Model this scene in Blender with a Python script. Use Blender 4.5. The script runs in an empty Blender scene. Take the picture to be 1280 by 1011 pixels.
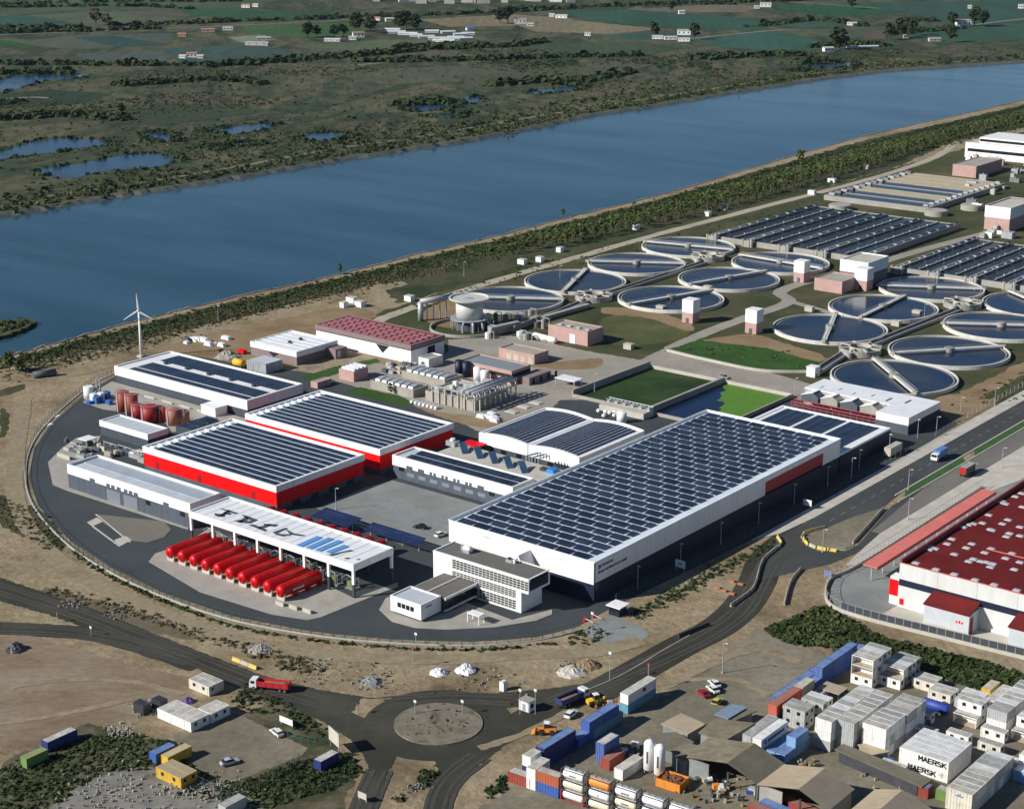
import bpy, math, random
import numpy as np
from mathutils import Vector

random.seed(7); np.random.seed(7)
S = bpy.context.scene
C = S.collection
R = math.radians

# ------------------------------------------------------------------ camera, sky, sun, exposure
CAM_H, PITCH, YAW, FOC = 198.0, R(16.98), R(38.66), 2169.0     # x axis = along the halls, y axis = across them
cam = bpy.data.cameras.new('camera'); camo = bpy.data.objects.new('camera', cam); C.objects.link(camo)
camo.location = (0, 0, CAM_H); camo.rotation_euler = (math.pi/2 - PITCH, 0, YAW)
cam.sensor_width = 36.0; cam.lens = 36.0*FOC/1280; cam.clip_start = 1; cam.clip_end = 20000
S.camera = camo
SUN_EL, SHADOW_AZ = R(31), R(58)
sdir = Vector((-math.cos(SHADOW_AZ)*math.cos(SUN_EL), -math.sin(SHADOW_AZ)*math.cos(SUN_EL), math.sin(SUN_EL)))
W = bpy.data.worlds.new('World'); S.world = W; W.use_nodes = True
nt = W.node_tree; bg = nt.nodes['Background']
sky = nt.nodes.new('ShaderNodeTexSky'); sky.sky_type = 'NISHITA'; sky.sun_disc = False
sky.sun_elevation = SUN_EL; sky.sun_rotation = math.atan2(sdir.x, sdir.y)
sky.air_density = 0.85; sky.dust_density = 0.1; sky.ozone_density = 5.5
nt.links.new(sky.outputs[0], bg.inputs[0]); bg.inputs[1].default_value = 0.06
sl = bpy.data.lights.new('sun', 'SUN'); so = bpy.data.objects.new('sun', sl); C.objects.link(so)
sl.energy = 5.0; sl.angle = R(0.5); sl.color = (1.0, 0.965, 0.90)
so.rotation_euler = sdir.to_track_quat('Z', 'Y').to_euler(); so.location = (0, 0, 400)
vs = S.view_settings; vs.view_transform = 'Standard'; vs.look = 'None'; vs.exposure = 0.25; vs.gamma = 1.0; vs.use_curve_mapping = False
S.render.engine = 'CYCLES'

# ------------------------------------------------------------------ survey: photo point -> place on the level z
_cp, _sp, _cy, _sy = math.cos(PITCH), math.sin(PITCH), math.cos(YAW), math.sin(YAW)
def P(x, y, z=0.0):
    u = (x-640)/FOC; v = (505.5-y)/FOC
    fy = _cp + v*_sp; fz = -_sp + v*_cp
    t = (z-CAM_H)/fz
    a, b = u*t, fy*t
    return (a*_cy - b*_sy, a*_sy + b*_cy)
def rect(L, N, Rr, z):
    l, n, r = P(*L, z), P(*N, z), P(*Rr, z)
    return l[0], (n[0]+r[0])/2, (l[1]+n[1])/2, r[1]

# ------------------------------------------------------------------ mesh helpers
class MB:
    def __init__(s): s.v = []; s.f = []
    def quad(s, *p):
        i = len(s.v); s.v += [tuple(q) for q in p]; s.f.append(tuple(range(i, i+len(p)))); return s
    def box(s, x0, x1, y0, y1, z0, z1):
        i = len(s.v)
        s.v += [(x0,y0,z0),(x1,y0,z0),(x1,y1,z0),(x0,y1,z0),(x0,y0,z1),(x1,y0,z1),(x1,y1,z1),(x0,y1,z1)]
        s.f += [tuple(i+k for k in q) for q in ((0,3,2,1),(4,5,6,7),(0,1,5,4),(1,2,6,5),(2,3,7,6),(3,0,4,7))]; return s
    def prism(s, poly, z0, z1, cap=True):
        n = len(poly); i = len(s.v)
        a = sum(poly[k][0]*poly[(k+1)%n][1]-poly[(k+1)%n][0]*poly[k][1] for k in range(n))
        if a < 0: poly = poly[::-1]
        s.v += [(p[0],p[1],z0) for p in poly]+[(p[0],p[1],z1) for p in poly]
        for k in range(n): s.f.append((i+k, i+(k+1)%n, i+n+(k+1)%n, i+n+k))
        if cap: s.f.append(tuple(i+n+k for k in range(n))); s.f.append(tuple(i+k for k in reversed(range(n))))
        return s
    def extr(s, prof, axis, a, b):            # profile in the plane across an axis ('x': (y,z) points, 'y': (x,z) points)
        n = len(prof); i = len(s.v)
        for t in (a, b): s.v += [((t,p[0],p[1]) if axis == 'x' else (p[0],t,p[1])) for p in prof]
        for k in range(n): s.f.append((i+k, i+(k+1)%n, i+n+(k+1)%n, i+n+k))
        s.f.append(tuple(i+k for k in reversed(range(n)))); s.f.append(tuple(i+n+k for k in range(n))); return s
    def cyl(s, x, y, z0, z1, r, n=16, r2=None):
        r2 = r if r2 is None else r2; i = len(s.v)
        for z, q in ((z0,r),(z1,r2)): s.v += [(x+q*math.cos(2*math.pi*k/n), y+q*math.sin(2*math.pi*k/n), z) for k in range(n)]
        for k in range(n): s.f.append((i+k, i+(k+1)%n, i+n+(k+1)%n, i+n+k))
        s.f.append(tuple(i+k for k in reversed(range(n)))); s.f.append(tuple(i+n+k for k in range(n))); return s
    def ring(s, x, y, z0, z1, ro, ri, n=64):
        i = len(s.v)
        for z, q in ((z0,ro),(z1,ro),(z1,ri),(z0,ri)): s.v += [(x+q*math.cos(2*math.pi*k/n), y+q*math.sin(2*math.pi*k/n), z) for k in range(n)]
        for j in range(4):
            for k in range(n): s.f.append((i+j*n+k, i+j*n+(k+1)%n, i+((j+1)%4)*n+(k+1)%n, i+((j+1)%4)*n+k))
        return s
    def lathe(s, p, q, rad, n=14):            # rad: list of (t along p->q in metres, r)
        p, q = Vector(p), Vector(q); d = (q-p).normalized()
        u = d.orthogonal().normalized(); w = d.cross(u); i = len(s.v); m = len(rad)
        for t, r in rad:
            c = p+d*t
            for k in range(n):
                a = 2*math.pi*k/n; s.v.append(tuple(c+(u*math.cos(a)+w*math.sin(a))*r))
        for j in range(m-1):
            for k in range(n): s.f.append((i+j*n+k, i+j*n+(k+1)%n, i+(j+1)*n+(k+1)%n, i+(j+1)*n+k))
        s.f.append(tuple(i+k for k in reversed(range(n)))); s.f.append(tuple(i+(m-1)*n+k for k in range(n))); return s
    def tube(s, p, q, r, n=6):
        return s.lathe(p, q, [(0,r),((Vector(q)-Vector(p)).length,r)], n)
    def path(s, pts, r, n=6):
        for a, b in zip(pts[:-1], pts[1:]): s.tube(a, b, r, n)
        return s
    def bar(s, p, q, w, h):                   # flat beam from p to q, w wide (level), h high, p/q on its top centre line
        p, q = Vector(p), Vector(q); d = q-p; n = Vector((-d.y, d.x, 0)).normalized()*(w/2); i = len(s.v)
        for c in (p, q): s.v += [tuple(c-n-Vector((0,0,h))), tuple(c+n-Vector((0,0,h))), tuple(c+n), tuple(c-n)]
        s.f += [tuple(i+k for k in q_) for q_ in ((3,2,1,0),(4,5,6,7),(0,1,5,4),(1,2,6,5),(2,3,7,6),(3,0,4,7))]; return s
    def mesh(s, name, m, o=(0,0,0), smooth=False):
        me = bpy.data.meshes.new(name)
        me.from_pydata([(a-o[0], b-o[1], c-o[2]) for a, b, c in s.v], [], s.f)
        if m: me.materials.append(m)
        if smooth:
            me.polygons.foreach_set('use_smooth', [len(p) <= 4 for p in s.f])
        me.update(); return me
    def build(s, name, m, parent=None, smooth=False, label=None, kind=None):
        root = parent
        while root is not None and root.parent is not None: root = root.parent
        o = tuple(root.location) if root is not None else (0,0,0)
        if root is None:
            xs = [q[0] for q in s.v]; ys = [q[1] for q in s.v]; zs = [q[2] for q in s.v]
            o = ((min(xs)+max(xs))/2, (min(ys)+max(ys))/2, min(zs))
        ob = bpy.data.objects.new(name, s.mesh(name, m, o, smooth)); C.objects.link(ob)
        if root is None: ob.location = o
        else: ob.parent = roof_of(name, parent)
        if root is not None and name == 'roof': ROOFED[root.name] = ob
        if label: ob['label'] = label
        if kind: ob['kind'] = kind
        return ob
ROOFED = {}                                     # thing -> its roof, so that what stands on the roof becomes a sub-part of it
ON_ROOF = ('solar_panel','skylight','roof_seam','roof_rib','roof_vent','roof_hatch','roof_unit','roof_slot')
def roof_of(name, parent):
    return ROOFED.get(parent.name, parent) if parent is not None and name in ON_ROOF else parent
def tag(o, label=None, cat=None, group=None, kind=None):
    if label: o['label'] = label
    if cat: o['category'] = cat
    if group: o['group'] = group
    if kind: o['kind'] = kind
    return o
def thing(name, label, cat, loc=(0,0,0), rz=0, group=None):
    o = bpy.data.objects.new(name, None); C.objects.link(o); o.empty_display_size = 1
    o.location = loc if len(loc) == 3 else (*loc, 0); o.rotation_euler = (0,0,rz)
    return tag(o, label, cat, group)
def place(name, me, parent, loc, rot=(0,0,0), scale=(1,1,1)):
    ob = bpy.data.objects.new(name, me); C.objects.link(ob); ob.parent = roof_of(name, parent)
    ob.location = loc; ob.rotation_euler = rot; ob.scale = scale; return ob
def copy_tree(o, parent=None):
    c = o.copy(); C.objects.link(c); c.parent = parent
    for ch in o.children: copy_tree(ch, c)
    return c

# ------------------------------------------------------------------ materials
_mats = {}
def mat(name, col, rough=0.7, var=0.12, scale=0.4, metal=0.0, col2=None, bump=0.0, bscale=None, stretch=(1,1,1), spec=0.5, fine=0.0, coord='pos', mixlo=0.35, mixhi=0.65, ribs=0.0, rib_amp=0.12, rnd=0.0, rust=0.0):
    if name in _mats: return _mats[name]
    m = bpy.data.materials.new(name); m.use_nodes = True; _mats[name] = m
    n = m.node_tree; N = n.nodes; L = n.links; b = N['Principled BSDF']
    b.inputs['Roughness'].default_value = rough; b.inputs['Metallic'].default_value = metal
    b.inputs['Specular IOR Level'].default_value = spec
    if coord == 'pos': src = N.new('ShaderNodeNewGeometry').outputs['Position']
    else: src = N.new('ShaderNodeTexCoord').outputs['Object']
    mp = N.new('ShaderNodeMapping'); mp.inputs['Scale'].default_value = stretch; L.new(src, mp.inputs[0])
    nz = N.new('ShaderNodeTexNoise'); nz.inputs['Scale'].default_value = scale; nz.inputs['Detail'].default_value = 8; nz.inputs['Roughness'].default_value = 0.62
    L.new(mp.outputs[0], nz.inputs['Vector'])
    cr = N.new('ShaderNodeValToRGB'); e = cr.color_ramp.elements
    e[0].position = mixlo; e[1].position = mixhi
    if col2 is None:
        e[0].color = (*[c*(1-var) for c in col], 1); e[1].color = (*[min(1, c*(1+var)) for c in col], 1)
    else:
        e[0].color = (*col, 1); e[1].color = (*col2, 1)
    L.new(nz.outputs['Fac'], cr.inputs[0]); out = cr.outputs[0]
    if fine > 0:
        n2 = N.new('ShaderNodeTexNoise'); n2.inputs['Scale'].default_value = scale*9; n2.inputs['Detail'].default_value = 6; n2.inputs['Roughness'].default_value = 0.7
        L.new(mp.outputs[0], n2.inputs['Vector'])
        mr = N.new('ShaderNodeMapRange'); mr.inputs['From Min'].default_value = 0.3; mr.inputs['From Max'].default_value = 0.7
        mr.inputs['To Min'].default_value = 1-fine; mr.inputs['To Max'].default_value = 1+fine; L.new(n2.outputs['Fac'], mr.inputs[0])
        mx = N.new('ShaderNodeVectorMath'); mx.operation = 'SCALE'; L.new(out, mx.inputs[0]); L.new(mr.outputs[0], mx.inputs['Scale']); out = mx.outputs[0]
    if rust > 0:      # rust and dirt runs, placed by the world position so that no two things share them
        gp = N.new('ShaderNodeNewGeometry'); mq = N.new('ShaderNodeMapping'); mq.inputs['Scale'].default_value = (1,1,.22); L.new(gp.outputs['Position'], mq.inputs[0])
        n4 = N.new('ShaderNodeTexNoise'); n4.inputs['Scale'].default_value = 1.3; n4.inputs['Detail'].default_value = 7; n4.inputs['Roughness'].default_value = .7; L.new(mq.outputs[0], n4.inputs['Vector'])
        m7 = N.new('ShaderNodeMapRange'); m7.inputs['From Min'].default_value = .52; m7.inputs['From Max'].default_value = .72; m7.inputs['To Max'].default_value = rust; L.new(n4.outputs['Fac'], m7.inputs[0])
        mx7 = N.new('ShaderNodeMix'); mx7.data_type = 'RGBA'; L.new(m7.outputs[0], mx7.inputs['Factor']); L.new(out, mx7.inputs['A']); mx7.inputs['B'].default_value = (.17,.095,.055,1); out = mx7.outputs['Result']
    if ribs > 0:      # cladding joints: narrow darker lines every `ribs` metres along the wall
        sx = N.new('ShaderNodeSeparateXYZ'); L.new(src, sx.inputs[0])
        ad = N.new('ShaderNodeMath'); ad.operation = 'ADD'; L.new(sx.outputs[0], ad.inputs[0]); L.new(sx.outputs[1], ad.inputs[1])
        dv = N.new('ShaderNodeMath'); dv.operation = 'DIVIDE'; dv.inputs[1].default_value = ribs; L.new(ad.outputs[0], dv.inputs[0])
        fr = N.new('ShaderNodeMath'); fr.operation = 'FRACT'; L.new(dv.outputs[0], fr.inputs[0])
        lt = N.new('ShaderNodeMath'); lt.operation = 'LESS_THAN'; lt.inputs[1].default_value = 0.14; L.new(fr.outputs[0], lt.inputs[0])
        ml = N.new('ShaderNodeMath'); ml.operation = 'MULTIPLY_ADD'; ml.inputs[1].default_value = -rib_amp; ml.inputs[2].default_value = 1.0; L.new(lt.outputs[0], ml.inputs[0])
        m3 = N.new('ShaderNodeVectorMath'); m3.operation = 'SCALE'; L.new(out, m3.inputs[0]); L.new(ml.outputs[0], m3.inputs['Scale']); out = m3.outputs[0]
    if rnd > 0:       # each object a little lighter or darker, glossier or duller
        oi = N.new('ShaderNodeObjectInfo'); m4 = N.new('ShaderNodeMapRange'); m4.inputs['To Min'].default_value = 1-rnd; m4.inputs['To Max'].default_value = 1+rnd; L.new(oi.outputs['Random'], m4.inputs[0])
        m5 = N.new('ShaderNodeVectorMath'); m5.operation = 'SCALE'; L.new(out, m5.inputs[0]); L.new(m4.outputs[0], m5.inputs['Scale']); out = m5.outputs[0]
        m6 = N.new('ShaderNodeMapRange'); m6.inputs['To Min'].default_value = rough*.7; m6.inputs['To Max'].default_value = min(1, rough*1.35); L.new(oi.outputs['Random'], m6.inputs[0]); L.new(m6.outputs[0], b.inputs['Roughness'])
    L.new(out, b.inputs['Base Color'])
    if bump > 0:
        nb = N.new('ShaderNodeTexNoise'); nb.inputs['Scale'].default_value = bscale or scale*6; nb.inputs['Detail'].default_value = 6; nb.inputs['Roughness'].default_value = 0.65
        L.new(mp.outputs[0], nb.inputs['Vector'])
        bp = N.new('ShaderNodeBump'); bp.inputs['Strength'].default_value = 1.0; bp.inputs['Distance'].default_value = bump
        L.new(nb.outputs['Fac'], bp.inputs['Height']); L.new(bp.outputs[0], b.inputs['Normal'])
    return m
def multi(name, cols, scale, rough=0.95, stretch=(1,1,1), fine=0.25, fscale=None, bump=0.0, bscale=1.0, warp=0.0):
    """ground of several colours in patches: a noise through a ramp, a finer noise on top"""
    if name in _mats: return _mats[name]
    m = bpy.data.materials.new(name); m.use_nodes = True; _mats[name] = m
    n = m.node_tree; N = n.nodes; L = n.links; b = N['Principled BSDF']
    b.inputs['Roughness'].default_value = rough; b.inputs['Specular IOR Level'].default_value = 0.2
    src = N.new('ShaderNodeNewGeometry').outputs['Position']
    rot = N.new('ShaderNodeMapping'); rot.inputs['Rotation'].default_value = (0, 0, -YAW); L.new(src, rot.inputs[0])
    mp = N.new('ShaderNodeMapping'); mp.inputs['Scale'].default_value = stretch; L.new(rot.outputs[0], mp.inputs[0])
    nz = N.new('ShaderNodeTexNoise'); nz.inputs['Scale'].default_value = scale; nz.inputs['Detail'].default_value = 10; nz.inputs['Roughness'].default_value = 0.66
    nz.inputs['Distortion'].default_value = warp; L.new(mp.outputs[0], nz.inputs['Vector'])
    cr = N.new('ShaderNodeValToRGB'); el = cr.color_ramp.elements
    k = len(cols)
    for i, c in enumerate(cols):
        p = 0.32+0.36*i/(k-1)
        if i < 2: el[i].position = p; e = el[i]
        else: e = el.new(p)
        e.color = (*c, 1)
    L.new(nz.outputs['Fac'], cr.inputs[0])
    n2 = N.new('ShaderNodeTexNoise'); n2.inputs['Scale'].default_value = fscale or scale*14; n2.inputs['Detail'].default_value = 8; n2.inputs['Roughness'].default_value = 0.75
    L.new(mp.outputs[0], n2.inputs['Vector'])
    mr = N.new('ShaderNodeMapRange'); mr.inputs['From Min'].default_value = 0.3; mr.inputs['From Max'].default_value = 0.7
    mr.inputs['To Min'].default_value = 1-fine; mr.inputs['To Max'].default_value = 1+fine; L.new(n2.outputs['Fac'], mr.inputs[0])
    mx = N.new('ShaderNodeVectorMath'); mx.operation = 'SCALE'; L.new(cr.outputs[0], mx.inputs[0]); L.new(mr.outputs[0], mx.inputs['Scale'])
    L.new(mx.outputs[0], b.inputs['Base Color'])
    if bump > 0:
        bp = N.new('ShaderNodeBump'); bp.inputs['Distance'].default_value = bump; nb = N.new('ShaderNodeTexNoise'); nb.inputs['Scale'].default_value = bscale; nb.inputs['Detail'].default_value = 6
        L.new(src, nb.inputs['Vector']); L.new(nb.outputs['Fac'], bp.inputs['Height']); L.new(bp.outputs[0], b.inputs['Normal'])
    return m
def water(name, col, rough, bump, bscale, stretch=(1,1,1), spec=0.5, col2=None, cscale=.02, rnd=False):
    m = bpy.data.materials.new(name); m.use_nodes = True; n = m.node_tree; N = n.nodes; L = n.links; b = N['Principled BSDF']
    b.inputs['Base Color'].default_value = (*col, 1); b.inputs['Roughness'].default_value = rough; b.inputs['IOR'].default_value = 1.333; b.inputs['Specular IOR Level'].default_value = spec
    src = N.new('ShaderNodeNewGeometry').outputs['Position']; mp = N.new('ShaderNodeMapping'); mp.inputs['Scale'].default_value = stretch; L.new(src, mp.inputs[0])
    nb = N.new('ShaderNodeTexNoise'); nb.inputs['Scale'].default_value = bscale; nb.inputs['Detail'].default_value = 5; nb.inputs['Roughness'].default_value = 0.6; L.new(mp.outputs[0], nb.inputs['Vector'])
    bp = N.new('ShaderNodeBump'); bp.inputs['Distance'].default_value = bump; L.new(nb.outputs['Fac'], bp.inputs['Height']); L.new(bp.outputs[0], b.inputs['Normal'])
    # wind streaks: patches of rougher and smoother water
    n2 = N.new('ShaderNodeTexNoise'); n2.inputs['Scale'].default_value = 0.006; n2.inputs['Detail'].default_value = 5
    m2 = N.new('ShaderNodeMapping'); m2.inputs['Rotation'].default_value = (0,0,-0.5); m2.inputs['Scale'].default_value = (1,4,1); L.new(src, m2.inputs[0]); L.new(m2.outputs[0], n2.inputs['Vector'])
    mr = N.new('ShaderNodeMapRange'); mr.inputs['From Min'].default_value = 0.35; mr.inputs['From Max'].default_value = 0.65; mr.inputs['To Min'].default_value = rough*0.7; mr.inputs['To Max'].default_value = min(1, rough*1.4)
    L.new(n2.outputs['Fac'], mr.inputs[0]); L.new(mr.outputs[0], b.inputs['Roughness'])
    if col2:          # sheen and sky reflection painted into the colour as drifts, with silt
        n3 = N.new('ShaderNodeTexNoise'); n3.inputs['Scale'].default_value = cscale; n3.inputs['Detail'].default_value = 6; n3.inputs['Roughness'].default_value = .6
        if rnd:
            oi = N.new('ShaderNodeObjectInfo'); va = N.new('ShaderNodeVectorMath'); va.operation = 'MULTIPLY_ADD'; va.inputs[1].default_value = (1,1,1); L.new(src, va.inputs[0])
            sc = N.new('ShaderNodeVectorMath'); sc.operation = 'SCALE'; sc.inputs[0].default_value = (900,700,0); L.new(oi.outputs['Random'], sc.inputs['Scale']); L.new(sc.outputs[0], va.inputs[2]); L.new(va.outputs[0], n3.inputs['Vector'])
        else: L.new(m2.outputs[0], n3.inputs['Vector'])
        cr = N.new('ShaderNodeValToRGB'); cr.color_ramp.elements[0].position = .38; cr.color_ramp.elements[1].position = .62; cr.color_ramp.elements[0].color = (*col,1); cr.color_ramp.elements[1].color = (*col2,1)
        L.new(n3.outputs['Fac'], cr.inputs[0]); L.new(cr.outputs[0], b.inputs['Base Color'])
    _mats[name] = m; return m

WHITE  = mat('white_wall_paint', (0.79,0.785,0.76), 0.6, 0.07, 0.5, fine=0.06, stretch=(1,1,.12), ribs=2.4, rib_amp=.06)
WHITE2 = mat('white_sheet_roof', (0.78,0.79,0.80), 0.45, 0.06, 0.2, fine=0.05)
PALE   = mat('pale_grey_roof', (0.50,0.54,0.58), 0.55, 0.10, 0.12, fine=0.06, stretch=(1,0.25,1))
GRAVEL = mat('gravel_roof', (0.13,0.125,0.11), 0.95, 0.12, 0.5, fine=0.2)
DGREY  = mat('dark_grey_cladding', (0.050,0.063,0.083), 0.6, 0.15, 0.5, fine=0.08, stretch=(1,1,.15), ribs=1.2, rib_amp=.25)
MGREY  = mat('grey_cladding', (0.075,0.092,0.118), 0.6, 0.14, 0.5, fine=0.08, stretch=(1,1,.15), ribs=1.2, rib_amp=.2)
NAVY   = mat('navy_cladding', (0.006,0.011,0.036), 0.55, 0.15, 0.3, ribs=1.2, rib_amp=.3)
RED    = mat('red_cladding', (0.74,0.005,0.006), 0.55, 0.08, 0.5, fine=.06, stretch=(1,1,.15), ribs=1.2, rib_amp=.12, spec=.15)
REDT   = mat('red_tank_paint', (0.52,0.003,0.004), 0.38, 0.10, 0.8, fine=0.05, spec=.3)
REDD   = mat('dark_red_cladding', (0.25,0.012,0.018), 0.5, 0.06, 0.3)
PANEL  = mat('solar_glass', (0.020,0.030,0.054), 0.30, 0.3, 0.15, spec=0.5, rnd=.35)
PANELB = mat('blue_solar_glass', (0.016,0.026,0.075), 0.3, 0.2, 0.2)
METAL  = mat('galvanised_steel', (0.42,0.44,0.46), 0.45, 0.12, 0.6, metal=0.3)
PFRAME = mat('panel_frame', (0.11,0.125,0.15), 0.45, 0.1, 0.6)
DARKM  = mat('dark_steel', (0.05,0.052,0.058), 0.5, 0.2, 0.6)
CONC   = mat('concrete', (0.33,0.31,0.27), 0.9, 0.12, 0.15, fine=0.1)
CONCD  = mat('grey_concrete', (0.205,0.22,0.21), 0.9, 0.15, 0.08, fine=0.12)
CONCL  = mat('light_concrete', (0.46,0.43,0.37), 0.9, 0.10, 0.2, fine=0.08)
ASPH   = mat('asphalt', (0.036,0.046,0.050), 0.9, 0.18, 0.05, fine=0.12)
ASPHD  = multi('dusty_road_asphalt', [(0.030,0.030,0.023),(0.042,0.041,0.032),(0.070,0.065,0.049)], 0.035, fine=0.15)
PAINT  = mat('road_paint', (0.72,0.71,0.68), 0.7, 0.15, 1.0)
SAND   = multi('sandy_ground', [(0.125,0.096,0.055),(0.222,0.172,0.102),(0.305,0.243,0.155),(0.210,0.177,0.12)], 0.022, fine=0.34, fscale=0.30, bump=0.35, bscale=0.6)
EARTH  = multi('bare_brown_earth', [(0.17,0.115,0.06),(0.24,0.17,0.095),(0.28,0.21,0.125)], 0.05, fine=0.22)
TRACK  = multi('pale_track', [(0.33,0.28,0.21),(0.40,0.35,0.27),(0.36,0.32,0.26)], 0.04, fine=0.15)
YARD   = multi('yard_gravel', [(0.125,0.112,0.078),(0.185,0.165,0.118),(0.245,0.22,0.165)], 0.035, fine=0.28, fscale=.5)
LAWN   = multi('rough_lawn', [(0.055,0.065,0.022),(0.075,0.085,0.03),(0.12,0.11,0.05)], 0.04, fine=0.3, fscale=0.7)
GRASS  = multi('green_grass', [(0.022,0.060,0.010),(0.032,0.080,0.014),(0.05,0.10,0.025)], 0.06, fine=0.25, fscale=0.8)
PINK   = mat('pink_brick', (0.46,0.29,0.255), 0.9, 0.08, 0.4, fine=0.08)
MAUVE  = mat('mauve_brick', (0.225,0.17,0.165), 0.9, 0.08, 0.4, fine=0.08)
GLASS  = mat('window_glass', (0.012,0.016,0.022), 0.12, 0.2, 0.5)
BLACK  = mat('black_void', (0.008,0.008,0.009), 0.8, 0.1, 0.5)

# ================================================================== THE SETTING
def F(a, b):                                   # a metres to the right of the photographer, b metres ahead
    return (a*_cy - b*_sy, a*_sy + b*_cy)
def smooth(pts, closed=True, sub=6):
    n = len(pts); out = []
    rng = range(n) if closed else range(n-1)
    for i in rng:
        g = (lambda k: pts[k % n]) if closed else (lambda k: pts[min(max(k, 0), n-1)])
        p0, p1, p2, p3 = g(i-1), g(i), g(i+1), g(i+2)
        for s in range(sub):
            t = s/sub
            out.append(tuple(0.5*((2*p1[k])+(-p0[k]+p2[k])*t+(2*p0[k]-5*p1[k]+4*p2[k]-p3[k])*t*t+(-p0[k]+3*p1[k]-3*p2[k]+p3[k])*t**3) for k in (0,1)))
    if not closed: out.append(tuple(pts[-1]))
    return out
def wobble(pts, amp, step=None):
    """an uneven outline: the edges are cut into short runs and each point shifted a little"""
    if amp <= 0: return pts
    step = step or amp*2.2; out = []
    n = len(pts)
    for i in range(n):
        a, b = pts[i], pts[(i+1) % n]; d = math.hypot(b[0]-a[0], b[1]-a[1]); k = max(1, min(60, int(d/step)))
        for j in range(k):
            t = j/k; out.append((a[0]+(b[0]-a[0])*t+random.uniform(-amp, amp), a[1]+(b[1]-a[1])*t+random.uniform(-amp, amp)))
    return out
_z = [0.02]
def zlay():
    _z[0] += 0.0012; return _z[0]
def sheet(name, px, m, sm=True, amp=0.0, world=False, z=None, kind='structure', thick=0.0):
    pts = [tuple(p) for p in px] if world else [P(*p) for p in px]
    if sm: pts = smooth(pts)
    pts = wobble(pts, amp)
    z = zlay() if z is None else z
    mb = MB()
    if thick > 0: mb.prism(pts, z-0.3, z+thick)
    else:
        a = sum(pts[k][0]*pts[(k+1)%len(pts)][1]-pts[(k+1)%len(pts)][0]*pts[k][1] for k in range(len(pts)))
        if a < 0: pts = pts[::-1]
        mb.quad(*[(p[0], p[1], z) for p in pts])
    return tag(mb.build(name, m), kind=kind)
def offset(pts, w):
    out = []
    for i, p in enumerate(pts):
        a = pts[max(i-1, 0)]; b = pts[min(i+1, len(pts)-1)]
        d = math.hypot(b[0]-a[0], b[1]-a[1]) or 1
        out.append((p[0]-(b[1]-a[1])/d*w, p[1]+(b[0]-a[0])/d*w))
    return out
def ribbon(name, px, width, m, world=False, sm=True, z=None, amp=0.0, kind='structure', thick=0.0):
    pts = [tuple(p) for p in px] if world else [P(*p) for p in px]
    if sm: pts = smooth(pts, False, 8)
    l = offset(pts, width/2); r = offset(pts, -width/2); z = zlay() if z is None else z
    if amp > 0:
        l = [(a+random.uniform(-amp,amp), b+random.uniform(-amp,amp)) for a, b in l]; r = [(a+random.uniform(-amp,amp), b+random.uniform(-amp,amp)) for a, b in r]
    mb = MB()
    if thick > 0:
        mb.prism(l+r[::-1], z-0.2, z+thick)
    else:
        n = len(l); mb.v = [(*p, z) for p in l]+[(*p, z) for p in r]
        mb.f = [(i, n+i, n+i+1, i+1) for i in range(n-1)]
    o = mb.build(name, m); return tag(o, kind=kind) if kind else o

# ---- river and land
near_shore = [(-420,556),(-200,497),(0,447),(70,428),(144,408),(215,390),(285,373),(360,357),(430,341),(520,318),(615,296),(720,269),(830,242),(960,204),(1080,170),(1180,148),(1280,125),(1480,78),(1750,20)]
far_shore = [(-420,332),(-200,301),(0,268),(70,256),(144,243.5),(215,233),(285,222),(350,211),(420,199),(520,184),(611,169),(690,153),(752,141),(850,126),(920,114),(999,102),(1060,93),(1129,86),(1280,76),(1480,62),(1750,38)]
ns = smooth([P(*p) for p in near_shore], False, 10); fs = smooth([P(*p) for p in far_shore], False, 10)
ns = [(a+random.uniform(-1,1), b+random.uniform(-1,1)) for a, b in ns]; fs = [(a+random.uniform(-1.8,1.8), b+random.uniform(-1.8,1.8)) for a, b in fs]
def land(name, poly, m):
    a = sum(poly[k][0]*poly[(k+1)%len(poly)][1]-poly[(k+1)%len(poly)][0]*poly[k][1] for k in range(len(poly)))
    if a < 0: poly = poly[::-1]
    return tag(MB().quad(*[(*p, 0.0) for p in poly]).build(name, m), kind='structure')
land('ground', ns+[F(2300,2600), F(2300,-600), F(-1400,-600), F(-1400,300)], SAND)
MARSH = multi('marsh_land', [(0.012,0.028,0.015),(0.032,0.048,0.023),(0.092,0.086,0.047),(0.022,0.043,0.019),(0.078,0.074,0.042),(0.020,0.037,0.019)], 0.006, fine=0.6, fscale=0.07, stretch=(1,.38,1), warp=0.8)
land('marsh_ground', fs+[F(6000,7000), F(4000,11000), F(-5000,11000), F(-3500,900)], MARSH)
RIVER = water('river_water', (0.013,0.050,0.070), 0.12, 0.08, 0.35, (1,1,1), spec=0.5, col2=(0.034,0.088,0.118), cscale=.004)  # lighter second colour paints the river's uneven sheen
tag(MB().quad(*[(*F(a,b), -1.6) for a, b in ((-1600,150),(6500,150),(6500,7200),(-3600,7200))]).build('river', RIVER), kind='structure')
STONE = mat('riprap_stone', (0.24,0.235,0.21), 0.95, 0.3, 0.4, fine=0.3, bump=0.4, bscale=1.2)
def bank(name, shore, side, w, m):
    o = offset(shore, side*w); i = offset(shore, -side*1.2); n = len(shore); mb = MB()
    mb.v = [(*p, 0.35) for p in i]+[(*p, 0.25+random.uniform(-.2,.2)) for p in shore]+[(*p, -2.6) for p in o]
    mb.f = [(i_, n+i_, n+i_+1, i_+1) for i_ in range(n-1)]+[(n+i_, 2*n+i_, 2*n+i_+1, n+i_+1) for i_ in range(n-1)]
    tag(mb.build(name, m), kind='structure')
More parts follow.
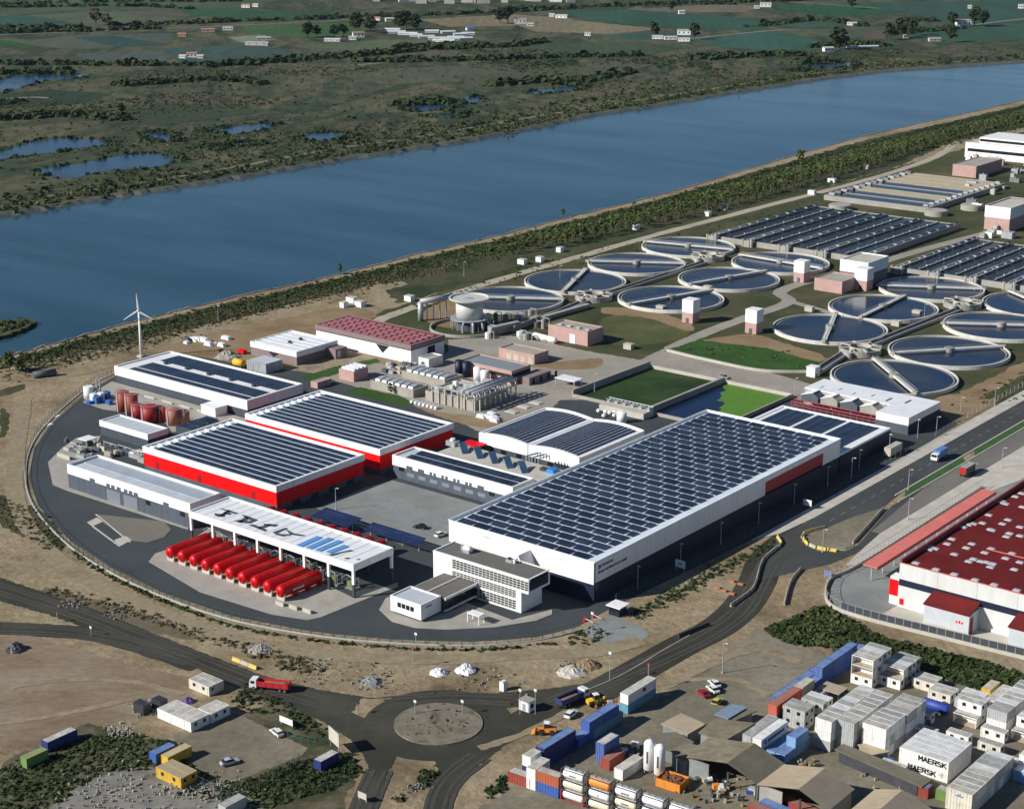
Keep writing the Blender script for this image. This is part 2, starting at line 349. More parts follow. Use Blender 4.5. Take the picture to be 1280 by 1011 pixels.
bank('river_bank', ns, 1, 4.5, STONE); bank('river_bank', fs, -1, 5.5, mat('far_bank_stone', (0.10,0.10,0.085), 0.95, 0.3, 0.3, fine=0.3))
sheet('spit', [(-60,400),(0,400),(28,398),(45,401),(22,413),(0,420),(-60,432)], multi('spit_scrub', [(0.05,0.06,0.025),(0.10,0.09,0.05)], 0.08), amp=1.0, z=-1.0, thick=0.9)

# ---- near land: green riverside belt, scrub, lawns
BELT = multi('riverside_scrub_ground', [(0.018,0.032,0.010),(0.032,0.048,0.016),(0.075,0.068,0.036),(0.026,0.042,0.012)], 0.03, fine=0.4, fscale=0.5)

belt_in = [(0,462),(110,437),(200,420),(300,396),(400,372),(470,352),(500,380),(600,352),(720,318),(830,287),(880,274),(960,253),(1027,236),(1130,206),(1192,176),(1280,160),(1480,110),(1750,45)]
sheet('scrub_belt', [(x, y+6) for x, y in near_shore[2:]]+belt_in[::-1], BELT, sm=False, amp=2)
WOLD = multi('plant_lawn', [(0.028,0.042,0.014),(0.044,0.056,0.020),(0.075,0.072,0.034),(0.125,0.10,0.058)], 0.022, fine=0.28, fscale=0.6)
sheet('lawn', [(470,392),(560,362),(680,322),(830,283),(960,250),(1030,235),(1140,204),(1280,165),(1500,120),(1500,470),(1290,505),(1190,528),(1165,520),(1010,500),(880,470),(830,440),(760,470),(690,500),(640,520),(560,470),(420,400)], WOLD, sm=False, amp=1.5)
sheet('dirt_ground', [(200,432),(260,418),(330,404),(420,385),(470,392),(430,420),(330,470),(290,460),(240,448)], EARTH, amp=1.5)
sheet('dirt_track', [(0,475),(70,455),(150,437),(260,408),(360,385),(450,362),(500,352),(500,358),(430,374),(330,398),(240,422),(150,450),(90,470),(0,500)], SAND, amp=1.2)
for q in ([(0,620),(30,628),(60,645),(83,680),(60,690),(25,668),(0,655)], [(0,488),(30,480),(28,488),(0,496)], [(0,510),(12,520),(8,540),(0,545)]):
    sheet('scrub_patch', q, BELT, amp=0.8)
sheet('scrub_patch', [(60,735),(130,752),(200,775),(240,790),(235,800),(170,785),(100,762),(55,745)], multi('dry_weeds', [(0.09,0.075,0.045),(0.15,0.12,0.075),(0.12,0.11,0.085)], 0.15), amp=0.8)
sheet('bare_earth', [(0,795),(90,810),(180,835),(240,850),(210,890),(120,905),(0,930)], multi('rutted_earth', [(0.15,0.10,0.058),(0.23,0.175,0.12),(0.27,0.23,0.175)], 0.05, fine=0.25, stretch=(0.5,1,1)), amp=0.8)
# weedy waste land lower left
WEED = multi('weedy_waste', [(0.028,0.036,0.014),(0.05,0.055,0.024),(0.11,0.095,0.06),(0.15,0.13,0.09)], 0.09, fine=0.35, fscale=0.8)
sheet('weed_patch', [(0,960),(60,930),(110,905),(150,915),(200,925),(240,925),(330,880),(300,870),(320,860),(375,880),(440,960),(430,1000),(400,1040),(0,1060)], WEED, amp=0.6)
sheet('rubble_ground', [(80,995),(140,965),(200,960),(300,985),(330,1011),(330,1040),(60,1040)], multi('rubble', [(0.12,0.12,0.105),(0.2,0.19,0.165),(0.26,0.245,0.21)], 0.2, fine=0.3), amp=0.5)
sheet('yard_pad', [(215,918),(290,890),(300,893),(385,935),(375,945),(270,985),(240,960),(235,945)], YARD, sm=False, amp=0.25)
# container yard ground, kept darker by spilled dirt
sheet('container_yard_ground', [(555,1060),(600,1011),(690,945),(760,900),(830,872),(905,815),(950,785),(1010,812),(1060,830),(1160,845),(1300,880),(1400,1060)], YARD, sm=False, amp=0.8)
sheet('weed_patch', [(955,785),(1000,770),(1025,757),(1050,780),(1110,800),(1200,820),(1300,850),(1300,880),(1180,848),(1080,822),(1030,808),(980,800)], WEED, amp=0.5)
sheet('dirt_ground', [(1040,770),(1100,795),(1180,812),(1290,838),(1290,850),(1190,828),(1100,806),(1050,786)], SAND, amp=0.4)

# ---- perimeter road and plant paving
sheet('plant_road', [(152,466),(112,488),(66,528),(43,560),(36,595),(48,632),(88,676),(140,710),(205,741),(290,770),(390,789),(490,799),(590,802),(670,796),(722,783),(760,762),(850,718),(985,652),(1080,602),(1197,530),(1168,505),(1010,498),(880,490),(720,490),(640,525),(560,505),(420,470),(300,455),(215,440)], ASPH, sm=False)
KERB = mat('kerb_concrete', (0.44,0.43,0.40), 0.9, 0.1, 0.4)
fence_line = smooth([P(*p) for p in [(156,461),(112,483),(64,524),(39,558),(32,595),(43,634),(83,679),(136,714),(202,745),(288,774),(390,793.5),(490,803.5),(590,806.5),(672,800),(726,787)]], False, 8)
ribbon('perimeter_kerb', fence_line, 0.7, KERB, world=True, sm=False, thick=0.25)
sheet('gate_apron', [(722,790),(765,768),(800,782),(812,792),(800,803),(770,806),(745,800)], CONCD, sm=False)
# concrete court
sheet('courtyard', [(395,635),(455,610),(490,600),(640,642),(567,678),(545,690),(500,680)], CONCD, sm=False)
# pads with kerb
sheet('concrete_pad', [(60,578),(63,592),(66,606),(83,613),(235,662),(238,650),(215,640),(100,600),(126,545),(95,548),(78,560)], CONC, sm=False, thick=0.12)
sheet('concrete_pad', [(186,702),(194,692),(232,680),(262,660),(443,748),(497,728),(497,733),(400,772),(385,775),(340,768),(250,740)], CONC, sm=False, thick=0.12)
sheet('concrete_pad', [(474,762),(482,748),(510,735),(560,745),(640,775),(690,762),(690,768),(670,776),(620,784),(560,787),(520,785),(490,777)], CONC, sm=False, thick=0.12)
sheet('concrete_pad', [(104,503),(118,490),(140,477),(310,524),(290,540),(215,540),(200,520),(130,512)], CONC, sm=False, thick=0.1)
sheet('gravel_island', [(120,643),(124,650),(165,676),(185,678),(205,672),(214,662),(205,652),(140,645)], mat('brown_gravel', (0.15,0.14,0.115), 0.95, 0.1, 0.4, fine=0.15), sm=False, thick=0.1)
ribbon('weighbridge_kerb', [(120,643),(163,678)], 0.5, KERB, sm=False, thick=0.12)
for q in ([(109,653),(121,647),(129,652),(116,658)], [(143,675),(157,670),(165,675),(150,683)]): sheet('weighbridge_ramp', q, CONCL, sm=False, thick=0.1)
ribbon('weighbridge_kerb', [(116,658),(150,683)], 0.5, KERB, sm=False, thick=0.14)
for q in ([(65,520),(71,517.5),(76,519.5),(69,522)], [(54,531),(62,528),(67,530),(58,533)]): sheet('road_marking', q, PAINT, sm=False)

# ---- treatment-works roads and paving
WROAD = mat('pale_works_road', (0.29,0.265,0.22), 0.9, 0.12, 0.06, fine=0.1)
sheet('works_yard', [(400,470),(440,450),(520,462),(560,440),(560,425),(640,420),(740,440),(800,450),(838,432),(830,442),(880,455),(1010,485),(1010,500),(880,492),(800,500),(700,500),(690,510),(640,540),(600,540),(560,520)], WROAD, sm=False, amp=0.4)
ribbon('service_track', [(470,402),(500,390),(600,357),(720,322),(830,291),(880,278),(960,257),(1027,240),(1080,226),(1130,211),(1170,196),(1192,181)], 6.5, TRACK, amp=0.4)
ribbon('works_road', [(838,436),(880,417),(930,398),(985,378),(975,365),(1010,352),(1050,345),(1120,322),(1200,300),(1300,275)], 7, WROAD)
ribbon('works_road', [(985,376),(1040,392),(1060,400)], 5, WROAD)
ribbon('works_road', [(832,440),(900,455),(960,470),(1015,486)], 9, WROAD)
sheet('grass_plot', [(836,437),(880,422),(930,424),(985,440),(1030,450),(1025,462),(1000,465),(940,460),(880,450)], GRASS, sm=False, amp=0.6)
ribbon('kerb_wall', [(834,439),(880,450),(950,464),(1010,466)], 1.2, CONCL, thick=0.9)
sheet('grass_plot', [(752,400),(800,388),(850,400),(860,420),(820,430),(775,432),(755,425)], LAWN, amp=0.8)
sheet('bare_earth', [(760,384),(820,390),(865,406),(858,414),(810,398),(755,392)], EARTH, amp=0.8)
sheet('bare_earth', [(525,395),(560,375),(600,372),(590,400),(560,410)], EARTH, amp=1)
sheet('bare_earth', [(600,455),(690,452),(750,448),(745,460),(700,462),(660,458)], EARTH, amp=0.6)
sheet('bare_earth', [(880,425),(940,418),(990,432),(1030,445),(1020,452),(960,436),(900,428)], EARTH, amp=0.8)
sheet('bare_earth', [(1165,500),(1200,492),(1245,500),(1235,515),(1200,527),(1180,520)], EARTH, amp=0.8)
ribbon('dirt_track', [(1200,500),(1240,480),(1290,455)], 9, EARTH, amp=1)
sheet('grass_plot', [(432,490),(450,484),(500,495),(520,505),(512,508),(470,500)], GRASS, sm=False, amp=0.4)
sheet('grass_plot', [(375,472),(420,458),(470,448),(475,452),(430,465),(390,477)], GRASS, sm=False, amp=0.4)
sheet('dirt_strip', [(520,508),(560,517),(600,520),(640,528),(610,535),(560,525)], EARTH, amp=0.5)

# ---- streets
sheet('site_road', [(-60,700),(0,722),(60,742),(120,762),(200,795),(260,818),(330,845),(400,862),(460,872),(530,871),(620,866),(690,860),(720,856),(745,852),(775,843),(780,852),(740,875),(680,900),(640,925),(600,955),(570,985),(560,1040),(520,1040),(530,1000),(548,960),(520,950),(495,945),(485,965),(475,990),(460,1040),(430,1040),(440,1000),(462,965),(455,945),(440,925),(400,900),(350,878),(300,860),(230,828),(150,800),(60,768),(-60,735)], ASPHD, sm=False, amp=0.3)
ribbon('site_road', [(-60,782),(0,785),(60,788),(130,795),(200,815),(250,832)], 8, ASPHD, amp=0.3)
ribbon('street', [(740,868),(790,842),(850,808),(895,785),(925,760),(945,730),(958,700),(990,672),(1040,655),(1080,645)], 11, ASPHD)
sheet('street', [(-251,436),(-251,900),(-240.4,900),(-240.4,512),(-238,490),(-247,455),(-242,447),(-236,445),(-229,450),(-229,458),(-236.7,495),(-236.7,514),(-236.7,900),(-228,900),(-228,470),(-226,450),(-228,438),(-233,426),(-240,410),(-247,438)], mat('street_asphalt', (0.044,0.049,0.048), 0.9, 0.2, 0.03, fine=0.12), sm=False, world=True)
sheet('worn_lane', [(-236.5,520),(-236.5,900),(-228.2,900),(-228.2,470),(-231,470)], mat('worn_asphalt', (0.15,0.14,0.125), 0.9, 0.12, 0.06, fine=0.1, stretch=(3,0.3,1)), sm=False, world=True)
sheet('pavement', [(-256.6,440),(-256.6,900),(-251,900),(-251,470),(-252.5,450)], CONCL, sm=False, world=True, thick=0.1)
sheet('pavement', [(-228,470),(-228,900),(-214,900),(-214,545),(-217,530),(-219.5,500),(-220.5,443),(-224,440),(-226,455)], CONCL, sm=False, world=True, thick=0.1)
GMED = mat('median_grass', (0.03,0.085,0.012), 0.95, 0.2, 0.3, fine=0.25)
sheet('median_grass', [(-240.2,512),(-240.2,556),(-236.9,552),(-236.9,505)], GMED, sm=False, world=True, thick=0.12)
sheet('median_grass', [(-240.2,566),(-240.2,900),(-236.9,900),(-236.9,560)], GMED, sm=False, world=True, thick=0.12)
ribbon('median_kerb', [(-240.4,505),(-240.4,900)], 0.5, KERB, sm=False, world=True, thick=0.16)
ribbon('median_kerb', [(-236.7,500),(-236.7,900)], 0.4, KERB, sm=False, world=True, thick=0.16)
sheet('traffic_island', [(-246,455.2),(-242.8,449),(-237.7,446.7),(-231.7,448.3),(-229.3,455.5),(-230.9,458.5),(-237.7,491.8),(-241.3,479.4),(-243.7,462.6)], YARD, sm=False, world=True, thick=0.1)
zm = zlay()
for k in range(60):
    b0 = 470+k*7
    if b0 > 880: break
    tag(MB().box(-245.76, -245.62, b0, b0+3.2, zm-.001, zm).build('lane_marking', mat('worn_paint', (0.34,0.34,0.32), .8, .3, .8, fine=.3)), kind='structure')
# kerb walls by the slip road: jersey barriers are built below
ribbon('road_kerb', [(735,862),(780,842),(830,812),(862,794)], 0.4, mat('dusty_road_kerb', (0.26,0.24,0.19), .9, .2, .4, fine=.2), thick=0.1)
# roundabout
rc = P(548,905)
zr = zlay()+0.01
tag(MB().cyl(rc[0], rc[1], -0.2, zr+0.22, 10.6, 48).build('roundabout_island', multi('roundabout_gravel', [(0.10,0.085,0.055),(0.18,0.16,0.12),(0.22,0.20,0.155)], 0.25, fine=0.3)), kind='structure')
tag(MB().ring(rc[0], rc[1], -0.2, zr+0.24, 10.85, 10.6, 48).build('roundabout_kerb', mat('dusty_kerb', (0.20,0.18,0.14), .9, .3, .6, fine=.3)), kind='structure')
tag(MB().ring(rc[0], rc[1], 0.0, zr, 18.5, 10.9, 48).build('roundabout_road', ASPHD), kind='structure')
for q in ([(452,874),(500,872),(478,890),(472,905),(440,890)], [(608,887),(650,884),(622,905)], [(495,950),(545,948),(528,1040),(480,1040)]):
    sheet('dirt_island', q, SAND, sm=False, amp=0.4)

# tracks beaten into the sand round the plant and across the waste ground
TRK = multi('beaten_sand', [(0.19,0.155,0.095),(0.27,0.225,0.145),(0.22,0.18,0.115)], .06, fine=.3, fscale=.5)
for w, q in ((6, [(30,500),(22,560),(18,610),(35,660),(80,705),(160,748),(250,785),(350,812),(450,822),(560,824),(660,818),(740,815),(800,800)]), (2.5, [(0,700),(60,712),(140,742),(240,780)]), (2.2, [(10,860),(80,850),(160,852),(230,868)]), (2.2, [(0,905),(90,890),(180,870)]), (3, [(830,860),(900,825),(950,812),(1000,828)]), (2.5, [(850,850),(920,850),(960,870)]), (2.5, [(600,935),(660,915),(720,885)]), (2, [(20,475),(90,470),(140,458)])):
    ribbon('beaten_track', q, w, TRK, amp=.35)
WEAR = mat('tyre_wear', (0.040,0.039,0.030), .95, col2=(0.058,0.055,0.043), scale=.10, fine=.25)
for q in ([(-60,716),(0,736),(100,768),(200,806),(300,846),(380,872),(440,885)], [(0,786),(80,790),(160,803),(240,826)], [(690,880),(760,852),(850,812),(900,785),(932,758),(950,725),(968,698),(1010,670)], [(600,945),(570,968),(552,992),(542,1030)], [(474,962),(460,995),(447,1030)], [(640,875),(560,872),(480,878)]):
    for d in (-2.7,-1.2,1.4,2.9):
        pts = offset(smooth([P(*p) for p in q], False, 8), d)
        ribbon('tyre_track', pts, .9, WEAR, world=True, sm=False, amp=.08)

# ================================================================== PLANT BUILDINGS
def parapet(mb, x0, x1, y0, y1, z0, z1, t=0.5):
    mb.box(x0, x1, y0, y0+t, z0, z1); mb.box(x0, x1, y1-t, y1, z0, z1)
    mb.box(x0, x0+t, y0+t, y1-t, z0, z1); mb.box(x1-t, x1, y0+t, y1-t, z0, z1)
    return mb
def panel_mesh(name, w, d, tilt, cells, m=None, legs=0.0):
    """one framed solar panel: glass in `cells` modules with pale joints; lies along x, low edge towards -y"""
    mb = MB(); h = math.tan(tilt)*d; g = 0.06
    def slab(x0, x1, y0, y1, dz, t):
        za, zb = y0*math.tan(tilt)+dz, y1*math.tan(tilt)+dz
        i = len(mb.v)
        mb.v += [(x0,y0,za-t),(x1,y0,za-t),(x1,y1,zb-t),(x0,y1,zb-t),(x0,y0,za),(x1,y0,za),(x1,y1,zb),(x0,y1,zb)]
        mb.f += [tuple(i+k for k in q) for q in ((0,3,2,1),(4,5,6,7),(0,1,5,4),(1,2,6,5),(2,3,7,6),(3,0,4,7))]
    cw = (w-g*(cells+1))/cells
    for c in range(cells): slab(g+c*(cw+g), g+c*(cw+g)+cw, g, d-g, 0.035, 0.03)
    nglass = len(mb.f)
    slab(0, w, 0, d, 0.0, 0.06)
    me = mb.mesh(name, m or PANEL); me.materials.append(PFRAME)
    for k, p in enumerate(me.polygons): p.material_index = 0 if k < nglass else 1
    return me
def hall(name, label, px, z, bands, roof_m=WHITE2, par=0.6, cat='building', th=0.5, roofname='roof'):
    """flat-roofed box: horizontal wall bands [(material, z0, z1)], roof slab, parapet cap"""
    x0, x1, y0, y1 = px if len(px) == 4 and not isinstance(px[0], tuple) else rect(*px, z)
    t = thing(name, label, cat, ((x0+x1)/2, (y0+y1)/2, 0))
    for k, (m, a, b, nm) in enumerate(bands):
        e = 0.0 if k == 0 else 0.06*k
        MB().box(x0-e, x1+e, y0-e, y1+e, a, b).build(nm, m, t)
    MB().box(x0+th, x1-th, y0+th, y1-th, z-par-0.3, z-par).build(roofname, roof_m, t)
    return t, x0, x1, y0, y1
def walls(t, x0, x1, y0, y1, z0, z1, m, th=0.4, nm='wall', e=0.0):
    """four separate wall leaves"""
    MB().box(x0-e, x1+e, y0-e, y0+th, z0, z1).build(nm, m, t); MB().box(x0-e, x1+e, y1-th, y1+e, z0, z1).build(nm, m, t)
    MB().box(x0-e, x0+th, y0+th, y1-th, z0, z1).build(nm, m, t); MB().box(x1-th, x1+e, y0+th, y1-th, z0, z1).build(nm, m, t)
def shell(name, label, r, z, par, roof_m, bands, cat='building'):
    """bands: [(z0,z1,material,projection)] as wall leaves; roof recessed below the parapet"""
    x0, x1, y0, y1 = r
    t = thing(name, label, cat, ((x0+x1)/2, (y0+y1)/2, 0))
    for a, b, m, e in bands: walls(t, x0, x1, y0, y1, a, b, m, e=e)
    MB().box(x0+0.4, x1-0.4, y0+0.4, y1-0.4, z-par-0.3, z-par).build('roof', roof_m, t)
    return t

# ---- great solar hall
r = rect((561.8,648.8), (742.5,702), (1050.5,548), 12.7); x0, x1, y0, y1 = r; Z = 12.7
HALL = r
t = thing('solar_hall', 'huge white and navy hall with a roof covered in staggered solar panels', 'building', ((x0+x1)/2, (y0+y1)/2, 0))
MB().box(x0, x1-0.02, y0+0.02, y1, 0, 5.9).build('lower_wall', NAVY, t)
# white upper wall built of upright cladding panels on the two faces seen
n = 9; w = (x1-x0)/n
for k in range(n): MB().box(x0+k*w+0.03, x0+(k+1)*w-0.03, y0-0.25, y0+0.4, 5.7, Z-0.25).build('wall_panel', WHITE, t)
MB().box(x0, x1, y0-0.15, y0+0.35, 5.75, Z-0.3).build('wall_backing', CONC, t)
ra, rb = 466.0, 500.0
ra, rb = P(950,607,9)[1], P(1021.5,570,9)[1]
WGREY = mat('white_cladding', (0.62,0.63,0.64), 0.5, 0.05, 0.2)
MB().box(x1-0.4, x1+0.25, y0+0.42, ra, 6.2, Z-0.25).build('side_wall', WHITE, t)
MB().box(x1-0.4, x1+0.25, ra+0.02, rb-0.02, 10.7, Z-0.25).build('side_wall', WHITE, t)
MB().box(x1-0.4, x1+0.25, rb, y1, 6.2, Z-0.25).build('side_wall', WHITE, t)
MB().box(x1-0.4, x1+0.12, ra+0.03, rb-0.03, 6.6, 10.68).build('red_wall_panel', mat('crimson_cladding', (0.34,0.010,0.022), 0.45, 0.06, 0.3), t, label='crimson panel let into the white side wall')
MB().box(x0-0.25, x0+0.4, y0+0.42, y1-0.42, 5.9, Z-0.25).build('side_wall', WHITE, t); MB().box(x0, x1, y1-0.4, y1+0.25, 5.9, Z-0.25).build('rear_wall', WHITE, t)
MB().box(x0+0.42, x1-0.42, y0+0.42, y1-0.42, Z-1.0, Z-0.75).build('roof', mat('blue_white_roof', (0.66,0.72,0.78), 0.5, 0.08, 0.1), t)
parapet(MB(), x0-0.3, x1+0.3, y0-0.3, y1+0.3, Z-0.25, Z, 0.35).build('parapet', WHITE2, t)
pm = panel_mesh('solar_panel', 5.3, 3.3, R(6), 4); pmh = panel_mesh('solar_panel', 2.5, 3.3, R(6), 2)
rows = 31; pitch = (y1-y0-1.6)/rows; step = 6.15; o = t.location
for rr in range(rows):
    yy = y0+1.0+rr*pitch; off = 1.8 if rr % 2 == 0 else 1.8+step/2
    if rr % 2: place('solar_panel', pmh, t, (x0+1.9-o.x, yy-o.y, Z-0.62))
    xx = x0+off
    while xx+5.6 < x1-0.9:
        place('solar_panel', pm, t, (xx-o.x, yy-o.y, Z-0.62)); xx += step
    if x1-0.9-xx > 2.7: place('solar_panel', pmh, t, (xx-o.x, yy-o.y, Z-0.62))
# gabled porch over the stair link: white wedge, a black sheet painting the shade inside
gx, gy = P(654,702,9); gx0, gx1 = P(632,700,8)[0], P(668,704,8)[0]
cx = P(659,687,Z-1.5)[0]
MB().extr([(cx-5.5,5.6),(cx+2.6,5.6),(cx,Z-1.9)], 'y', y0-6.0, y0-0.27).build('porch_roof', WHITE, t)
MB().extr([(cx-4.3,5.7),(cx+1.9,5.7),(cx-0.25,Z-2.7)], 'y', y0-6.06, y0-6.02).build('porch_shade', BLACK, t)
# sign lettering on the side wall: bars of dark letters under a blue roundel
sg = [(0,'logo')]; yb = y0+1.8
MB().box(x1+0.26, x1+0.31, y0+1.6, y0+2.8, 10.0, 11.2).build('sign_emblem', mat('sign_blue', (0.03,0.12,0.40), 0.5), t)
tb = MB(); yy = y0+3.4; random.seed(3)
for k in range(9): tb.box(x1+0.26, x1+0.30, yy, yy+0.42, 10.3, 11.0); yy += 0.6
yy = y0+1.6
for k in range(22):
    wd = random.uniform(0.34, 0.52); tb.box(x1+0.26, x1+0.30, yy, yy+wd, 8.6, 8.6+random.choice((0.6,0.6,0.75))); yy += wd+random.choice((0.1,0.1,0.12,0.3))
tag(tb.build('sign_lettering', mat('sign_black', (0.03,0.035,0.05), 0.6), t), kind='stuff')
for kx in (x0+13.5, x0+41.0):
    lb = MB()
    for q in range(4): lb.box(kx+q*0.7, kx+q*0.7+0.5, y0-0.29, y0-0.26, 10.2+0.1*(q%2), 10.9)
    lb.build('small_lettering', mat('faded_letters', (0.62,0.58,0.58), 0.7), t)
# corner canopy bracket
MB().extr([(y0+0.3,5.6),(y0+2.6,5.6),(y0+1.2,3.4)], 'x', x1-2.2, x1+0.1).build('corner_bracket', MGREY, t)

# ---- hall annex with three panel fields
r = rect((951,519), (1069,557.5), (1113.75,535), 6.9); x0, x1, y0, y1 = r
t = thing('hall_annex', 'low navy building with white roof edge and three solar fields behind the great hall', 'building', ((x0+x1)/2, (y0+y1)/2, 0))
MB().box(x0, x1, HALL[3]+0.6, y1, 0, 6.3).build('wall', NAVY, t)
y0 = HALL[3]+0.6
MB().box(x0-0.1, x1+0.1, y0, y1+0.1, 6.3, 6.75).build('roof', WHITE2, t); parapet(MB(), x0-0.1, x1+0.1, y0, y1+0.1, 6.75, 7.0, 1.2).build('parapet', WHITE2, t)
pm2 = panel_mesh('solar_panel', 1.55, y1-y0-4.2, 0, 1)
o = t.location; fw = (x1-x0-5)/3
for f in range(3):
    for k in range(7):
        place('solar_panel', pm2, t, (x0+2.5+f*fw+0.6+k*(fw-1.4)/7-o.x, y0+2.0-o.y, 6.86), rot=(0, R(3 if k % 2 else -3), 0))

# ---- office block
r = rect((541,688.75), (660.5,725), (688,712.5), 10.6); x0, x1, y0, y1 = r; Z = 10.6
t = thing('office_block', 'white three storey office block with grey gravel roof and louvred window bands', 'building', ((x0+x1)/2, (y0+y1)/2, 0))
xl = x1-2.9                                     # lower floors stop short of the top floor
MB().box(x0+0.05, xl, y0+0.9, y1-0.3, 0, 6.9).build('core', NAVY, t)
MB().box(x0+0.1, x1-0.4, y0+0.9, y1-0.1, 6.9, 10.0).build('top_floor_core', NAVY, t)
MB().box(x0, x0+7.2, y0, y0+0.95, 0, 10.0).build('front_wall', WHITE, t)
MB().box(x0-0.04, x0+0.4, y0+0.95, y1, 0, 10.0).build('end_wall', WHITE, t)
MB().box(xl-1.6, xl, y0, y0+0.95, 0, 6.4).build('front_wall', WHITE, t)
MB().box(xl, xl+0.3, y0, y1-0.3, 0, 6.4).build('end_wall', WHITE, t)
for za, zb, xe in ((10.0,10.6,x1),(6.4,7.1,x1),(3.35,3.95,xl-1.6)):
    MB().box(x0+(0 if za > 9 else 7.2), xe, y0-0.05, y0+0.95, za, zb).build('floor_band', WHITE, t)
MB().box(x0+7.2, xl-1.6, y0, y0+0.95, 0, 0.5).build('floor_band', WHITE, t)
MB().box(x1-0.4, x1, y0+0.97, y1, 6.4, 7.0).build('floor_band', WHITE, t); MB().box(xl+0.02, x1-0.42, y0+0.97, y1-0.05, 6.42, 6.85).build('soffit', WHITE, t)
MB().box(x1-0.5, x1, y1-0.5, y1, 7.0, 10.0).build('corner_post', WHITE, t)
parapet(MB(), x0-0.06, x1+0.06, y0-0.06, y1+0.06, 10.6, 10.85, 0.45).build('parapet', WHITE, t)
MB().box(x0+0.4, x1-0.4, y0+0.4, y1-0.4, 10.45, 10.6).build('roof', GRAVEL, t)
PALEM = mat('white_louvre', (0.66,0.66,0.64), 0.5, 0.05, 0.5)
for za, zb, xe in ((7.1,10.0,x1-0.1),(3.95,6.4,xl-1.6),(0.5,3.35,xl-1.6)):
    MB().box(x0+7.2, xe, y0+0.5, y0+0.6, za, zb).build('glazing', GLASS, t)
    n = int((xe-x0-7.2)/1.35)
    for k in range(n+1): xx = x0+7.2+k*(xe-x0-7.3)/n; MB().box(xx, xx+0.13, y0+0.1, y0+0.55, za, zb).build('mullion', PALEM, t)
    for q in range(1, 4): zz = za+(zb-za)*q/4; MB().box(x0+7.25, xe-0.05, y0+0.08, y0+0.3, zz-0.06, zz+0.06).build('louvre', PALEM, t)
MB().box(x1-0.42, x1-0.36, y0+1.0, y1-0.5, 7.0, 10.0).build('side_glazing', GLASS, t)
for q in range(1, 5): zz = 7.0+3.0*q/5; MB().box(x1-0.34, x1-0.1, y0+0.97, y1-0.5, zz-0.05, zz+0.05).build('side_louvre', MGREY, t)
def roof_unit(kind, x, y, z):
    if kind == 0:
        u = thing('roof_cooler', 'white rounded air handling unit on the office block roof', 'air conditioner', (x, y, z))
        MB().box(x-1.2, x+1.2, y-1.0, y+1.0, z, z+1.0).build('casing', METAL, u); MB().lathe((x-1.6,y,z+1.0), (x+1.4,y,z+1.0), [(0,0.3),(0.3,0.95),(2.4,1.0),(2.9,0.5)], 12).build('fan_drum', WHITE, u, smooth=True)
        MB().cyl(x-2.4, y+0.5, z, z+1.5, 0.55, 10).build('pipe', METAL, u)
    else:
        u = thing('roof_cooler', 'smaller metal air handling unit on the office block roof', 'air conditioner', (x, y, z))
        MB().box(x-1.1, x+1.1, y-0.8, y+0.8, z, z+0.8).build('casing', METAL, u); MB().cyl(x-0.3, y, z+0.8, z+1.2, 0.55, 12).build('fan', DARKM, u); MB().box(x+1.3, x+1.9, y-0.5, y+0.5, z, z+1.1).build('duct', WHITE, u)
q = P(585,690,10.6); roof_unit(0, q[0], q[1], 10.6); q = P(638,702,10.6); roof_unit(1, q[0], q[1], 10.6)
OFF = (x0, x1, y0, y1)
# ---- office wing
l, n_, rr_ = P(486.5,744,5.4), P(527.5,755.5,5.4), P(578,732,5.4)
x0, x1, y0, y1 = l[0], n_[0], (l[1]+n_[1])/2, OFF[2]
t = thing('office_wing', 'low white wing with gravel roof running forward from the office block', 'building', ((x0+x1)/2, (y0+y1)/2, 0))
yf = y0+8.5
ym = (l[1]+n_[1])/2+7.4
WH = MB().box(x0, x1, y0+0.1, yf, 0.8, 5.0).build('front_block', WHITE, t)
MB().box(x0-0.02, x1+0.02, y0, y0+0.1, 0.8, 5.0).build('front_wall', WHITE, t)
MB().box(x0+0.6, x1-0.6, y0+0.6, yf, 0, 0.8).build('plinth', NAVY, t)
parapet(MB(), x0-0.03, x1+0.03, y0-0.03, yf, 5.0, 5.4, 0.4).build('parapet', WHITE, t)
MB().box(x0+0.4, x1-0.4, y0+0.4, yf-0.4, 5.0, 5.08).build('front_roof', PALE, t)
MB().box(x0, x1+1.0, yf, y1-0.05, 1.2, 4.6).build('rear_block', NAVY, t)
MB().box(x0-0.02, x0+0.4, yf+0.02, y1-0.05, 0, 4.7).build('side_wall', WHITE, t)
MB().box(x0+0.4, x1+1.3, yf+0.02, y1-0.05, 4.62, 4.9).build('rear_roof', GRAVEL, t)
MB().box(x1+1.3, x1+1.6, yf+0.02, y1-0.05, 4.3, 5.05).build('eaves', WHITE, t); MB().box(x1+0.9, x1+1.5, yf+0.03, y1-0.06, 0.9, 1.2).build('eaves', WHITE, t)
MB().box((x0+x1)/2-0.1, (x0+x1)/2+0.6, yf+0.03, y1-0.1, 4.9, 5.1).build('roof_rib', CONCL, t)
nw = 4; wx0 = x0+2.5; ww = (x1-x0-5.0)/nw
for k in range(nw):
    MB().box(wx0+k*ww+0.12, wx0+(k+1)*ww-0.12, y0-0.03, y0+0.02, 2.6, 4.0).build('window', GLASS, t)
MB().box(x1-0.02, x1+0.04, y0+2.0, y0+4.6, 3.9, 4.25).build('lettering', DARKM, t)
for k in range(5): MB().box(x1+1.0, x1+1.06, yf+1+k*3.4, yf+4+k*3.4, 1.4, 4.2).build('window', GLASS, t)
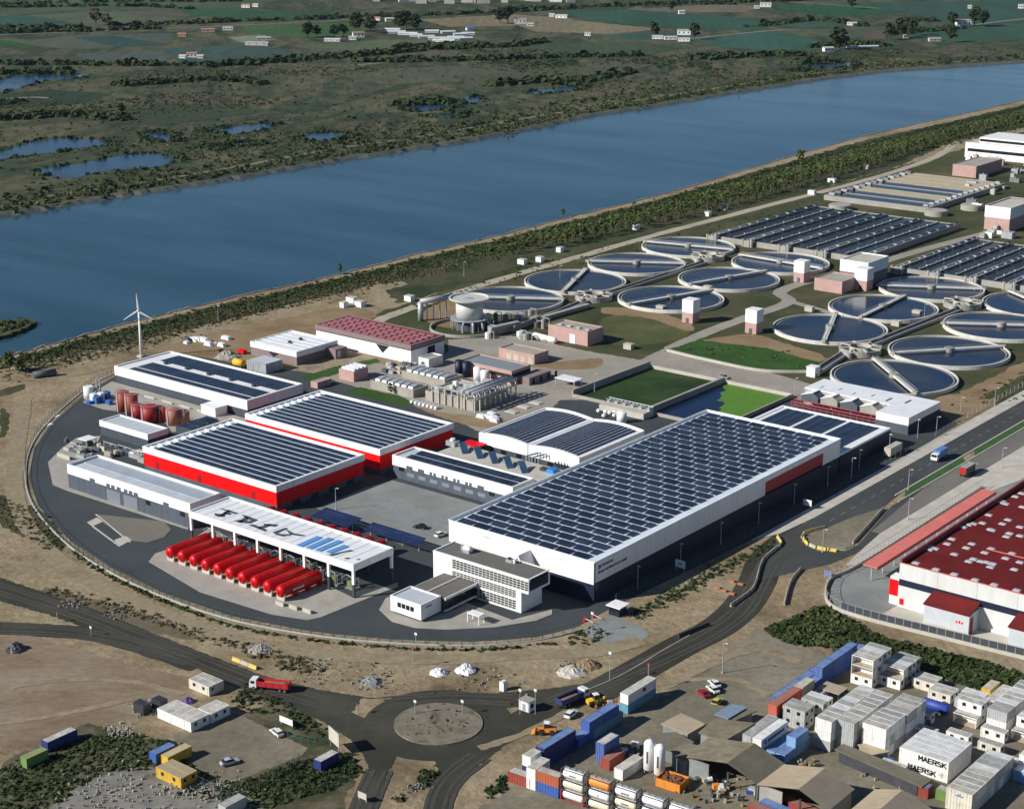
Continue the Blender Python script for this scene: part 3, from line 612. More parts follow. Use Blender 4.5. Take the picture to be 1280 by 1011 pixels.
# entrance canopy posts in the angle
q = P(595,778); t2 = thing('entrance_porch', 'small white entrance porch under the office windows', 'porch', (q[0], q[1], 0))
MB().box(q[0]-2.2, q[0]+2.2, q[1]-1.3, q[1]+1.3, 2.7, 2.95).build('roof', WHITE, t2)
for sx in (-2,2):
    for sy in (-1.1,1.1): MB().box(q[0]+sx-0.1, q[0]+sx+0.1, q[1]+sy-0.1, q[1]+sy+0.1, 0, 2.7).build('post', WHITE, t2)

# ---- loading canopy with painted roof
r = rect((233.75,638.75), (444.5,705), (490.75,683.75), 10.6); x0, x1, y0, y1 = r; Z = 10.6; CAN = r
t = thing('loading_canopy', 'long white open canopy with letters painted on its ribbed roof', 'canopy', ((x0+x1)/2, (y0+y1)/2, 0))
for a in ((x0,x1,y0,y0+0.35),(x0,x1,y1-0.35,y1),(x0,x0+0.35,y0+0.35,y1-0.35),(x1-0.35,x1,y0+0.35,y1-0.35)): MB().box(*a, Z-2.2, Z).build('fascia', WHITE, t)
MB().box(x0+0.35, x1-0.35, y0+0.35, y1-0.35, Z-0.65, Z-0.5).build('roof', WHITE2, t)
nr = 19
for k in range(nr):
    xx = x0+1.5+(x1-x0-3)*k/(nr-1); MB().extr([(xx-.7,Z-.5),(xx+.7,Z-.5),(xx+.35,Z-.36),(xx-.35,Z-.36)], 'y', y0+.5, y1-.6).build('roof_rib', WHITE2, t)
for k in range(8):
    xx = x0+0.5+(x1-x0-1.0)*k/7
    for yy, nm in ((y0+0.1,0),(y1-0.75,1)):
        MB().box(xx-0.4, xx+0.4, yy, yy+0.65, 4.2, Z-2.1).build('column', WHITE, t); MB().box(xx-0.38, xx+0.38, yy+0.02, yy+0.63, 0, 4.2).build('column_foot', DARKM, t)
for k in range(8):
    xx = x0+0.5+(x1-x0-1.0)*k/7; MB().box(xx-0.2, xx+0.2, y0+0.8, y1-0.8, Z-1.6, Z-0.7).build('beam', DARKM, t)
def roofmark(nm, polys, m, k, z):
    mb = MB()
    for q in polys:
        pts = [P(230+a/8, 610+b/8, Z) for a, b in q]
        s = sum(pts[i][0]*pts[(i+1)%len(pts)][1]-pts[(i+1)%len(pts)][0]*pts[i][1] for i in range(len(pts)))
        if s < 0: pts = pts[::-1]
        mb.prism(pts, z-0.03, z)
    mb.build(nm, m, t)
LET = mat('roof_letter_black', (0.07,0.085,0.105), 0.6, 0.2, 0.5)
roofmark('roof_lettering', [
  [(345,190),(385,195),(545,238),(510,250)], [(305,240),(400,252),(398,275),(330,272),(300,255)], [(400,225),(470,240),(450,255),(395,245)], [(440,205),(470,215),(380,270),(350,262)],
  [(570,255),(620,262),(735,305),(690,325),(610,285)], [(495,315),(560,308),(690,318),(665,338),(560,335)], [(620,275),(655,285),(570,335),(535,325)],
  [(640,355),(700,352),(830,405),(800,420)], [(790,345),(940,352),(905,372),(800,360)], [(730,380),(860,345),(885,352),(770,395)],
  [(885,430),(1010,385),(1040,390),(1000,410),(940,440),(1000,455),(990,470),(920,455)], [(1010,395),(1100,440),(1225,462),(1190,470),(1060,450)], [(980,450),(1090,445),(1060,462),(990,468)]], LET, 0, Z-0.30)
BL = mat('roof_stripe_blue', (0.10,0.30,0.66), 0.5, 0.1, 0.5)
roofmark('roof_stripes', [[(1120+a,558+b),(1120+a+w,558+b-h),(1120+a+w+55,558+b-h+16),(1120+a+58,558+b+17)] for a, b, w, h in ((0,0,210,92),(92,22,235,100),(185,46,235,98),(290,66,190,70))], BL, 0, Z-0.30)
roofmark('roof_stripes', [[(1440,655),(1665,605),(1690,612),(1470,664)],[(1600,690),(1645,680),(1660,690),(1620,698)],[(1720,700),(1760,694),(1765,702),(1735,708)]], LET, 0, Z-0.295)

# ---- ten red pressure tanks in front, ten more behind the canopy
def red_tank(p, ln, label, group, saddle=True):
    x, y = p; z = 2.85; rr = 1.86
    u = thing('pressure_tank', label, 'tank', (x, y+ln/2, 0), group=group)
    MB().lathe((x,y,z), (x,y+ln,z), [(0,0.3),(0.12,0.95),(0.4,1.45),(0.8,1.75),(1.2,rr),(ln-1.2,rr),(ln-0.8,1.75),(ln-0.4,1.45),(ln-0.12,0.95),(ln,0.3)], 22).build('shell', REDT, u, smooth=True)
    MB().lathe((x,y-0.25,z), (x,y+0.1,z), [(0,0.4),(0.35,0.4)], 10).build('manhole', REDT, u)
    for k, f in enumerate((0.06, 0.34, 0.64, 0.92)):
        MB().extr([(x-1.5,0.1),(x+1.5,0.1),(x+1.75,2.5),(x+1.35,1.65),(x+0.7,1.2),(x,1.05),(x-0.7,1.2),(x-1.35,1.65),(x-1.75,2.5)], 'y', y+ln*f-0.15, y+ln*f+0.35).build('saddle', CONCL if k == 0 else REDT, u)
    MB().box(x-0.12, x+0.12, y+1.6, y+ln-1.6, z+rr-0.03, z+rr+0.1).build('top_rail', REDT, u)
    return u
ends = [(118,528),(178,550),(237,568),(295,593),(357,613),(420,633),(482,655),(545,680),(608,700),(672,722)]
word = ['leftmost','second from left','third from left','fourth from left','fifth from left','sixth from left','fourth from right','third from right','second from right','rightmost']
ys = [P(180+a/4, 560+b/4, 2.75) for a, b in ends]
yb0 = sum(q[1] for q in ys)/10; dx = (ys[9][0]-ys[0][0])/9
for k in range(10):
    x = ys[0][0]+k*dx
    u = red_tank((x, yb0), CAN[2]+2.0-yb0, 'long glossy red pressure tank, %s in the front row of ten' % word[k], 'red pressure tanks before the canopy')
    if k == 9:
        lb = MB()
        for q in range(6): lb.box(x+1.85, x+1.88, yb0+4.2+q*0.75, yb0+4.7+q*0.75, 2.5, 3.0)
        lb.build('lettering', WHITE, u)
for k in range(10):
    a, b = P(180+(655+61*k)/4, 560+(292+18.7*k)/4, 4.0)
    red_tank((a, b-8.0), 8.0, 'short red tank peeping from behind the canopy roof, %s of ten' % word[k], 'red tanks behind the canopy')
# machinery in the dark under the canopy
GREENM = mat('machine_olive', (0.16,0.17,0.06), 0.7, 0.3, 0.5)
for k in range(11):
    x = CAN[0]+4+k*6.0; y = CAN[2]+4.5+random.uniform(0,2)
    u = thing('filling_skid', 'grey and olive pipe skid standing in shade under the canopy', 'machinery', (x, y, 0), group='skids under the canopy')
    MB().box(x-2, x+2, y-1.5, y+1.5, 0.1, 0.5).build('base', CONCD, u); MB().box(x-1.4, x+0.3, y-1.0, y+1.0, 0.5, 2.4).build('cabinet', GREENM if k > 6 else MGREY, u)
    MB().path([(x+1.0,y-1.2,0.5),(x+1.0,y-1.2,4.0),(x-0.6,y-1.6,4.6),(x-0.9,y-3.2,4.2)], 0.16).build('pipe', METAL, u)
    MB().path([(x+1.6,y+1.0,0.5),(x+1.6,y+1.0,3.4),(x+1.6,y-1.0,3.4),(x+1.6,y-1.0,0.5)], 0.1).build('frame_pipe', METAL, u)
# low white bund walls at the right end
for k in range(3):
    a = (350+k*17, 757+k*4.5)
    q = P(*a); tag(MB().box(q[0]-1.6, q[0]+1.6, q[1]-0.3, q[1]+0.3, 0.1, 1.3).build('bund_block', CONCL), 'low pale concrete block right of the red tanks, number %s from the tanks' % ('one','two','three')[k], 'block', 'concrete blocks by the red tanks')

# ---- maintenance building on the left
r = rect((83,580), (237.5,628.75), (276,616), 8.6); x0, x1, y0, y1 = r
t = shell('workshop_building', 'long grey workshop with white parapet and pale roof beside the canopy', r, 8.6, 0.9, PALE, [(0,5.2,MGREY,0),(5.2,8.6,WHITE,0.06)])
for a, b in ((0.19,0.235),(0.33,0.36),(0.37,0.40),(0.415,0.45),(0.475,0.505),(0.515,0.545),(0.555,0.59),(0.79,0.835)):
    MB().box(x0+(x1-x0)*a, x0+(x1-x0)*b, y0-0.08, y0+0.1, 5.0, 6.3).build('band_step', MGREY, t)
for a, b, m in ((0.33,0.44,MGREY),(0.47,0.58,MGREY)):
    MB().box(x0+(x1-x0)*a, x0+(x1-x0)*b, y0-0.1, y0+0.1, 0, 4.3).build('roller_door', mat('door_grey', (0.19,0.21,0.24), 0.6, 0.05), t)
    for k in range(5): MB().box(x0+(x1-x0)*a, x0+(x1-x0)*b, y0-0.13, y0-0.1, 0.5+k*0.8, 0.56+k*0.8).build('door_rib', DGREY, t)
for f in (0.65, 0.92): MB().box(x0+(x1-x0)*f, x0+(x1-x0)*f+2.2, y0-0.08, y0+0.1, 3.4, 4.9).build('window', GLASS, t)
for k in range(1, 14): MB().box(x0+(x1-x0)*k/14-0.1, x0+(x1-x0)*k/14+0.1, y0+0.5, y1-0.5, 7.7, 7.76).build('roof_seam', WHITE2, t)
for k in range(1, 22): MB().box(x0+(x1-x0)*k/22-0.04, x0+(x1-x0)*k/22+0.04, y0-0.03, y0, 0, 5.0).build('wall_seam', DGREY, t)
MB().box(x0+0.5, x1-0.5, y0+6.0, y1-0.5, 7.7, 7.85).build('roof_step', mat('blue_grey_roof', (0.33,0.38,0.43), 0.6, 0.08, 0.2), t)

# ---- two red halls
def red_hall(name, label, px, Z, grey):
    r = rect(*px, Z); x0, x1, y0, y1 = r
    t = thing(name, label, 'building', ((x0+x1)/2, (y0+y1)/2, 0))
    walls(t, x0, x1, y0, y1, 0, grey, MGREY, e=-0.03); walls(t, x0, x1, y0, y1, grey, Z-2.2, RED, e=0.0); walls(t, x0, x1, y0, y1, Z-2.2, Z, WHITE, e=0.3)
    MB().box(x0+0.42, x1-0.42, y0+0.42, y1-0.42, Z-0.9, Z-0.6).build('roof', mat('blue_white_roof', (0.60,0.67,0.74)), t)
    rows, cols = 11, 26; o = t.location
    pw = (x1-x0-6.5)/cols; pd = (y1-y0-2.0)/rows
    pm = panel_mesh('solar_panel', pw-0.12, pd-0.85, R(2), 1)
    for a in range(rows):
        for b in range(cols): place('solar_panel', pm, t, (x0+4.6+b*pw-o.x, y0+1.3+a*pd-o.y, Z-0.52))
    for a in range(rows):
        MB().box(x0+1.6, x0+3.8, y0+1.1+a*pd+0.4, y0+1.1+a*pd+1.2, Z-0.6, Z-0.05).build('roof_vent', WHITE2, t)
    for f in (0.09, 0.42, 0.82):
        MB().box(x0+(x1-x0)*f, x0+(x1-x0)*f+1.5, y0-0.12, y0+0.05, grey+0.2, grey+2.6).build('wall_louvre', REDD, t)
    return t, r
t, rF = red_hall('red_hall', 'bright red hall with solar roof, the nearer one by the canopy', ((179.25,557.5), (346,607.5), (453.75,567.5)), 9.0, 2.0)
x0, x1, y0, y1 = rF
for k in range(4): MB().box(x1-0.02, x1+0.1, y0+7+k*8.5, y0+10.5+k*8.5, 0, 1.9).build('door', NAVY, t)
t, rR = red_hall('red_hall', 'bright red hall with solar roof, the farther one behind its twin', ((309.25,516), (472.5,562), (566.25,528.75)), 9.4, 2.0)

# ---- north-west warehouse
r = rect((144.5,457), (308,500.5), (377.5,479.5), 7.0); x0, x1, y0, y1 = r
t = shell('white_warehouse', 'white edged warehouse with dark solar strips beside the wind turbine', r, 7.0, 0.5, WHITE2, [(0,3.2,DGREY,0),(3.2,7.0,WHITE,0.3)])
o = t.location; pw = (x1-x0-9)/22
for ya, yb in ((0.05,0.16),(0.19,0.47),(0.60,0.95)):
    pm = panel_mesh('solar_panel', pw-0.08, (y1-y0)*(yb-ya), 0, 1)
    for k in range(22): place('solar_panel', pm, t, (x0+7+k*pw-o.x, y0+(y1-y0)*ya-o.y, 6.65))
for k in range(5):
    xx = x0+12+k*13; MB().box(xx, xx+1.4, y0+(y1-y0)*0.52, y0+(y1-y0)*0.52+1.4, 6.5, 7.4).build('roof_vent', DARKM, t)
# ---- small annex
r = rect((125,525), (184,542.5), (209.5,535), 5.6); x0, x1, y0, y1 = r
t = shell('service_annex', 'small white roofed annex with dark walls between silos and red hall', r, 5.6, 0.4, PALE, [(0,3.4,DGREY,0),(3.4,5.6,WHITE,0.2)])
for k in range(1, 8): MB().box(x0+(x1-x0)*k/8-0.08, x0+(x1-x0)*k/8+0.08, y0+0.5, y1-0.5, 5.2, 5.27).build('roof_seam', WHITE2, t)
r = rect((220,532), (246,540), (268,524), 4.5)
t = shell('pump_house', 'low dark annex with a small solar roof by the red hall corner', r, 4.5, 0.2, PALE, [(0,4.5,DGREY,0)]); x0, x1, y0, y1 = r; o = t.location
pm = panel_mesh('solar_panel', 1.5, (y1-y0)/3-0.6, R(8), 1)
for a in range(3):
    for k in range(max(2, int((x1-x0-1.5)/1.7))): place('solar_panel', pm, t, (x0+0.8+k*1.7-o.x, y0+0.6+a*(y1-y0)/3-o.y, 4.45))

# ---- twin vaulted solar roof building
L_, N_, R_, B_ = (598.75,538.75), (725,570), (805,536), (683.75,507.5)
r = rect(L_, N_, R_, 7.6); x0, x1, y0, y1 = r
t = thing('vaulted_hall', 'white hall with two shallow arched roofs of blue grey solar strips', 'building', ((x0+x1)/2, (y0+y1)/2, 0))
xm = (x0+x1)/2
walls(t, x0, x1, y0, y1, 0, 3.0, DGREY)
prof = lambda a, b: [(a+(b-a)*k/10, 6.6+0.95*math.sin(math.pi*k/10)) for k in range(11)]
for ya, yb in ((y0-0.2, y0+0.4), (y1-0.4, y1+0.2)):
    MB().extr([(x0,3.0)]+[(p[0], p[1]+0.5) for p in prof(x0,xm-0.2)]+[(xm-0.2,3.0)], 'y', ya, yb).build('gable_wall', WHITE, t)
    MB().extr([(xm+0.2,3.0)]+[(p[0], p[1]+0.5) for p in prof(xm+0.2,x1)]+[(x1,3.0)], 'y', ya, yb).build('gable_wall', WHITE, t)
MB().box(x0-0.2, x0+0.4, y0+0.4, y1-0.4, 3.0, 7.0).build('side_wall', WHITE, t); MB().box(x1-0.4, x1+0.2, y0+0.4, y1-0.4, 3.0, 7.0).build('side_wall', WHITE, t)
o = t.location
for a, b in ((x0+0.5,xm-0.3),(xm+0.3,x1-0.5)):
    pr = prof(a, b)
    MB().extr([(a,6.0)]+pr+[(b,6.0)], 'y', y0+0.42, y1-0.42).build('vault', WHITE2, t)
    ns_ = 11
    for k in range(ns_):
        f0, f1 = 0.06+0.89*k/ns_, 0.06+0.89*(k+1)/ns_-0.022
        zz = lambda f: 6.6+0.95*math.sin(math.pi*f)+0.12
        xa, xb = a+(b-a)*f0, a+(b-a)*f1
        for s in range(4):
            ya = y0+1.8+(y1-y0-3.6)*s/4; yb = ya+(y1-y0-3.6)/4-0.12
            MB().quad((xa,ya,zz(f0)),(xb,ya,zz(f1)),(xb,yb,zz(f1)),(xa,yb,zz(f0))).quad((xa,yb,zz(f0)-.08),(xb,yb,zz(f1)-.08),(xb,ya,zz(f1)-.08),(xa,ya,zz(f0)-.08)).quad((xa,ya,zz(f0)-.08),(xb,ya,zz(f1)-.08),(xb,ya,zz(f1)),(xa,ya,zz(f0))).build('solar_strip', PANEL, t)
for k in range(5): MB().box(x0+3+k*7, x0+5.4+k*7, y0-0.06, y0+0.02, 1.2, 2.6).build('window', GLASS, t)
# ---- grey low building with panel rows
r = rect((489,569), (642.5,607.5), (667.5,597.5), 8.0); x0, x1, y0, y1 = r; GL = r
t = shell('staff_building', 'long grey building with stepped white parapet and two solar rows by the court', r, 8.0, 0.5, PALE, [(0,4.4,MGREY,0),(4.4,8.0,WHITE,0.2)])
for k, f in enumerate((0.12, 0.22, 0.32, 0.34+0.08, 0.52, 0.62, 0.72)):
    xx = x0+(x1-x0)*f; w = 1.1 if 1 < k < 6 else 2.8
    for q in range(2 if 1 < k < 6 else 1): MB().box(xx+q*1.7, xx+q*1.7+w, y0-0.24, y0, 4.2, 5.5).build('band_step', MGREY, t)
    MB().box(xx, xx+3.2, y0-0.05, y0+0.05, 1.6, 2.9).build('window', mat('grey_blind', (0.20,0.23,0.27), 0.4, 0.1), t)
for f in (0.05, 0.81): MB().box(x0+(x1-x0)*f, x0+(x1-x0)*f+2.4, y0-0.05, y0+0.05, 2.9, 4.3).build('window', GLASS, t)
o = t.location; nn = 24; pw = (x1-x0-6)/nn
pm = panel_mesh('solar_panel', pw-0.08, (y1-y0)*0.36, R(4), 1)
for rr_ in range(2):
    for k in range(nn): place('solar_panel', pm, t, (x0+4.5+k*pw-o.x, y0+0.8+rr_*(y1-y0)*0.46-o.y, 7.56))
# ---- terrace roof behind it with four tilted racks
a = (GL[0]+6, GL[3]+0.4); b = (HALL[0]-1.5, GL[3]+17)
t = thing('terrace_building', 'flat pale roofed terrace block behind the staff building', 'building', ((a[0]+b[0])/2, (a[1]+b[1])/2, 0))
MB().box(a[0], b[0], a[1], b[1], 0, 5.6).build('wall', MGREY, t); MB().box(a[0]-0.1, b[0]+0.1, a[1]-0.1, b[1]+0.1, 5.6, 5.9).build('roof', CONCL, t)
for k in range(5):
    x, y = P(580+18.5*k, 562+6.0*k, 6.5)
    u = thing('solar_rack', 'tilted solar rack on the terrace roof, %s counted from the left' % ('first','second','third','fourth','fifth')[k], 'solar panel', (x, y, 5.9), group='tilted racks on the terrace')
    dn, sd = Vector((.80,-.60,0)), Vector((.60,.80,0)); c0 = Vector((x,y,0)); lo, hi = c0+dn*2.9, c0-dn*2.9
    pts = [lo-sd*1.2, lo+sd*1.2, hi+sd*1.2, hi-sd*1.2]; zz = [6.1,6.1,8.5,8.5]
    mb = MB().quad(*[(p.x,p.y,z) for p, z in zip(pts, zz)]); mb.quad(*[(p.x,p.y,z-.1) for p, z in zip(pts[::-1], zz[::-1])]); mb.build('panel', mat('sunlit_rack_glass', (.035,.075,.14), .3, .15, .3), u)  # lighter blue paints the sun grazing the glass
    for p, z in ((hi-sd,8.4),(hi+sd,8.4),(lo-sd,6.05),(lo+sd,6.05)): MB().tube((p.x,p.y,5.9),(p.x,p.y,z),.08).build('leg', METAL, u)
x, y = P(566,556,6); u = thing('roof_chiller', 'white chiller with pipes on the terrace roof near the red hall', 'air conditioner', (x, y, 5.9)); MB().box(x-2, x+2, y-1.5, y+1.5, 5.9, 7.6).build('casing', METAL, u); MB().cyl(x, y, 7.6, 8.4, 0.9, 12).build('fan', WHITE, u); MB().path([(x+2,y,6.6),(x+6,y,6.6),(x+6,y+2,6.6)], 0.25).build('pipe', METAL, u)
x, y = P(690,590,6); u = thing('roof_unit', 'blue sheeted unit on the terrace roof beside the great hall', 'machinery', (x, y, 5.9)); MB().extr([(x-2,5.9),(x+2,5.9),(x+1.5,7.2),(x-1.0,7.4)], 'y', y-1.5, y+1.5).build('sheet', mat('blue_tarp', (0.04,0.22,0.55), 0.5), u); MB().box(x-4.5, x-2.2, y-1, y+1, 5.9, 6.9).build('casing', DARKM, u)
x, y = P(671,575,6); u = thing('roof_pipes', 'tangle of metal pipes on the terrace roof below the vaulted hall', 'pipework', (x, y, 5.9))
for k in range(5): MB().path([(x-3+k*1.3,y-2,5.9),(x-3+k*1.3,y-2,7.5+0.3*(k%2)),(x-2+k*1.3,y+3,7.5+0.3*(k%2)),(x-2+k*1.3,y+3,5.9)], 0.18).build('pipe', METAL, u)
# red canopy fragment
q = P(592,555,4); u = thing('red_shelter', 'small bright red shelter roof between red hall and vaulted hall', 'shelter', (q[0], q[1], 0)); MB().box(q[0]-4, q[0]+4, q[1]-2.6, q[1]+2.6, 3.8, 4.3).build('roof', RED, u)
for sx in (-3.6,3.6):
    for sy in (-2.2,2.2): MB().box(q[0]+sx-.15, q[0]+sx+.15, q[1]+sy-.15, q[1]+sy+.15, 0, 3.8).build('post', MGREY, u)
# ---- solar carports by the court
for k, (aL, aN, aR) in enumerate(((( 389,645),(434,659.5),(448,647)), ((456,661),(518,683.5),(528,672)))):
    l, n_, rr_ = P(*aL,2.6), P(*aN,2.6), P(*aR,3.4)
    x0, x1, y0, y1 = l[0], n_[0], (l[1]+n_[1])/2, rr_[1]
    u = thing('solar_carport', 'navy solar carport, the %s of two beside the court' % ('left one','right one')[k], 'carport', ((x0+x1)/2, (y0+y1)/2, 0), group='solar carports')
    nr = 4
    for q in range(nr):
        ya = y0+(y1-y0)*q/nr; yb = y0+(y1-y0)*(q+1)/nr-0.25; za, zb = 2.6+1.2*q/nr, 2.6+1.2*(q+1)/nr
        MB().quad((x0,ya,za),(x1,ya,za),(x1,yb,zb),(x0,yb,zb)).quad((x0,yb,zb-.1),(x1,yb,zb-.1),(x1,ya,za-.1),(x0,ya,za-.1)).quad((x0,ya,za-.1),(x1,ya,za-.1),(x1,ya,za),(x0,ya,za)).build('panel_row', PANELB, u)
    for q in range(4):
        xx = x0+1+(x1-x0-2)*q/3; MB().box(xx-.12, xx+.12, y0+(y1-y0)*.45, y0+(y1-y0)*.45+.24, 0, 3.1).build('post', METAL, u)
    MB().box(x0+.5, x1-.5, y0+(y1-y0)*.45, y0+(y1-y0)*.45+.2, 2.75, 3.05).build('beam', METAL, u)

# ================================================================== SILOS, BACK YARD, TREATMENT WORKS
SILO1 = mat('rust_red_silo', (0.33,0.075,0.045), 0.6, 0.1, 0.4); SILO2 = mat('red_silo', (0.36,0.03,0.03), 0.55, 0.1, 0.4); SILO3 = mat('salmon_silo', (0.42,0.17,0.11), 0.6, 0.1, 0.4)
for k, (x, yt, yb, r_, m, lb) in enumerate(((617,278,372,2.6,SILO1,'tall rust red silo, leftmost of the group'),(660,292,388,2.6,SILO1,'tall rust red silo, second from the left'),(690,345,412,2.5,SILO2,'red silo third from the left behind olive pipes'),(750,350,428,3.4,SILO2,'widest red silo in the middle of the group'),(794,358,420,1.4,SILO2,'slim red silo right of the widest one'),(816,362,428,1.7,SILO2,'slim red silo before the salmon pair'),(868,365,442,2.7,SILO3,'salmon silo, left of the salmon pair'),(917,376,438,2.5,SILO3,'salmon silo, right of the salmon pair'))):
    p = P(x/4, 420+yb/4)
    h = 5.0
    for z in np.arange(2, 16, 0.1):
        q = P(x/4, 420+yt/4, z)
        if (q[0]-p[0])*-_sy+(q[1]-p[1])*_cy < 0: h = float(z); break
    u = thing('silo', lb, 'silo', (*p, 0), group='silos by the white warehouse')
    MB().cyl(p[0], p[1], 0, h, r_, 20).build('shell', m, u, smooth=True); MB().cyl(p[0], p[1], h, h+0.6, r_, 20, r_*0.35).build('roof', m, u)
    MB().ring(p[0], p[1], h+0.5, h+0.62, r_*0.98, r_*0.9, 20).build('handrail', METAL, u)
    MB().box(p[0]-0.3, p[0]+0.3, p[1]-r_-0.2, p[1]-r_+0.05, 0, h).build('ladder', METAL, u)
# blue filter plant left of the silos
BLUEM = mat('machine_blue', (0.03,0.12,0.36), 0.5, 0.15, 0.5)
p = P(122,505); u = thing('filter_plant', 'cluster of blue filters with a white tank beside the curved road', 'machinery', (*p, 0))
c = P(111,498); MB().cyl(c[0], c[1], 0, 5.0, 1.9, 16).build('white_tank', WHITE, u, smooth=True)
for k in range(12):
    c = P(116+random.uniform(-6,22), 501+random.uniform(-7,5)); h = random.uniform(1.2,3.4)
    if k % 3: MB().box(c[0]-1.2, c[0]+1.2, c[1]-0.9, c[1]+0.9, 0, h).build('filter_box', BLUEM if k % 4 else WHITE, u)
    else: MB().cyl(c[0], c[1], 0, h+0.8, 0.8, 10).build('vessel', BLUEM if k % 2 else METAL, u)
for k in range(2): c = P(122+k*4,497); MB().cyl(c[0], c[1], 0, 8.0, 0.35, 8).build('chimney', METAL, u)
# low walls and rails on the pad behind the silos
for k in range(5):
    c = P(165+22*k, 492+6.0*k); tag(MB().box(c[0]-3, c[0]+3, c[1]-0.15, c[1]+0.15, 0, 0.9).build('guard_wall', CONCL), 'low pale guard wall before the white warehouse, %s from the left' % ('first','second','third','fourth','fifth')[k], 'wall', 'guard walls')
c = P(268,517); u = thing('white_kiosk', 'small white flat roofed kiosk at the red hall rear corner', 'kiosk', (*c, 0)); MB().box(c[0]-4, c[0]+4, c[1]-3, c[1]+3, 0, 3.4).build('wall', WHITE, u); MB().box(c[0]-4.2, c[0]+4.2, c[1]-3.2, c[1]+3.2, 3.4, 3.7).build('roof', WHITE2, u)
# equipment yard between annex and workshop
random.seed(11)
p = P(130,560)
for k, (x, y, w, d, h, m, nm, lb) in enumerate(((80,573,7,0.5,1.6,CONCL,'yard_wall','pale low yard wall at the left end of the equipment yard'),(110,557,5,5,3.0,WHITE2,'equipment_shelter','white roofed equipment shelter near the curved road'),(138,563,8,4,1.8,DARKM,'pump_block','black pump block beside the white roofed shelter'),(156,566,8,3,1.4,MGREY,'pump_block','grey pump block in the middle of the equipment yard'),(100,566,4,3,1.6,CONC,'tank_block','squat concrete tank below the white roofed shelter'),(172,572,6,3,1.5,METAL,'pump_block','metal pump block nearest the red hall'))):
    c = P(x, y); u = thing(nm, lb, 'equipment', (*c, 0))
    if nm == 'equipment_shelter':
        MB().box(c[0]-w/2, c[0]+w/2, c[1]-d/2, c[1]+d/2, 2.7, 3.0).build('roof', m, u)
        for sx in (-1,1):
            for sy in (-1,1): MB().box(c[0]+sx*w*.42-.12, c[0]+sx*w*.42+.12, c[1]+sy*d*.42-.12, c[1]+sy*d*.42+.12, 0, 2.7).build('post', METAL, u)
        MB().box(c[0]-1.5, c[0]+1.5, c[1]-1.2, c[1]+1.2, 0, 1.8).build('machine', DARKM, u)
    else:
        MB().box(c[0]-w/2, c[0]+w/2, c[1]-d/2, c[1]+d/2, 0, h).build('body', m, u)
        if nm != 'yard_wall':
            MB().path([(c[0]-w/2+.4,c[1],h),(c[0]-w/2+.4,c[1],h+.9),(c[0]+w/2-.4,c[1],h+.9),(c[0]+w/2-.4,c[1],h)], 0.14).build('pipe', METAL, u); MB().cyl(c[0], c[1]+.6, h, h+.7, .5, 10).build('motor', METAL, u)
random.seed(14)
for k in range(34):
    x = random.uniform(82,178); c = P(x, 560+(x-82)*.17+random.uniform(-9,9)); h = random.uniform(.4,2.0); w = random.uniform(.6,2.2); u = thing('yard_unit', 'small pump or box in the crowded equipment yard', 'equipment', (*c, 0), group='small units in the equipment yard')
    MB().box(c[0]-w, c[0]+w, c[1]-.6, c[1]+.6, 0, h).build('body', random.choice((CONCL,DARKM,MGREY,METAL,CONC,WHITE)), u); MB().tube((c[0]+w*.6,c[1],h),(c[0]+w*.6,c[1],h+.8),.12).build('pipe', METAL, u)
for k in range(9):
    c = P(205+17*k, 585+5.2*k); u = thing('wall_fan', 'row of vent units along the foot of the nearer red hall', 'machinery', (*c, 0), group='vent units by the red hall')
    MB().box(c[0]-1.3, c[0]+1.3, c[1]-0.7, c[1]+0.7, 0, 1.1).build('casing', CONC if k % 2 else METAL, u); MB().cyl(c[0]+0.4, c[1], 1.1, 1.5, 0.4, 8).build('fan', DARKM, u)

# ---- mid row: white roofed, red roofed, pink buildings
r = rect((318.75,425), (368.75,442), (417.5,424.5), 6.0); x0, x1, y0, y1 = r
t = shell('white_roof_building', 'white ribbed roof building with mauve walls near the river', r, 6.0, 0.3, WHITE2, [(0,3.6,MAUVE,0),(3.6,6.0,WHITE,0.25)])
for k in range(6): yy = y0+2+(y1-y0-4)*k/5; MB().box(x0+0.6, x1-0.6, yy-0.15, yy+0.15, 5.7, 5.95).build('roof_rib', PALE, t)
xm = (x0+x1)/2; MB().extr([(xm-3.6,3.62),(xm+3.6,3.62),(xm,1.2)], 'y', y0-0.1, y0+0.1).build('vee_opening', BLACK, t)
for f in (0.35,0.62): MB().box(x0+(x1-x0)*.5, x0+(x1-x0)*.5+1.2, y0+(y1-y0)*f, y0+(y1-y0)*f+1.2, 5.7, 6.7).build('roof_vent', DARKM, t)
MB().box(x1, x1+6, y1-7, y1, 0, 4.2).build('side_block', MAUVE, t); MB().box(x1+5.98, x1+6.06, y1-6, y1-4, 0.2, 3.4).build('door', METAL, t)
r = rect((398.75,404.5), (509.5,432.5), (555,418.75), 8.2); x0, x1, y0, y1 = r
t = shell('red_roof_hall', 'white hall with red roof of arched pink skylights near the river', r, 8.2, 0.2, mat('maroon_roof', (0.22,0.045,0.055), 0.6, 0.1, 0.3), [(0,5.6,WHITE,0),(5.6,6.1,BLACK,-0.1),(6.1,8.2,MAUVE,0.3)])
SKYL = mat('pink_skylight', (0.27,0.105,0.115), 0.45, 0.1, 0.3)
arc = lambda w: [(0,0)]+[(w*k/6, 0.1+0.45*math.sin(math.pi*k/6)) for k in range(7)]+[(w,0)]
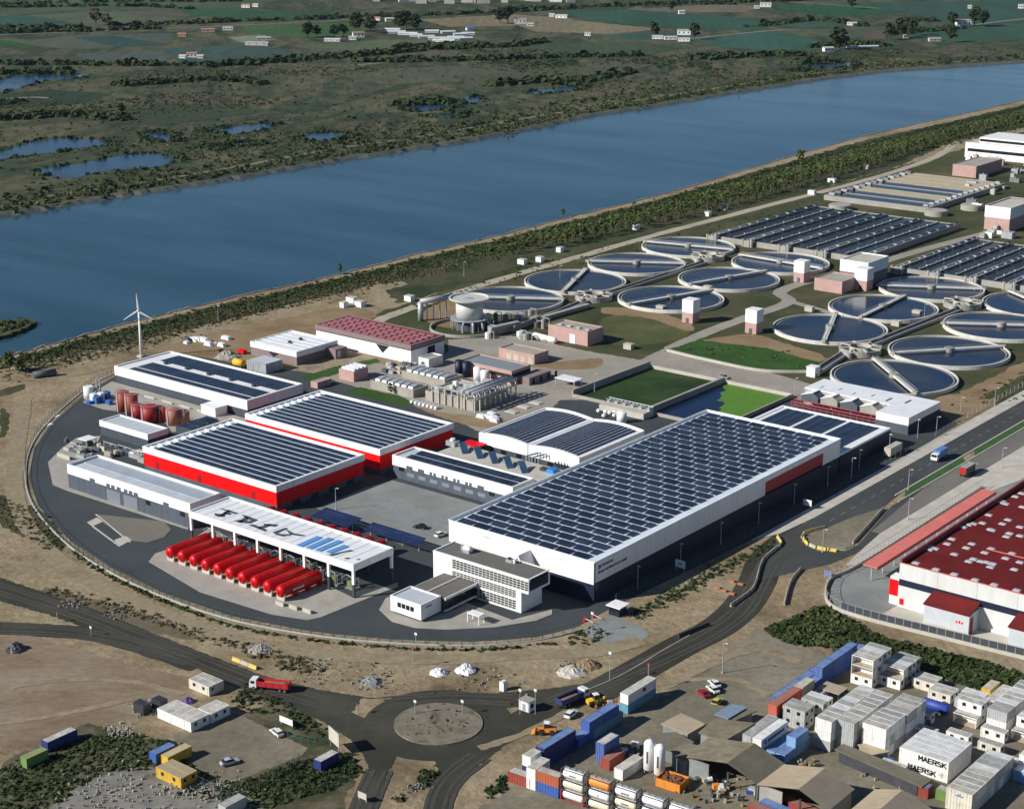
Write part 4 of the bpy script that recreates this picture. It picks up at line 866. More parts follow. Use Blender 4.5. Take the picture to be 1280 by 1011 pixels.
for a in range(11):
    for b in range(5):
        xx = x0+1.5+(x1-x0-3)*a/11; yy = y0+1.4+(y1-y0-2.8)*b/5; w = (y1-y0-2.8)/5-1.0
        MB().extr([(yy+p[0], 8.0+p[1]) for p in arc(w)], 'x', xx+0.3, xx+(x1-x0-3)/11-0.6).build('skylight', SKYL, t)
xv = x0+(x1-x0)*.71; MB().extr([(xv-3.8,5.5),(xv+3.8,5.5),(xv,2.0)], 'y', y0-0.06, y0+0.05).build('vee_opening', BLACK, t)
MB().box(x1-.05, x1+.08, y0+(y1-y0)*.5, y0+(y1-y0)*.72, 1.5, 5.2).build('gate', BLACK, t)
def pinkb(name, label, px, h, wm, rm, par=0.4, doors=()):
    r = rect(*px, h); x0, x1, y0, y1 = r
    t = shell(name, label, r, h, par, rm, [(0,h,wm,0)])
    for a, b, zt, m in doors: MB().box(x0+(x1-x0)*a, x0+(x1-x0)*b, y0-0.06, y0+0.05, 0, zt).build('door', m, t)
    return t, r
t, r = pinkb('pink_block', 'pink brick block with one white door by the round tanks', ((686,405),(736,415.5),(752,408)), 6.6, PINK, CONC, doors=((0.55,0.68,4.2,WHITE),))
for k in range(4): MB().box(r[0]+3+k*5, r[0]+5+k*5, r[2]+3, r[2]+5, 6.2, 6.7).build('roof_hatch', CONCL, t)
t, r = pinkb('pink_block', 'low pink block with four pale doors beside the bare earth', ((624.5,434),(667.5,444),(685,437.5)), 4.4, PINK, CONC, doors=((0.22,0.36,2.8,CONCL),(0.42,0.56,2.8,CONCL),(0.62,0.76,2.8,CONCL),(0.82,0.96,2.8,CONCL)))
t, r = pinkb('pump_station', 'grey roofed pink pump station with black and white tanks at its left', ((578,449),(638,465),(662,455.5)), 6.0, PINK, mat('slate_roof', (0.20,0.235,0.25), 0.7, 0.08, 0.3))
x0, x1, y0, y1 = r
MB().box(x0+(x1-x0)*.48, x1-0.3, y0-0.08, y0+.02, 3.0, 4.4).build('dark_band', BLACK, t); MB().box(x1-.02, x1+.08, y0+.3, y1-.3, 3.0, 4.6).build('dark_band', BLACK, t)
MB().box(x1, x1+6, y0+4, y1+6, 0, 3.2).build('side_wing', MAUVE, t)
for k in range(4): MB().box(x1+5.98, x1+6.06, y0+6+k*5, y0+7.6+k*5, 0, 2.4).build('door', BLACK, t)
for k, (x, yb_, h, m, lb) in enumerate(((574,469,6.4,NAVY,'tall black tank, left of the pair at the pump station'),(583,471,6.4,NAVY,'tall black tank, right of the pair at the pump station'),(597,475.5,5.6,WHITE,'white upright tank, left of the pair at the pump station'),(606,478,5.0,WHITE,'white upright tank, right of the pair at the pump station'))):
    c = P(x, yb_); u = thing('storage_tank', lb, 'tank', (*c, 0)); MB().cyl(c[0], c[1], 0, h, 1.7, 16).build('shell', m, u, smooth=True); MB().cyl(c[0], c[1], h, h+.35, 1.7, 16, .5).build('roof', m, u)
t, r = pinkb('white_hut', 'small white hut in front of the red roofed hall', ((523.5,446),(537,449.5),(552,443)), 4.0, WHITE, CONC, doors=((0.3,0.6,2.4,MGREY),))
t, r = pinkb('brick_hut', 'small pink hut with white units on its roof among the lawns', ((425.5,460),(442,466),(458,459)), 4.4, PINK, CONC, par=0.1)
for k in range(4): MB().box(r[0]+.6, r[1]-.6, r[2]+1+k*2.2, r[2]+2.4+k*2.2, 4.3, 5.2).build('roof_unit', WHITE2, t)
t, r = pinkb('brick_hut', 'tiny flat pink hut beside the white warehouse corner', ((389,476),(396,478.5),(414,473)), 2.6, PINK, CONC, par=0.1)
t, r = pinkb('grey_cabin', 'pale grey steel cabin beside a yellow tank', ((310,449),(331.5,456),(352,449)), 4.2, METAL, PALE, par=0.05)
for k in range(5): MB().box(r[0]+.8+k*1.5, r[0]+.95+k*1.5, r[2]-.08, r[2], .2, 4.0).build('rib', CONC, t)
c = P(299,459); u = thing('yellow_tank', 'yellow horizontal tank next to the grey cabin', 'tank', (*c, 0)); YEL = mat('yellow_paint', (0.72,0.43,0.02), 0.5, 0.1, 0.5)
MB().lathe((c[0]-3,c[1],2.0), (c[0]+3,c[1],2.0), [(0,.8),(.4,1.6),(5.6,1.6),(6,.8)], 14).build('shell', YEL, u, smooth=True)
for s in (-2,2): MB().box(c[0]+s-.3, c[0]+s+.3, c[1]-1.2, c[1]+1.2, 0, .9).build('saddle', DARKM, u)

# ---- digester tower with pipes and ring wall
c = P(587,410); DG = mat('pale_steel_tank', (0.52,0.52,0.49), 0.5, 0.08, 0.3)
u = thing('digester_tower', 'round pale digester with flared rim and pipework above the pump station', 'tank', (*c, 0))
MB().cyl(c[0], c[1], 0, 5, 6.5, 24).build('base', MGREY, u); MB().cyl(c[0], c[1], 5, 12.5, 6.2, 28).build('drum', DG, u, smooth=True)
MB().cyl(c[0], c[1], 12.5, 13.9, 6.4, 28, 9.2).build('flare', DG, u); MB().ring(c[0], c[1], 13.9, 14.5, 9.4, 8.6, 28).build('rim', DG, u); MB().cyl(c[0], c[1], 13.0, 13.95, 2.2, 14).build('cap', METAL, u)
MB().ring(c[0], c[1], 4.6, 4.9, 8.8, 6.3, 28).build('gallery', METAL, u)
for k in range(16):
    a = 2*math.pi*k/16; MB().tube((c[0]+8.6*math.cos(a),c[1]+8.6*math.sin(a),0),(c[0]+8.6*math.cos(a),c[1]+8.6*math.sin(a),5.9),.16).build('post', METAL, u)
for k in range(7):
    a = -1.2+k*.5; x, y = c[0]+9.5*math.cos(a), c[1]+9.5*math.sin(a); MB().path([(x,y,.0),(x,y,3.2),(x-1.6*math.cos(a),y-1.6*math.sin(a),4.6)], .55, 8).build('pipe', METAL, u)
tag(MB().ring(c[0], c[1]-2, 0, 1.3, 17, 16.4, 48).build('ring_wall', CONC), 'low curved concrete wall round the digester tower', 'wall')
p0, p1 = P(526,401), P(566,396); u = thing('pipe_bridge', 'silver pipe bridge left of the digester tower', 'pipework', (*p0, 0))
MB().path([(*p0,0),(*p0,9),(*p1,10)], 1.3, 10).build('pipe', METAL, u, smooth=True)
for k in range(5): x, y = p0[0]+(p1[0]-p0[0])*k/5, p0[1]+(p1[1]-p0[1])*k/5; MB().tube((x,y,0),(x,y,8.6),.3).build('trestle', METAL, u)
# conveyor from tower to tanks
for k, (a, b, h) in enumerate((((640,415),(672,402),3),((655,408),(735,385),2.2),((612,420),(648,412),4))):
    pa, pb = P(*a), P(*b); tag(MB().bar((*pa,h), (*pb,h), 2.6, 1.2).bar((*pa,h-1.2), (*pb,h-1.2), 1.0, h-1.2).build('channel_duct', CONC), 'raised concrete duct right of the digester, %s' % ('upper one','longest one','lowest one')[k], 'duct')
random.seed(21)
for k in range(16):
    x, y = random.uniform(600,680), random.uniform(398,425); c = P(x, y); h = random.uniform(1.2, 4.5); u = thing('process_unit', 'small grey process vessel with pipe near the digester tower', 'machinery', (*c, 0), group='process vessels by the digester')
    MB().cyl(c[0], c[1], 0, h, random.uniform(.8,1.8), 10).build('vessel', random.choice((METAL,CONC,WHITE,MGREY)), u); MB().path([(c[0],c[1],h),(c[0],c[1],h+.7),(c[0]+3,c[1]+.5,h+.7),(c[0]+3,c[1]+.5,0)], .2).build('pipe', METAL, u)
for k in range(3):
    c = P(672+9*k, 424+2.4*k); u = thing('pressure_vessel', 'white horizontal vessel by the pink block, %s from the left' % ('first','second','third')[k], 'tank', (*c, 0)); MB().lathe((c[0]-2.5,c[1],1.6), (c[0]+2.5,c[1],1.6), [(0,.5),(.5,1.3),(4.5,1.3),(5,.5)], 12).build('shell', WHITE, u, smooth=True); MB().box(c[0]-1.8, c[0]+1.8, c[1]-.9, c[1]+.9, 0, .5).build('base', CONC, u)

# ---- concrete filter basins with pipe gallery in the middle
def basin(px, h, label, lids):
    r = rect(*px, h); x0, x1, y0, y1 = r
    t = thing('filter_basin', label, 'basin', ((x0+x1)/2, (y0+y1)/2, 0))
    walls(t, x0, x1, y0, y1, 0, h, CONC, th=.5); MB().box(x0+.5, x1-.5, y0+.5, y1-.5, 0, h-.5).build('deck', CONCL, t)
    for k in range(lids):
        a = x0+1+(x1-x0-2)*k/lids; MB().extr([(y0+1.2,h-.5),(y1-1.2,h-.5),(y1-1.6,h+.5),((y0+y1)/2,h+.95),(y0+1.6,h+.5)], 'x', a+.5, a+(x1-x0-2)/lids-.6).build('cover', METAL, t)
    return r
basin(((463.5,474.5),(517,488),(534,481)), 3.4, 'pale covered filter basin, the nearer of two by the green strip', 6)
basin(((503,463),(556,476),(578,468)), 3.0, 'pale covered filter basin, the farther of two behind the first', 6)
r = basin(((534,487),(592,503.5),(632,486)), 4.0, 'large open filter basin under the pipe gallery', 0); x0, x1, y0, y1 = r
pg = thing('pipe_gallery', 'long grey pipe gallery on posts over the filter basins', 'pipework', (x1, y0, 0))
for k in range(9):
    yy = y0-1+(y1-y0+4)*k/8
    for xx in (x1+1.6, x1-5): MB().box(xx-.22, xx+.22, yy-.22, yy+.22, 0, 7.6).build('post', CONCL, pg)
    MB().box(x1-5.2, x1+1.8, yy-.2, yy+.2, 7.0, 7.4).build('crossbeam', METAL, pg)
for xx, zz, rr_ in ((x1+1.2,7.9,.5),(x1-1.2,7.9,.7),(x1-4,7.9,.45),(x1+1.6,5.4,.3)): MB().tube((xx,y0-2,zz),(xx,y1+4,zz),rr_,8).build('main_pipe', METAL, pg, smooth=True)
for k in range(12):
    yy = y0+1+(y1-y0-2)*k/11; MB().path([(x1-1.2,yy,7.6),(x1-8-(k%3)*2,yy,6.2),(x1-8-(k%3)*2,yy,4)], .25).build('branch_pipe', METAL, pg)
for k in range(6):
    xx = x0+4+k*(x1-x0-8)/5; MB().box(xx-.2, xx+.2, y0-.6, y0-.2, 0, 6.6).build('front_post', CONCL, pg)
MB().box(x0+3, x1, y0-.65, y0-.15, 6.6, 7.1).build('front_beam', METAL, pg)
for k in range(16):
    xx, yy = random.uniform(x0+1,x1-2), random.uniform(y0+1,y1-1); u = thing('valve_unit', 'grey valve unit standing on the large filter basin deck', 'machinery', (xx, yy, 3.5), group='valve units on the basin')
    MB().box(xx-.9, xx+.9, yy-.6, yy+.6, 3.5, 3.5+random.uniform(.7,2)).build('body', random.choice((METAL,CONCL,MGREY,WHITE)), u); MB().tube((xx,yy,4.0),(xx,yy+2.2,4.0),.3,8).build('pipe', METAL, u)
for k in range(7):
    c = P(516+5*k, 503.5+1.3*k); tag(MB().lathe((c[0],c[1]-1.2,.6), (c[0],c[1]+1.2,.6), [(0,.5),(.3,.7),(2.1,.7),(2.4,.5)], 10).build('white_roll', WHITE2), 'white wrapped roll lying in the row by the green strip', 'roll', 'white rolls')
for k in range(26):
    c = P(random.uniform(478,530), random.uniform(455,468)); u = thing('small_skid', 'small grey equipment skid on the yard before the red roofed hall', 'machinery', (*c, 0), group='equipment skids in the yard'); h = random.uniform(.5,1.6)
    MB().box(c[0]-1.2, c[0]+1.2, c[1]-.8, c[1]+.8, 0, h).build('body', random.choice((METAL,CONCL,MGREY,EARTH)), u); MB().tube((c[0]-1,c[1],h),(c[0]-1,c[1],h+.8),.12).build('pipe', METAL, u)

# ---- sunken ponds: green weed and dark water
GW = multi('weedy_pond', [(0.012,0.030,0.010),(0.022,0.05,0.012),(0.05,0.075,0.03)], 0.06, fine=0.3); DUCK = mat('duckweed', (0.085,0.20,0.012), 0.7, 0.08, 0.1, fine=0.06); DW = water('pond_water', (0.006,0.016,0.05), 0.12, 0.05, 0.8)
cA, cB, cC = P(712,490,1.6), P(812,456,1.6), P(985,494,1.6)
ax0, ay1 = P(812,456,1.6); ax1 = P(985,494,1.6)[0]; ay0 = P(712,490,1.6)[1]
xs = [ax0, P(900,476,1.6)[0], ax1]
u = thing('pond_walls', 'concrete walls round the two sunken green ponds', 'wall', (xs[1], ay0, 0))
for xx in xs[:1]: MB().box(xx-.6, xx, ay0-.6, ay1+.6, 0, 3.0).build('side_wall', CONC, u)
MB().box(xs[1]-.6, xs[1]+.6, ay0-.6, ay1+.6, 0, 2.6).build('dividing_wall', CONC, u); MB().box(xs[2], xs[2]+.6, ay0-.6, ay1+.6, 0, 1.6).build('side_wall', CONC, u)
MB().box(xs[0], xs[2], ay1, ay1+.6, 0, 1.62).build('end_wall', CONCL, u); MB().box(xs[0], xs[2], ay0-.6, ay0, 0, 1.3).build('end_wall', CONC, u)
zb = zlay()+.1
tag(MB().quad((xs[0],ay0,zb),(xs[1]-.6,ay0,zb),(xs[1]-.6,ay1,zb),(xs[0],ay1,zb)).build('weedy_pond', GW), kind='structure')
ym = P(895,482)[1]
tag(MB().quad((xs[1]+.6,ay0,zb),(xs[2],ay0,zb),(xs[2],ay1,zb),(xs[1]+.6,ay1,zb)).build('dark_pond', DW), kind='structure')
pd = [(xs[2],ay1-.2),(xs[1]+.8,ay1-.2)]
e0, e1 = P(893,478,.2), P(878,497,.2)
pts = [(xs[1]+.9,ay1-.3)]+[(xs[1]+.9+(xs[2]-xs[1]-1)*f+random.uniform(-1,1), e0[1]+(e1[1]-e0[1])*f*2.2-6*f+random.uniform(-2,2)) for f in np.linspace(0,.9,18)]+[(xs[2]-.1,ay0+.5),(xs[2]-.1,ay1-.3)]
tag(MB().prism([tuple(map(float,q)) for q in pts], zb-.05, zb+.02).build('duckweed', DUCK), kind='structure')
# sluice platform, white sacks, shelter
c = P(770,497); x0, y0 = P(749,505,2.4); x1 = P(808,516,2.4)[0]
u = thing('sluice_platform', 'concrete sluice platform with white rails between the ponds', 'platform', ((x0+x1)/2, y0+3, 0)); MB().box(x0, x1, y0, y0+7, 0, 2.4).build('deck', CONCL, u)
for k in range(12):
    xx = x0+.4+(x1-x0-.8)*k/11; MB().box(xx-.06, xx+.06, y0+6.6, y0+6.8, 2.4, 3.6).build('rail_post', WHITE, u)
MB().box(x0, x1, y0+6.6, y0+6.8, 3.6, 3.75).build('rail', WHITE, u); MB().box(x0, x1, y0+4.2, y0+4.4, 3.6, 3.75).build('rail', METAL, u)
for k in range(6): xx = x0+1+(x1-x0-2)*k/5; MB().box(xx-.5, xx+.5, y0+4.6, y0+6.2, 2.4, 3.4).build('gate_motor', METAL, u)
for k in range(14):
    c = P(748+random.uniform(0,46), 514+random.uniform(-2,6)+k*.2); tag(MB().lathe((c[0],c[1],0), (c[0],c[1],1.2), [(0,.7),(.5,.9),(1.0,.7),(1.2,.3)], 8).build('white_sack', WHITE), 'white bulk sack in the heap beside the ponds', 'sack', 'white sacks by the ponds')
c = P(777,528); u = thing('white_drum', 'white upright drum tank behind the vaulted hall', 'tank', (*c, 0)); MB().cyl(c[0], c[1], 0, 4.2, 1.9, 16).build('shell', WHITE, u, smooth=True); MB().cyl(c[0], c[1], 4.2, 4.5, 1.9, 16, .6).build('lid', WHITE2, u)
c = P(711,482); u = thing('open_shelter', 'small white roofed open shelter by the pond corner', 'shelter', (*c, 0)); MB().box(c[0]-5, c[0]+5, c[1]-3, c[1]+3, 3.0, 3.3).build('roof', WHITE2, u)
for sx in (-4.6,4.6):
    for sy in (-2.6,2.6): MB().box(c[0]+sx-.12, c[0]+sx+.12, c[1]+sy-.12, c[1]+sy+.12, 0, 3).build('post', METAL, u)
for k, q in enumerate(((640,515),(655,509),(670,504))):
    c = P(*q); tag(MB().box(c[0]-2.6, c[0]+2.6, c[1]-1.6, c[1]+1.6, 0, .35).box(c[0]-2.2, c[0]+2.2, c[1]-1.2, c[1]+1.2, .35, .5).build('chamber_lid', CONCL), 'pale concrete chamber lid in the ground, %s from the left' % ('first','second','third')[k], 'lid', 'chamber lids')
for k in range(5):
    c = P(600+random.uniform(0,22), 521+random.uniform(-3,6)); tag(MB().extr([(c[0]-2,0),(c[0]+2,0),(c[0]+1.6,1.2),(c[0]-1.2,1.6)], 'y', c[1]-1, c[1]+1).build('wrapped_pallet', WHITE2), 'white wrapped pallet left of the vaulted hall', 'pallet', 'wrapped pallets')

# ---- cooling building
r = rect((1013,478), (1136,522.5), (1162.5,499.5), 6.6); x1, y1 = r[1], r[3]; y0 = r[2]; x0 = P(1010,490,6.6)[0]
n_ = P(1136,522.5,6.6); y0 = n_[1]; x1 = n_[0]; y1 = P(1162.5,499.5,6.6)[1]; x0 = P(1014,478,6.6)[0]+1.5
t = thing('cooling_house', 'white cooling house with sawtooth front and red pipe racks', 'building', ((x0+x1)/2, (y0+y1)/2, 0))
xd = P(1100,512,6.6)[0]
ydp = y0+(y1-y0)*.42
MB().box(xd, x1, y0, y1, 0, 3.6).build('lower_wall', MGREY, t); MB().box(xd, x1+.1, y0-.1, y1, 3.6, 6.6).build('upper_wall', WHITE, t)
MB().box(x0, xd-.02, ydp, y1, 0, 6.3).build('rear_wall', CONC, t); MB().box(x0-.1, x1+.15, ydp+.02, y1+.1, 6.3, 6.65).build('roof', WHITE2, t); MB().box(xd, x1+.15, y0-.15, ydp, 6.62, 6.68).build('front_roof', WHITE2, t)
MB().box(x1-.02, x1+.12, y0+.3, y1-.3, 0, 3.9).build('dark_side', NAVY, t)
for k in range(4):
    xx = x0+1.5+(xd-x0-3)*k/4; w = (xd-x0-3)/4-1.2
    MB().extr([(xx,3.0),(xx+w,3.0),(xx+w,5.2),(xx+w*.7,6.6),(xx,5.0)], 'y', ydp-5, ydp).build('sawtooth_bay', CONC if k % 2 else MGREY, t)
    MB().extr([(xx-.2,5.1),(xx+w*.7,6.7),(xx+w*.7,6.9),(xx-.2,5.3)], 'y', ydp-5.2, ydp+.1).build('sawtooth_roof', WHITE2, t)
RP = mat('red_pipe', (0.30,0.05,0.06), 0.5, 0.2, 0.5)
for zz in (1.0, 2.2, 3.4): MB().tube((x0,y0+.8,zz),(xd-.2,y0+.8,zz),.22).build('red_pipe', RP, t); MB().tube((x0,y0+3.4,zz+.4),(xd-.2,y0+3.4,zz+.4),.22).build('red_pipe', RP, t)
for k in range(15): xx = x0+.5+(xd-x0-1)*k/14; MB().box(xx-.14, xx+.14, y0+.6, y0+.9, 0, 3.8).build('red_post', RP, t); MB().tube((xx,y0+.8,3.4),(xx,y0+4.5,3.8),.12).build('red_pipe', RP, t)
for k in range(6):
    a, b = x0+5+(x1-x0-8)*k/6, ydp+3+(k%2)*2; MB().box(a, a+(.3 if k < 4 else .8), b, b+(3 if k < 4 else 5), 6.65, 6.75).build('roof_slot', MGREY, t)
c = P(1016,470); tag(MB().box(c[0]-2, c[0]+2, c[1]-2, c[1]+2, 0, 4).box(c[0]-2.2, c[0]+2.2, c[1]-2.2, c[1]+2.2, 4, 4.3).build('white_hut', WHITE), 'little white hut behind the cooling house corner', 'hut')
c = P(1116,568); u = thing('white_truck_box', 'pale box body parked beside the navy annex', 'trailer', (*c, 0), R(0)); MB().box(c[0]-1.3, c[0]+1.3, c[1]-4.5, c[1]+4.5, .6, 3.6).build('box', CONCL, u)
for yy in (-3,3): MB().box(c[0]-1.1, c[0]+1.1, c[1]+yy-.5, c[1]+yy+.5, 0, .9).build('wheels', BLACK, u)

# ---- round settling tanks
TW = water('tank_water', (0.008,0.020,0.048), 0.14, 0.03, 0.6, col2=(0.040,0.042,0.044), cscale=.035, rnd=True)  # blue paints the sky's reflection, grey is the murky water itself
TD = 25.8; RIM = mat('pale_rim_concrete', (0.60,0.58,0.53), .85, .12, .3, fine=.12)
tanks = [((638,373.5),(573,370),(703,373.5),'nearest the digester tower'),((719,351),(705,361.5),(731,336),'second along the service track, bridge upright'),((795.5,329),(738,327.5),(853,330.5),'third along the service track'),((860.5,308),(805,303),(916,313.5),'fourth and farthest along the service track'),((975.5,328),(918,317.5),(1033,337),'below the long aeration lanes'),((911,348),(864,356),(950,341),'behind the tank beside the first pink tower'),((838.5,372.5),(793,381),(886,365),'beside the first pink tower and brown lawn'),((1037.5,410),(1031,427),(1044,395.5),'above the bright green plot'),((1104,384),(1079,395.5),(1128,371.5),'below the big pink and white block'),((1164,360),(1106,356),(1228,360.5),'right of the big pink and white block'),((1186,438.5),(1117,441),(1250,433),'above and right of the cooling house'),((1117.5,470.5),(1092,448),(1143,491),'directly behind the cooling house'),((1251,407),(1180,404),(1326,408),'cut by the right edge, lower one'),((1297,380),(1262,366),(1330,395),'cut by the right edge, upper one')]
for (cx, cy), a, b, lb in tanks:
    c = P(cx, cy-.4, 1.6); u = thing('settling_tank', 'round settling tank, '+lb, 'tank', (*c, 0), group='round settling tanks')
    MB().ring(c[0], c[1], 0, 1.7, TD, TD-.6, 72).build('rim_wall', RIM, u)
    MB().ring(c[0], c[1], 0.3, 1.32, TD-1.6, TD-2.0, 72).build('weir', CONC, u)
    MB().cyl(c[0], c[1], .3, 1.15, TD-.62, 72).build('water', TW, u)
    d = Vector(P(*b,1.6))-Vector(P(*a,1.6)); d = Vector((d.x, d.y, 0)).normalized(); p, q = Vector((*c,2.5))-d*(TD-.2), Vector((*c,2.5))+d*(TD-.2); n = Vector((-d.y,d.x,0))
    MB().bar(p, q, 2.0, .7).build('bridge', RIM, u)
    for s in (-1,1): MB().bar(p+n*s*1.0+Vector((0,0,.9)), q+n*s*1.0+Vector((0,0,.9)), .12, .12).build('handrail', METAL, u)
    MB().cyl(c[0], c[1], .9, 3.0, 2.0, 14).build('centre_column', CONC, u)
    for s, e in ((-1,p),(1,q)): MB().box(e.x-1.0, e.x+1.0, e.y-1.0, e.y+1.0, 1.5, 2.6).build('drive_unit', CONC, u)
for k, (x, y) in enumerate(((742,374),(1075,441),(1203,383),(885,324))):
    c = P(x, y); u = thing('distribution_well', 'small round distribution well, %s' % ('beside the digester ducts','behind the cooling house tank','nearest the right edge','below the far left tanks')[k], 'tank', (*c, 0), group='distribution wells')
    MB().ring(c[0], c[1], 0, 2.6, 9, 8.2, 32).build('outer_wall', CONC, u); MB().ring(c[0], c[1], 0, 3.2, 5, 4.4, 24).build('inner_wall', CONCL, u); MB().cyl(c[0], c[1], .2, 1.6, 8.2, 32).build('water', TW, u)
    for q in range(8):
        a = q*math.pi/4; MB().bar((c[0]+4.6*math.cos(a),c[1]+4.6*math.sin(a),3.0), (c[0]+9.5*math.cos(a),c[1]+9.5*math.sin(a),3.0), 1.0, .5).build('spoke', CONCL, u)
    MB().cyl(c[0], c[1]-10.5, 0, 2.4, 1.6, 12).build('valve_box', CONCL, u)
for k, (a, b) in enumerate((((1014,471),(1056,444)),((1085,434),(1198,389)),((675,402),(735,377)),((752,372),(880,330)))):
    pa, pb = P(*a), P(*b); u = thing('open_channel', 'straight concrete channel between settling tanks, %s' % ('by the cooling house','long right one','by the digester','far left one')[k], 'channel', (*pa, 0)); pa, pb = Vector((*pa,0)), Vector((*pb,0)); d = (pb-pa).normalized(); n = Vector((-d.y,d.x,0))
    for s in (-1,1): MB().bar(pa+n*s*1.9+Vector((0,0,1.5)), pb+n*s*1.9+Vector((0,0,1.5)), .5, 1.5).build('wall', CONC, u)
    MB().bar(pa+Vector((0,0,.6)), pb+Vector((0,0,.6)), 3.3, .4).build('floor', MGREY, u)
# towers and blocks
def tower(x, yt, yb, w, label):
    c = P(x, yb); h = 11.0; u = thing('lift_tower', label, 'tower', (*c, 0)); MB().box(c[0]-w, c[0]+w, c[1], c[1]+2*w, 0, h*.45).build('pink_base', PINK, u); MB().box(c[0]-w-.1, c[0]+w+.1, c[1]-.1, c[1]+2*w+.1, h*.45, h).build('white_top', WHITE, u); MB().box(c[0]-.8, c[0]+.8, c[1]-.06, c[1]+.05, 0, 2.4).build('door', MGREY, u)
tower(859,372,404,2.9,'pink and white tower at the end of the brown lawn'); tower(938,388,417,2.9,'pink and white tower above the bright green plot'); tower(998,326,353,2.9,'pink and white tower below the long aeration lanes'); tower(1075,339,363,3.4,'pink and white tower attached to the big pink block')
t, r = pinkb('pink_block', 'low flat pink block joined to the big white topped block', ((1024,345),(1050,355),(1072,344)), 6.2, PINK, CONC)
r = rect((1056,322), (1083,331), (1108,319.5), 12); x0, x1, y0, y1 = r
t = shell('blower_house', 'big white topped block with mauve foot among the settling tanks', r, 12, .5, CONCL, [(0,6,MAUVE,0),(6,12,WHITE,.15)])
# aeration lanes
AW = water('aeration_water', (0.020,0.024,0.024), 0.3, 0.05, 1.0)
LGR = mat('lane_grey', (0.17,0.18,0.185), 0.8, 0.15, 0.3)
def lanes(name, label, px, n, h=3.0):
    r = rect(*px, h); x0, x1, y0, y1 = r
    t = thing(name, label, 'basin', ((x0+x1)/2, (y0+y1)/2, 0)); w = (x1-x0)/n
    MB().box(x0, x1, y0, y0+1, 0, h).build('end_wall', CONC, t); MB().box(x0, x1, y1-1, y1, 0, h).build('end_wall', CONC, t)
    MB().box(x0, x1, y0+1, y1-1, 0, h-.35).build('water', AW, t)
    for k in range(n+1):
        xx = x0+k*w; big = k % 2 == 0; ww = 1.4 if big else .5
        MB().box(xx-ww/2, xx+ww/2, y0+.02, y1-.02, 0.02, h+.02).build('lane_wall', CONC if big else CONCD, t)
        if big:
            MB().tube((xx-.9,y0-1,h+.7),(xx-.9,y1,h+.7),.55,8).build('air_main', LGR, t, smooth=True)
            MB().tube((xx+1.0,y0,h+.5),(xx+1.0,y1,h+.5),.35,8).build('air_main', METAL, t, smooth=True)
            MB().box(xx-1.8, xx+1.8, y0-3, y0-.1, 0, h+.6).build('valve_house', CONC, t); MB().cyl(xx+2.6, y0-2, 0, h+1.8, .9, 10).build('riser', METAL, t); MB().cyl(xx-2.6, y0-2.4, 0, h+1.2, .8, 10).build('riser', CONC, t)
        else:
            MB().box(xx-.6, xx+.6, y0+4, y1-4, h+.06, h+.25).build('walkway', CONCD, t)
        for q in range(11):
            yy = y0+5+(y1-y0-10)*q/10+random.uniform(-2,2); MB().box(xx-1.3 if big else xx-.4, xx+1.3 if big else xx+.4, yy-.25, yy+.25, h+.2, h+(1.3 if big else .9)).build('bracket', METAL if q % 2 else LGR, t)
    return r
lanes('aeration_basin', 'wide aeration basin of long dark lanes and grey pipes, left one', ((899,293),(1056,322),(1212,282)), 8)
lanes('aeration_basin', 'wide aeration basin of long dark lanes, right one cut by the frame', ((1127,333),(1290,361),(1420,325)), 8)
# primary basins with beige covers
r = rect((1034,243), (1160,262), (1254,229), 3.0); x0, x1, y0, y1 = r
t = thing('primary_basin', 'primary basin with beige covers and blue water strips at top right', 'basin', ((x0+x1)/2, (y0+y1)/2, 0)); BEIGE = mat('beige_cover', (0.44,0.37,0.24), 0.8, 0.08, 0.2)
walls(t, x0, x1, y0, y1, 0, 3.2, CONC, th=1.2)
nn = 8
for k in range(nn):
    ya = y0+1.2+(y1-y0-2.4)*k/nn; yb = ya+(y1-y0-2.4)/nn
    cov = k in (2,5,6,7)
    MB().box(x0+1.2, x1-1.2, ya+.3, yb-.3, 0, 3.2 if cov else 3.0).build('cover' if cov else 'water', BEIGE if cov else TW, t)
    MB().box(x0+1.2, x1-1.2, yb-.3, yb+.3, 0, 3.4).build('lane_wall', CONC, t)
for k in range(14):
    xx, yy = x0+4, y0+4+(y1-y0-8)*k/13
    MB().box(xx-2, xx+2, yy-1.5, yy+1.5, 3.2, 4.6).build('scraper', LGR if k % 2 else METAL, t); MB().box(x1-5, x1-2, yy-1.2, yy+1.2, 3.2, 4.4).build('scraper', METAL, t)
for k in range(3):
    c = P((1050,1170,1215)[k], (262,269,262)[k]); tag(MB().cyl(c[0], c[1], 0, 3, 7, 28).cyl(c[0], c[1], 3, 3.3, 6.4, 28).build('round_chamber', CONC), 'squat round concrete chamber behind the aeration lanes, %s' % ('left','middle','right')[k], 'tank')
pinkb('pink_block', 'pink block beyond the beige covered basins', ((1195,204),(1223,210),(1247,198)), 8, PINK, CONC)
t, r = pinkb('screen_house', 'white and pink screen house at the right edge of the works', ((1235,256),(1262,262),(1292,250)), 14, PINK, CONCL); walls(t, *r, 7.5, 14.2, WHITE, e=.15)
t, r = pinkb('admin_block', 'long white two storey block at the far right of the works', ((1213,176),(1290,188),(1330,178)), 11, WHITE, CONCL)
MB().box(r[0]+2, r[1]-2, r[2]-.08, r[2]+.02, 4.6, 6.8).build('window_band', GLASS, t); MB().box(r[0]+8, r[1]-8, r[2]+6, r[3]-4, 10.6, 14.5).build('upper_storey', WHITE, t); MB().box(r[0]+8.3, r[1]-8.3, r[2]+5.9, r[2]+6, 11.6, 13.4).build('window_band', GLASS, t)
random.seed(5)
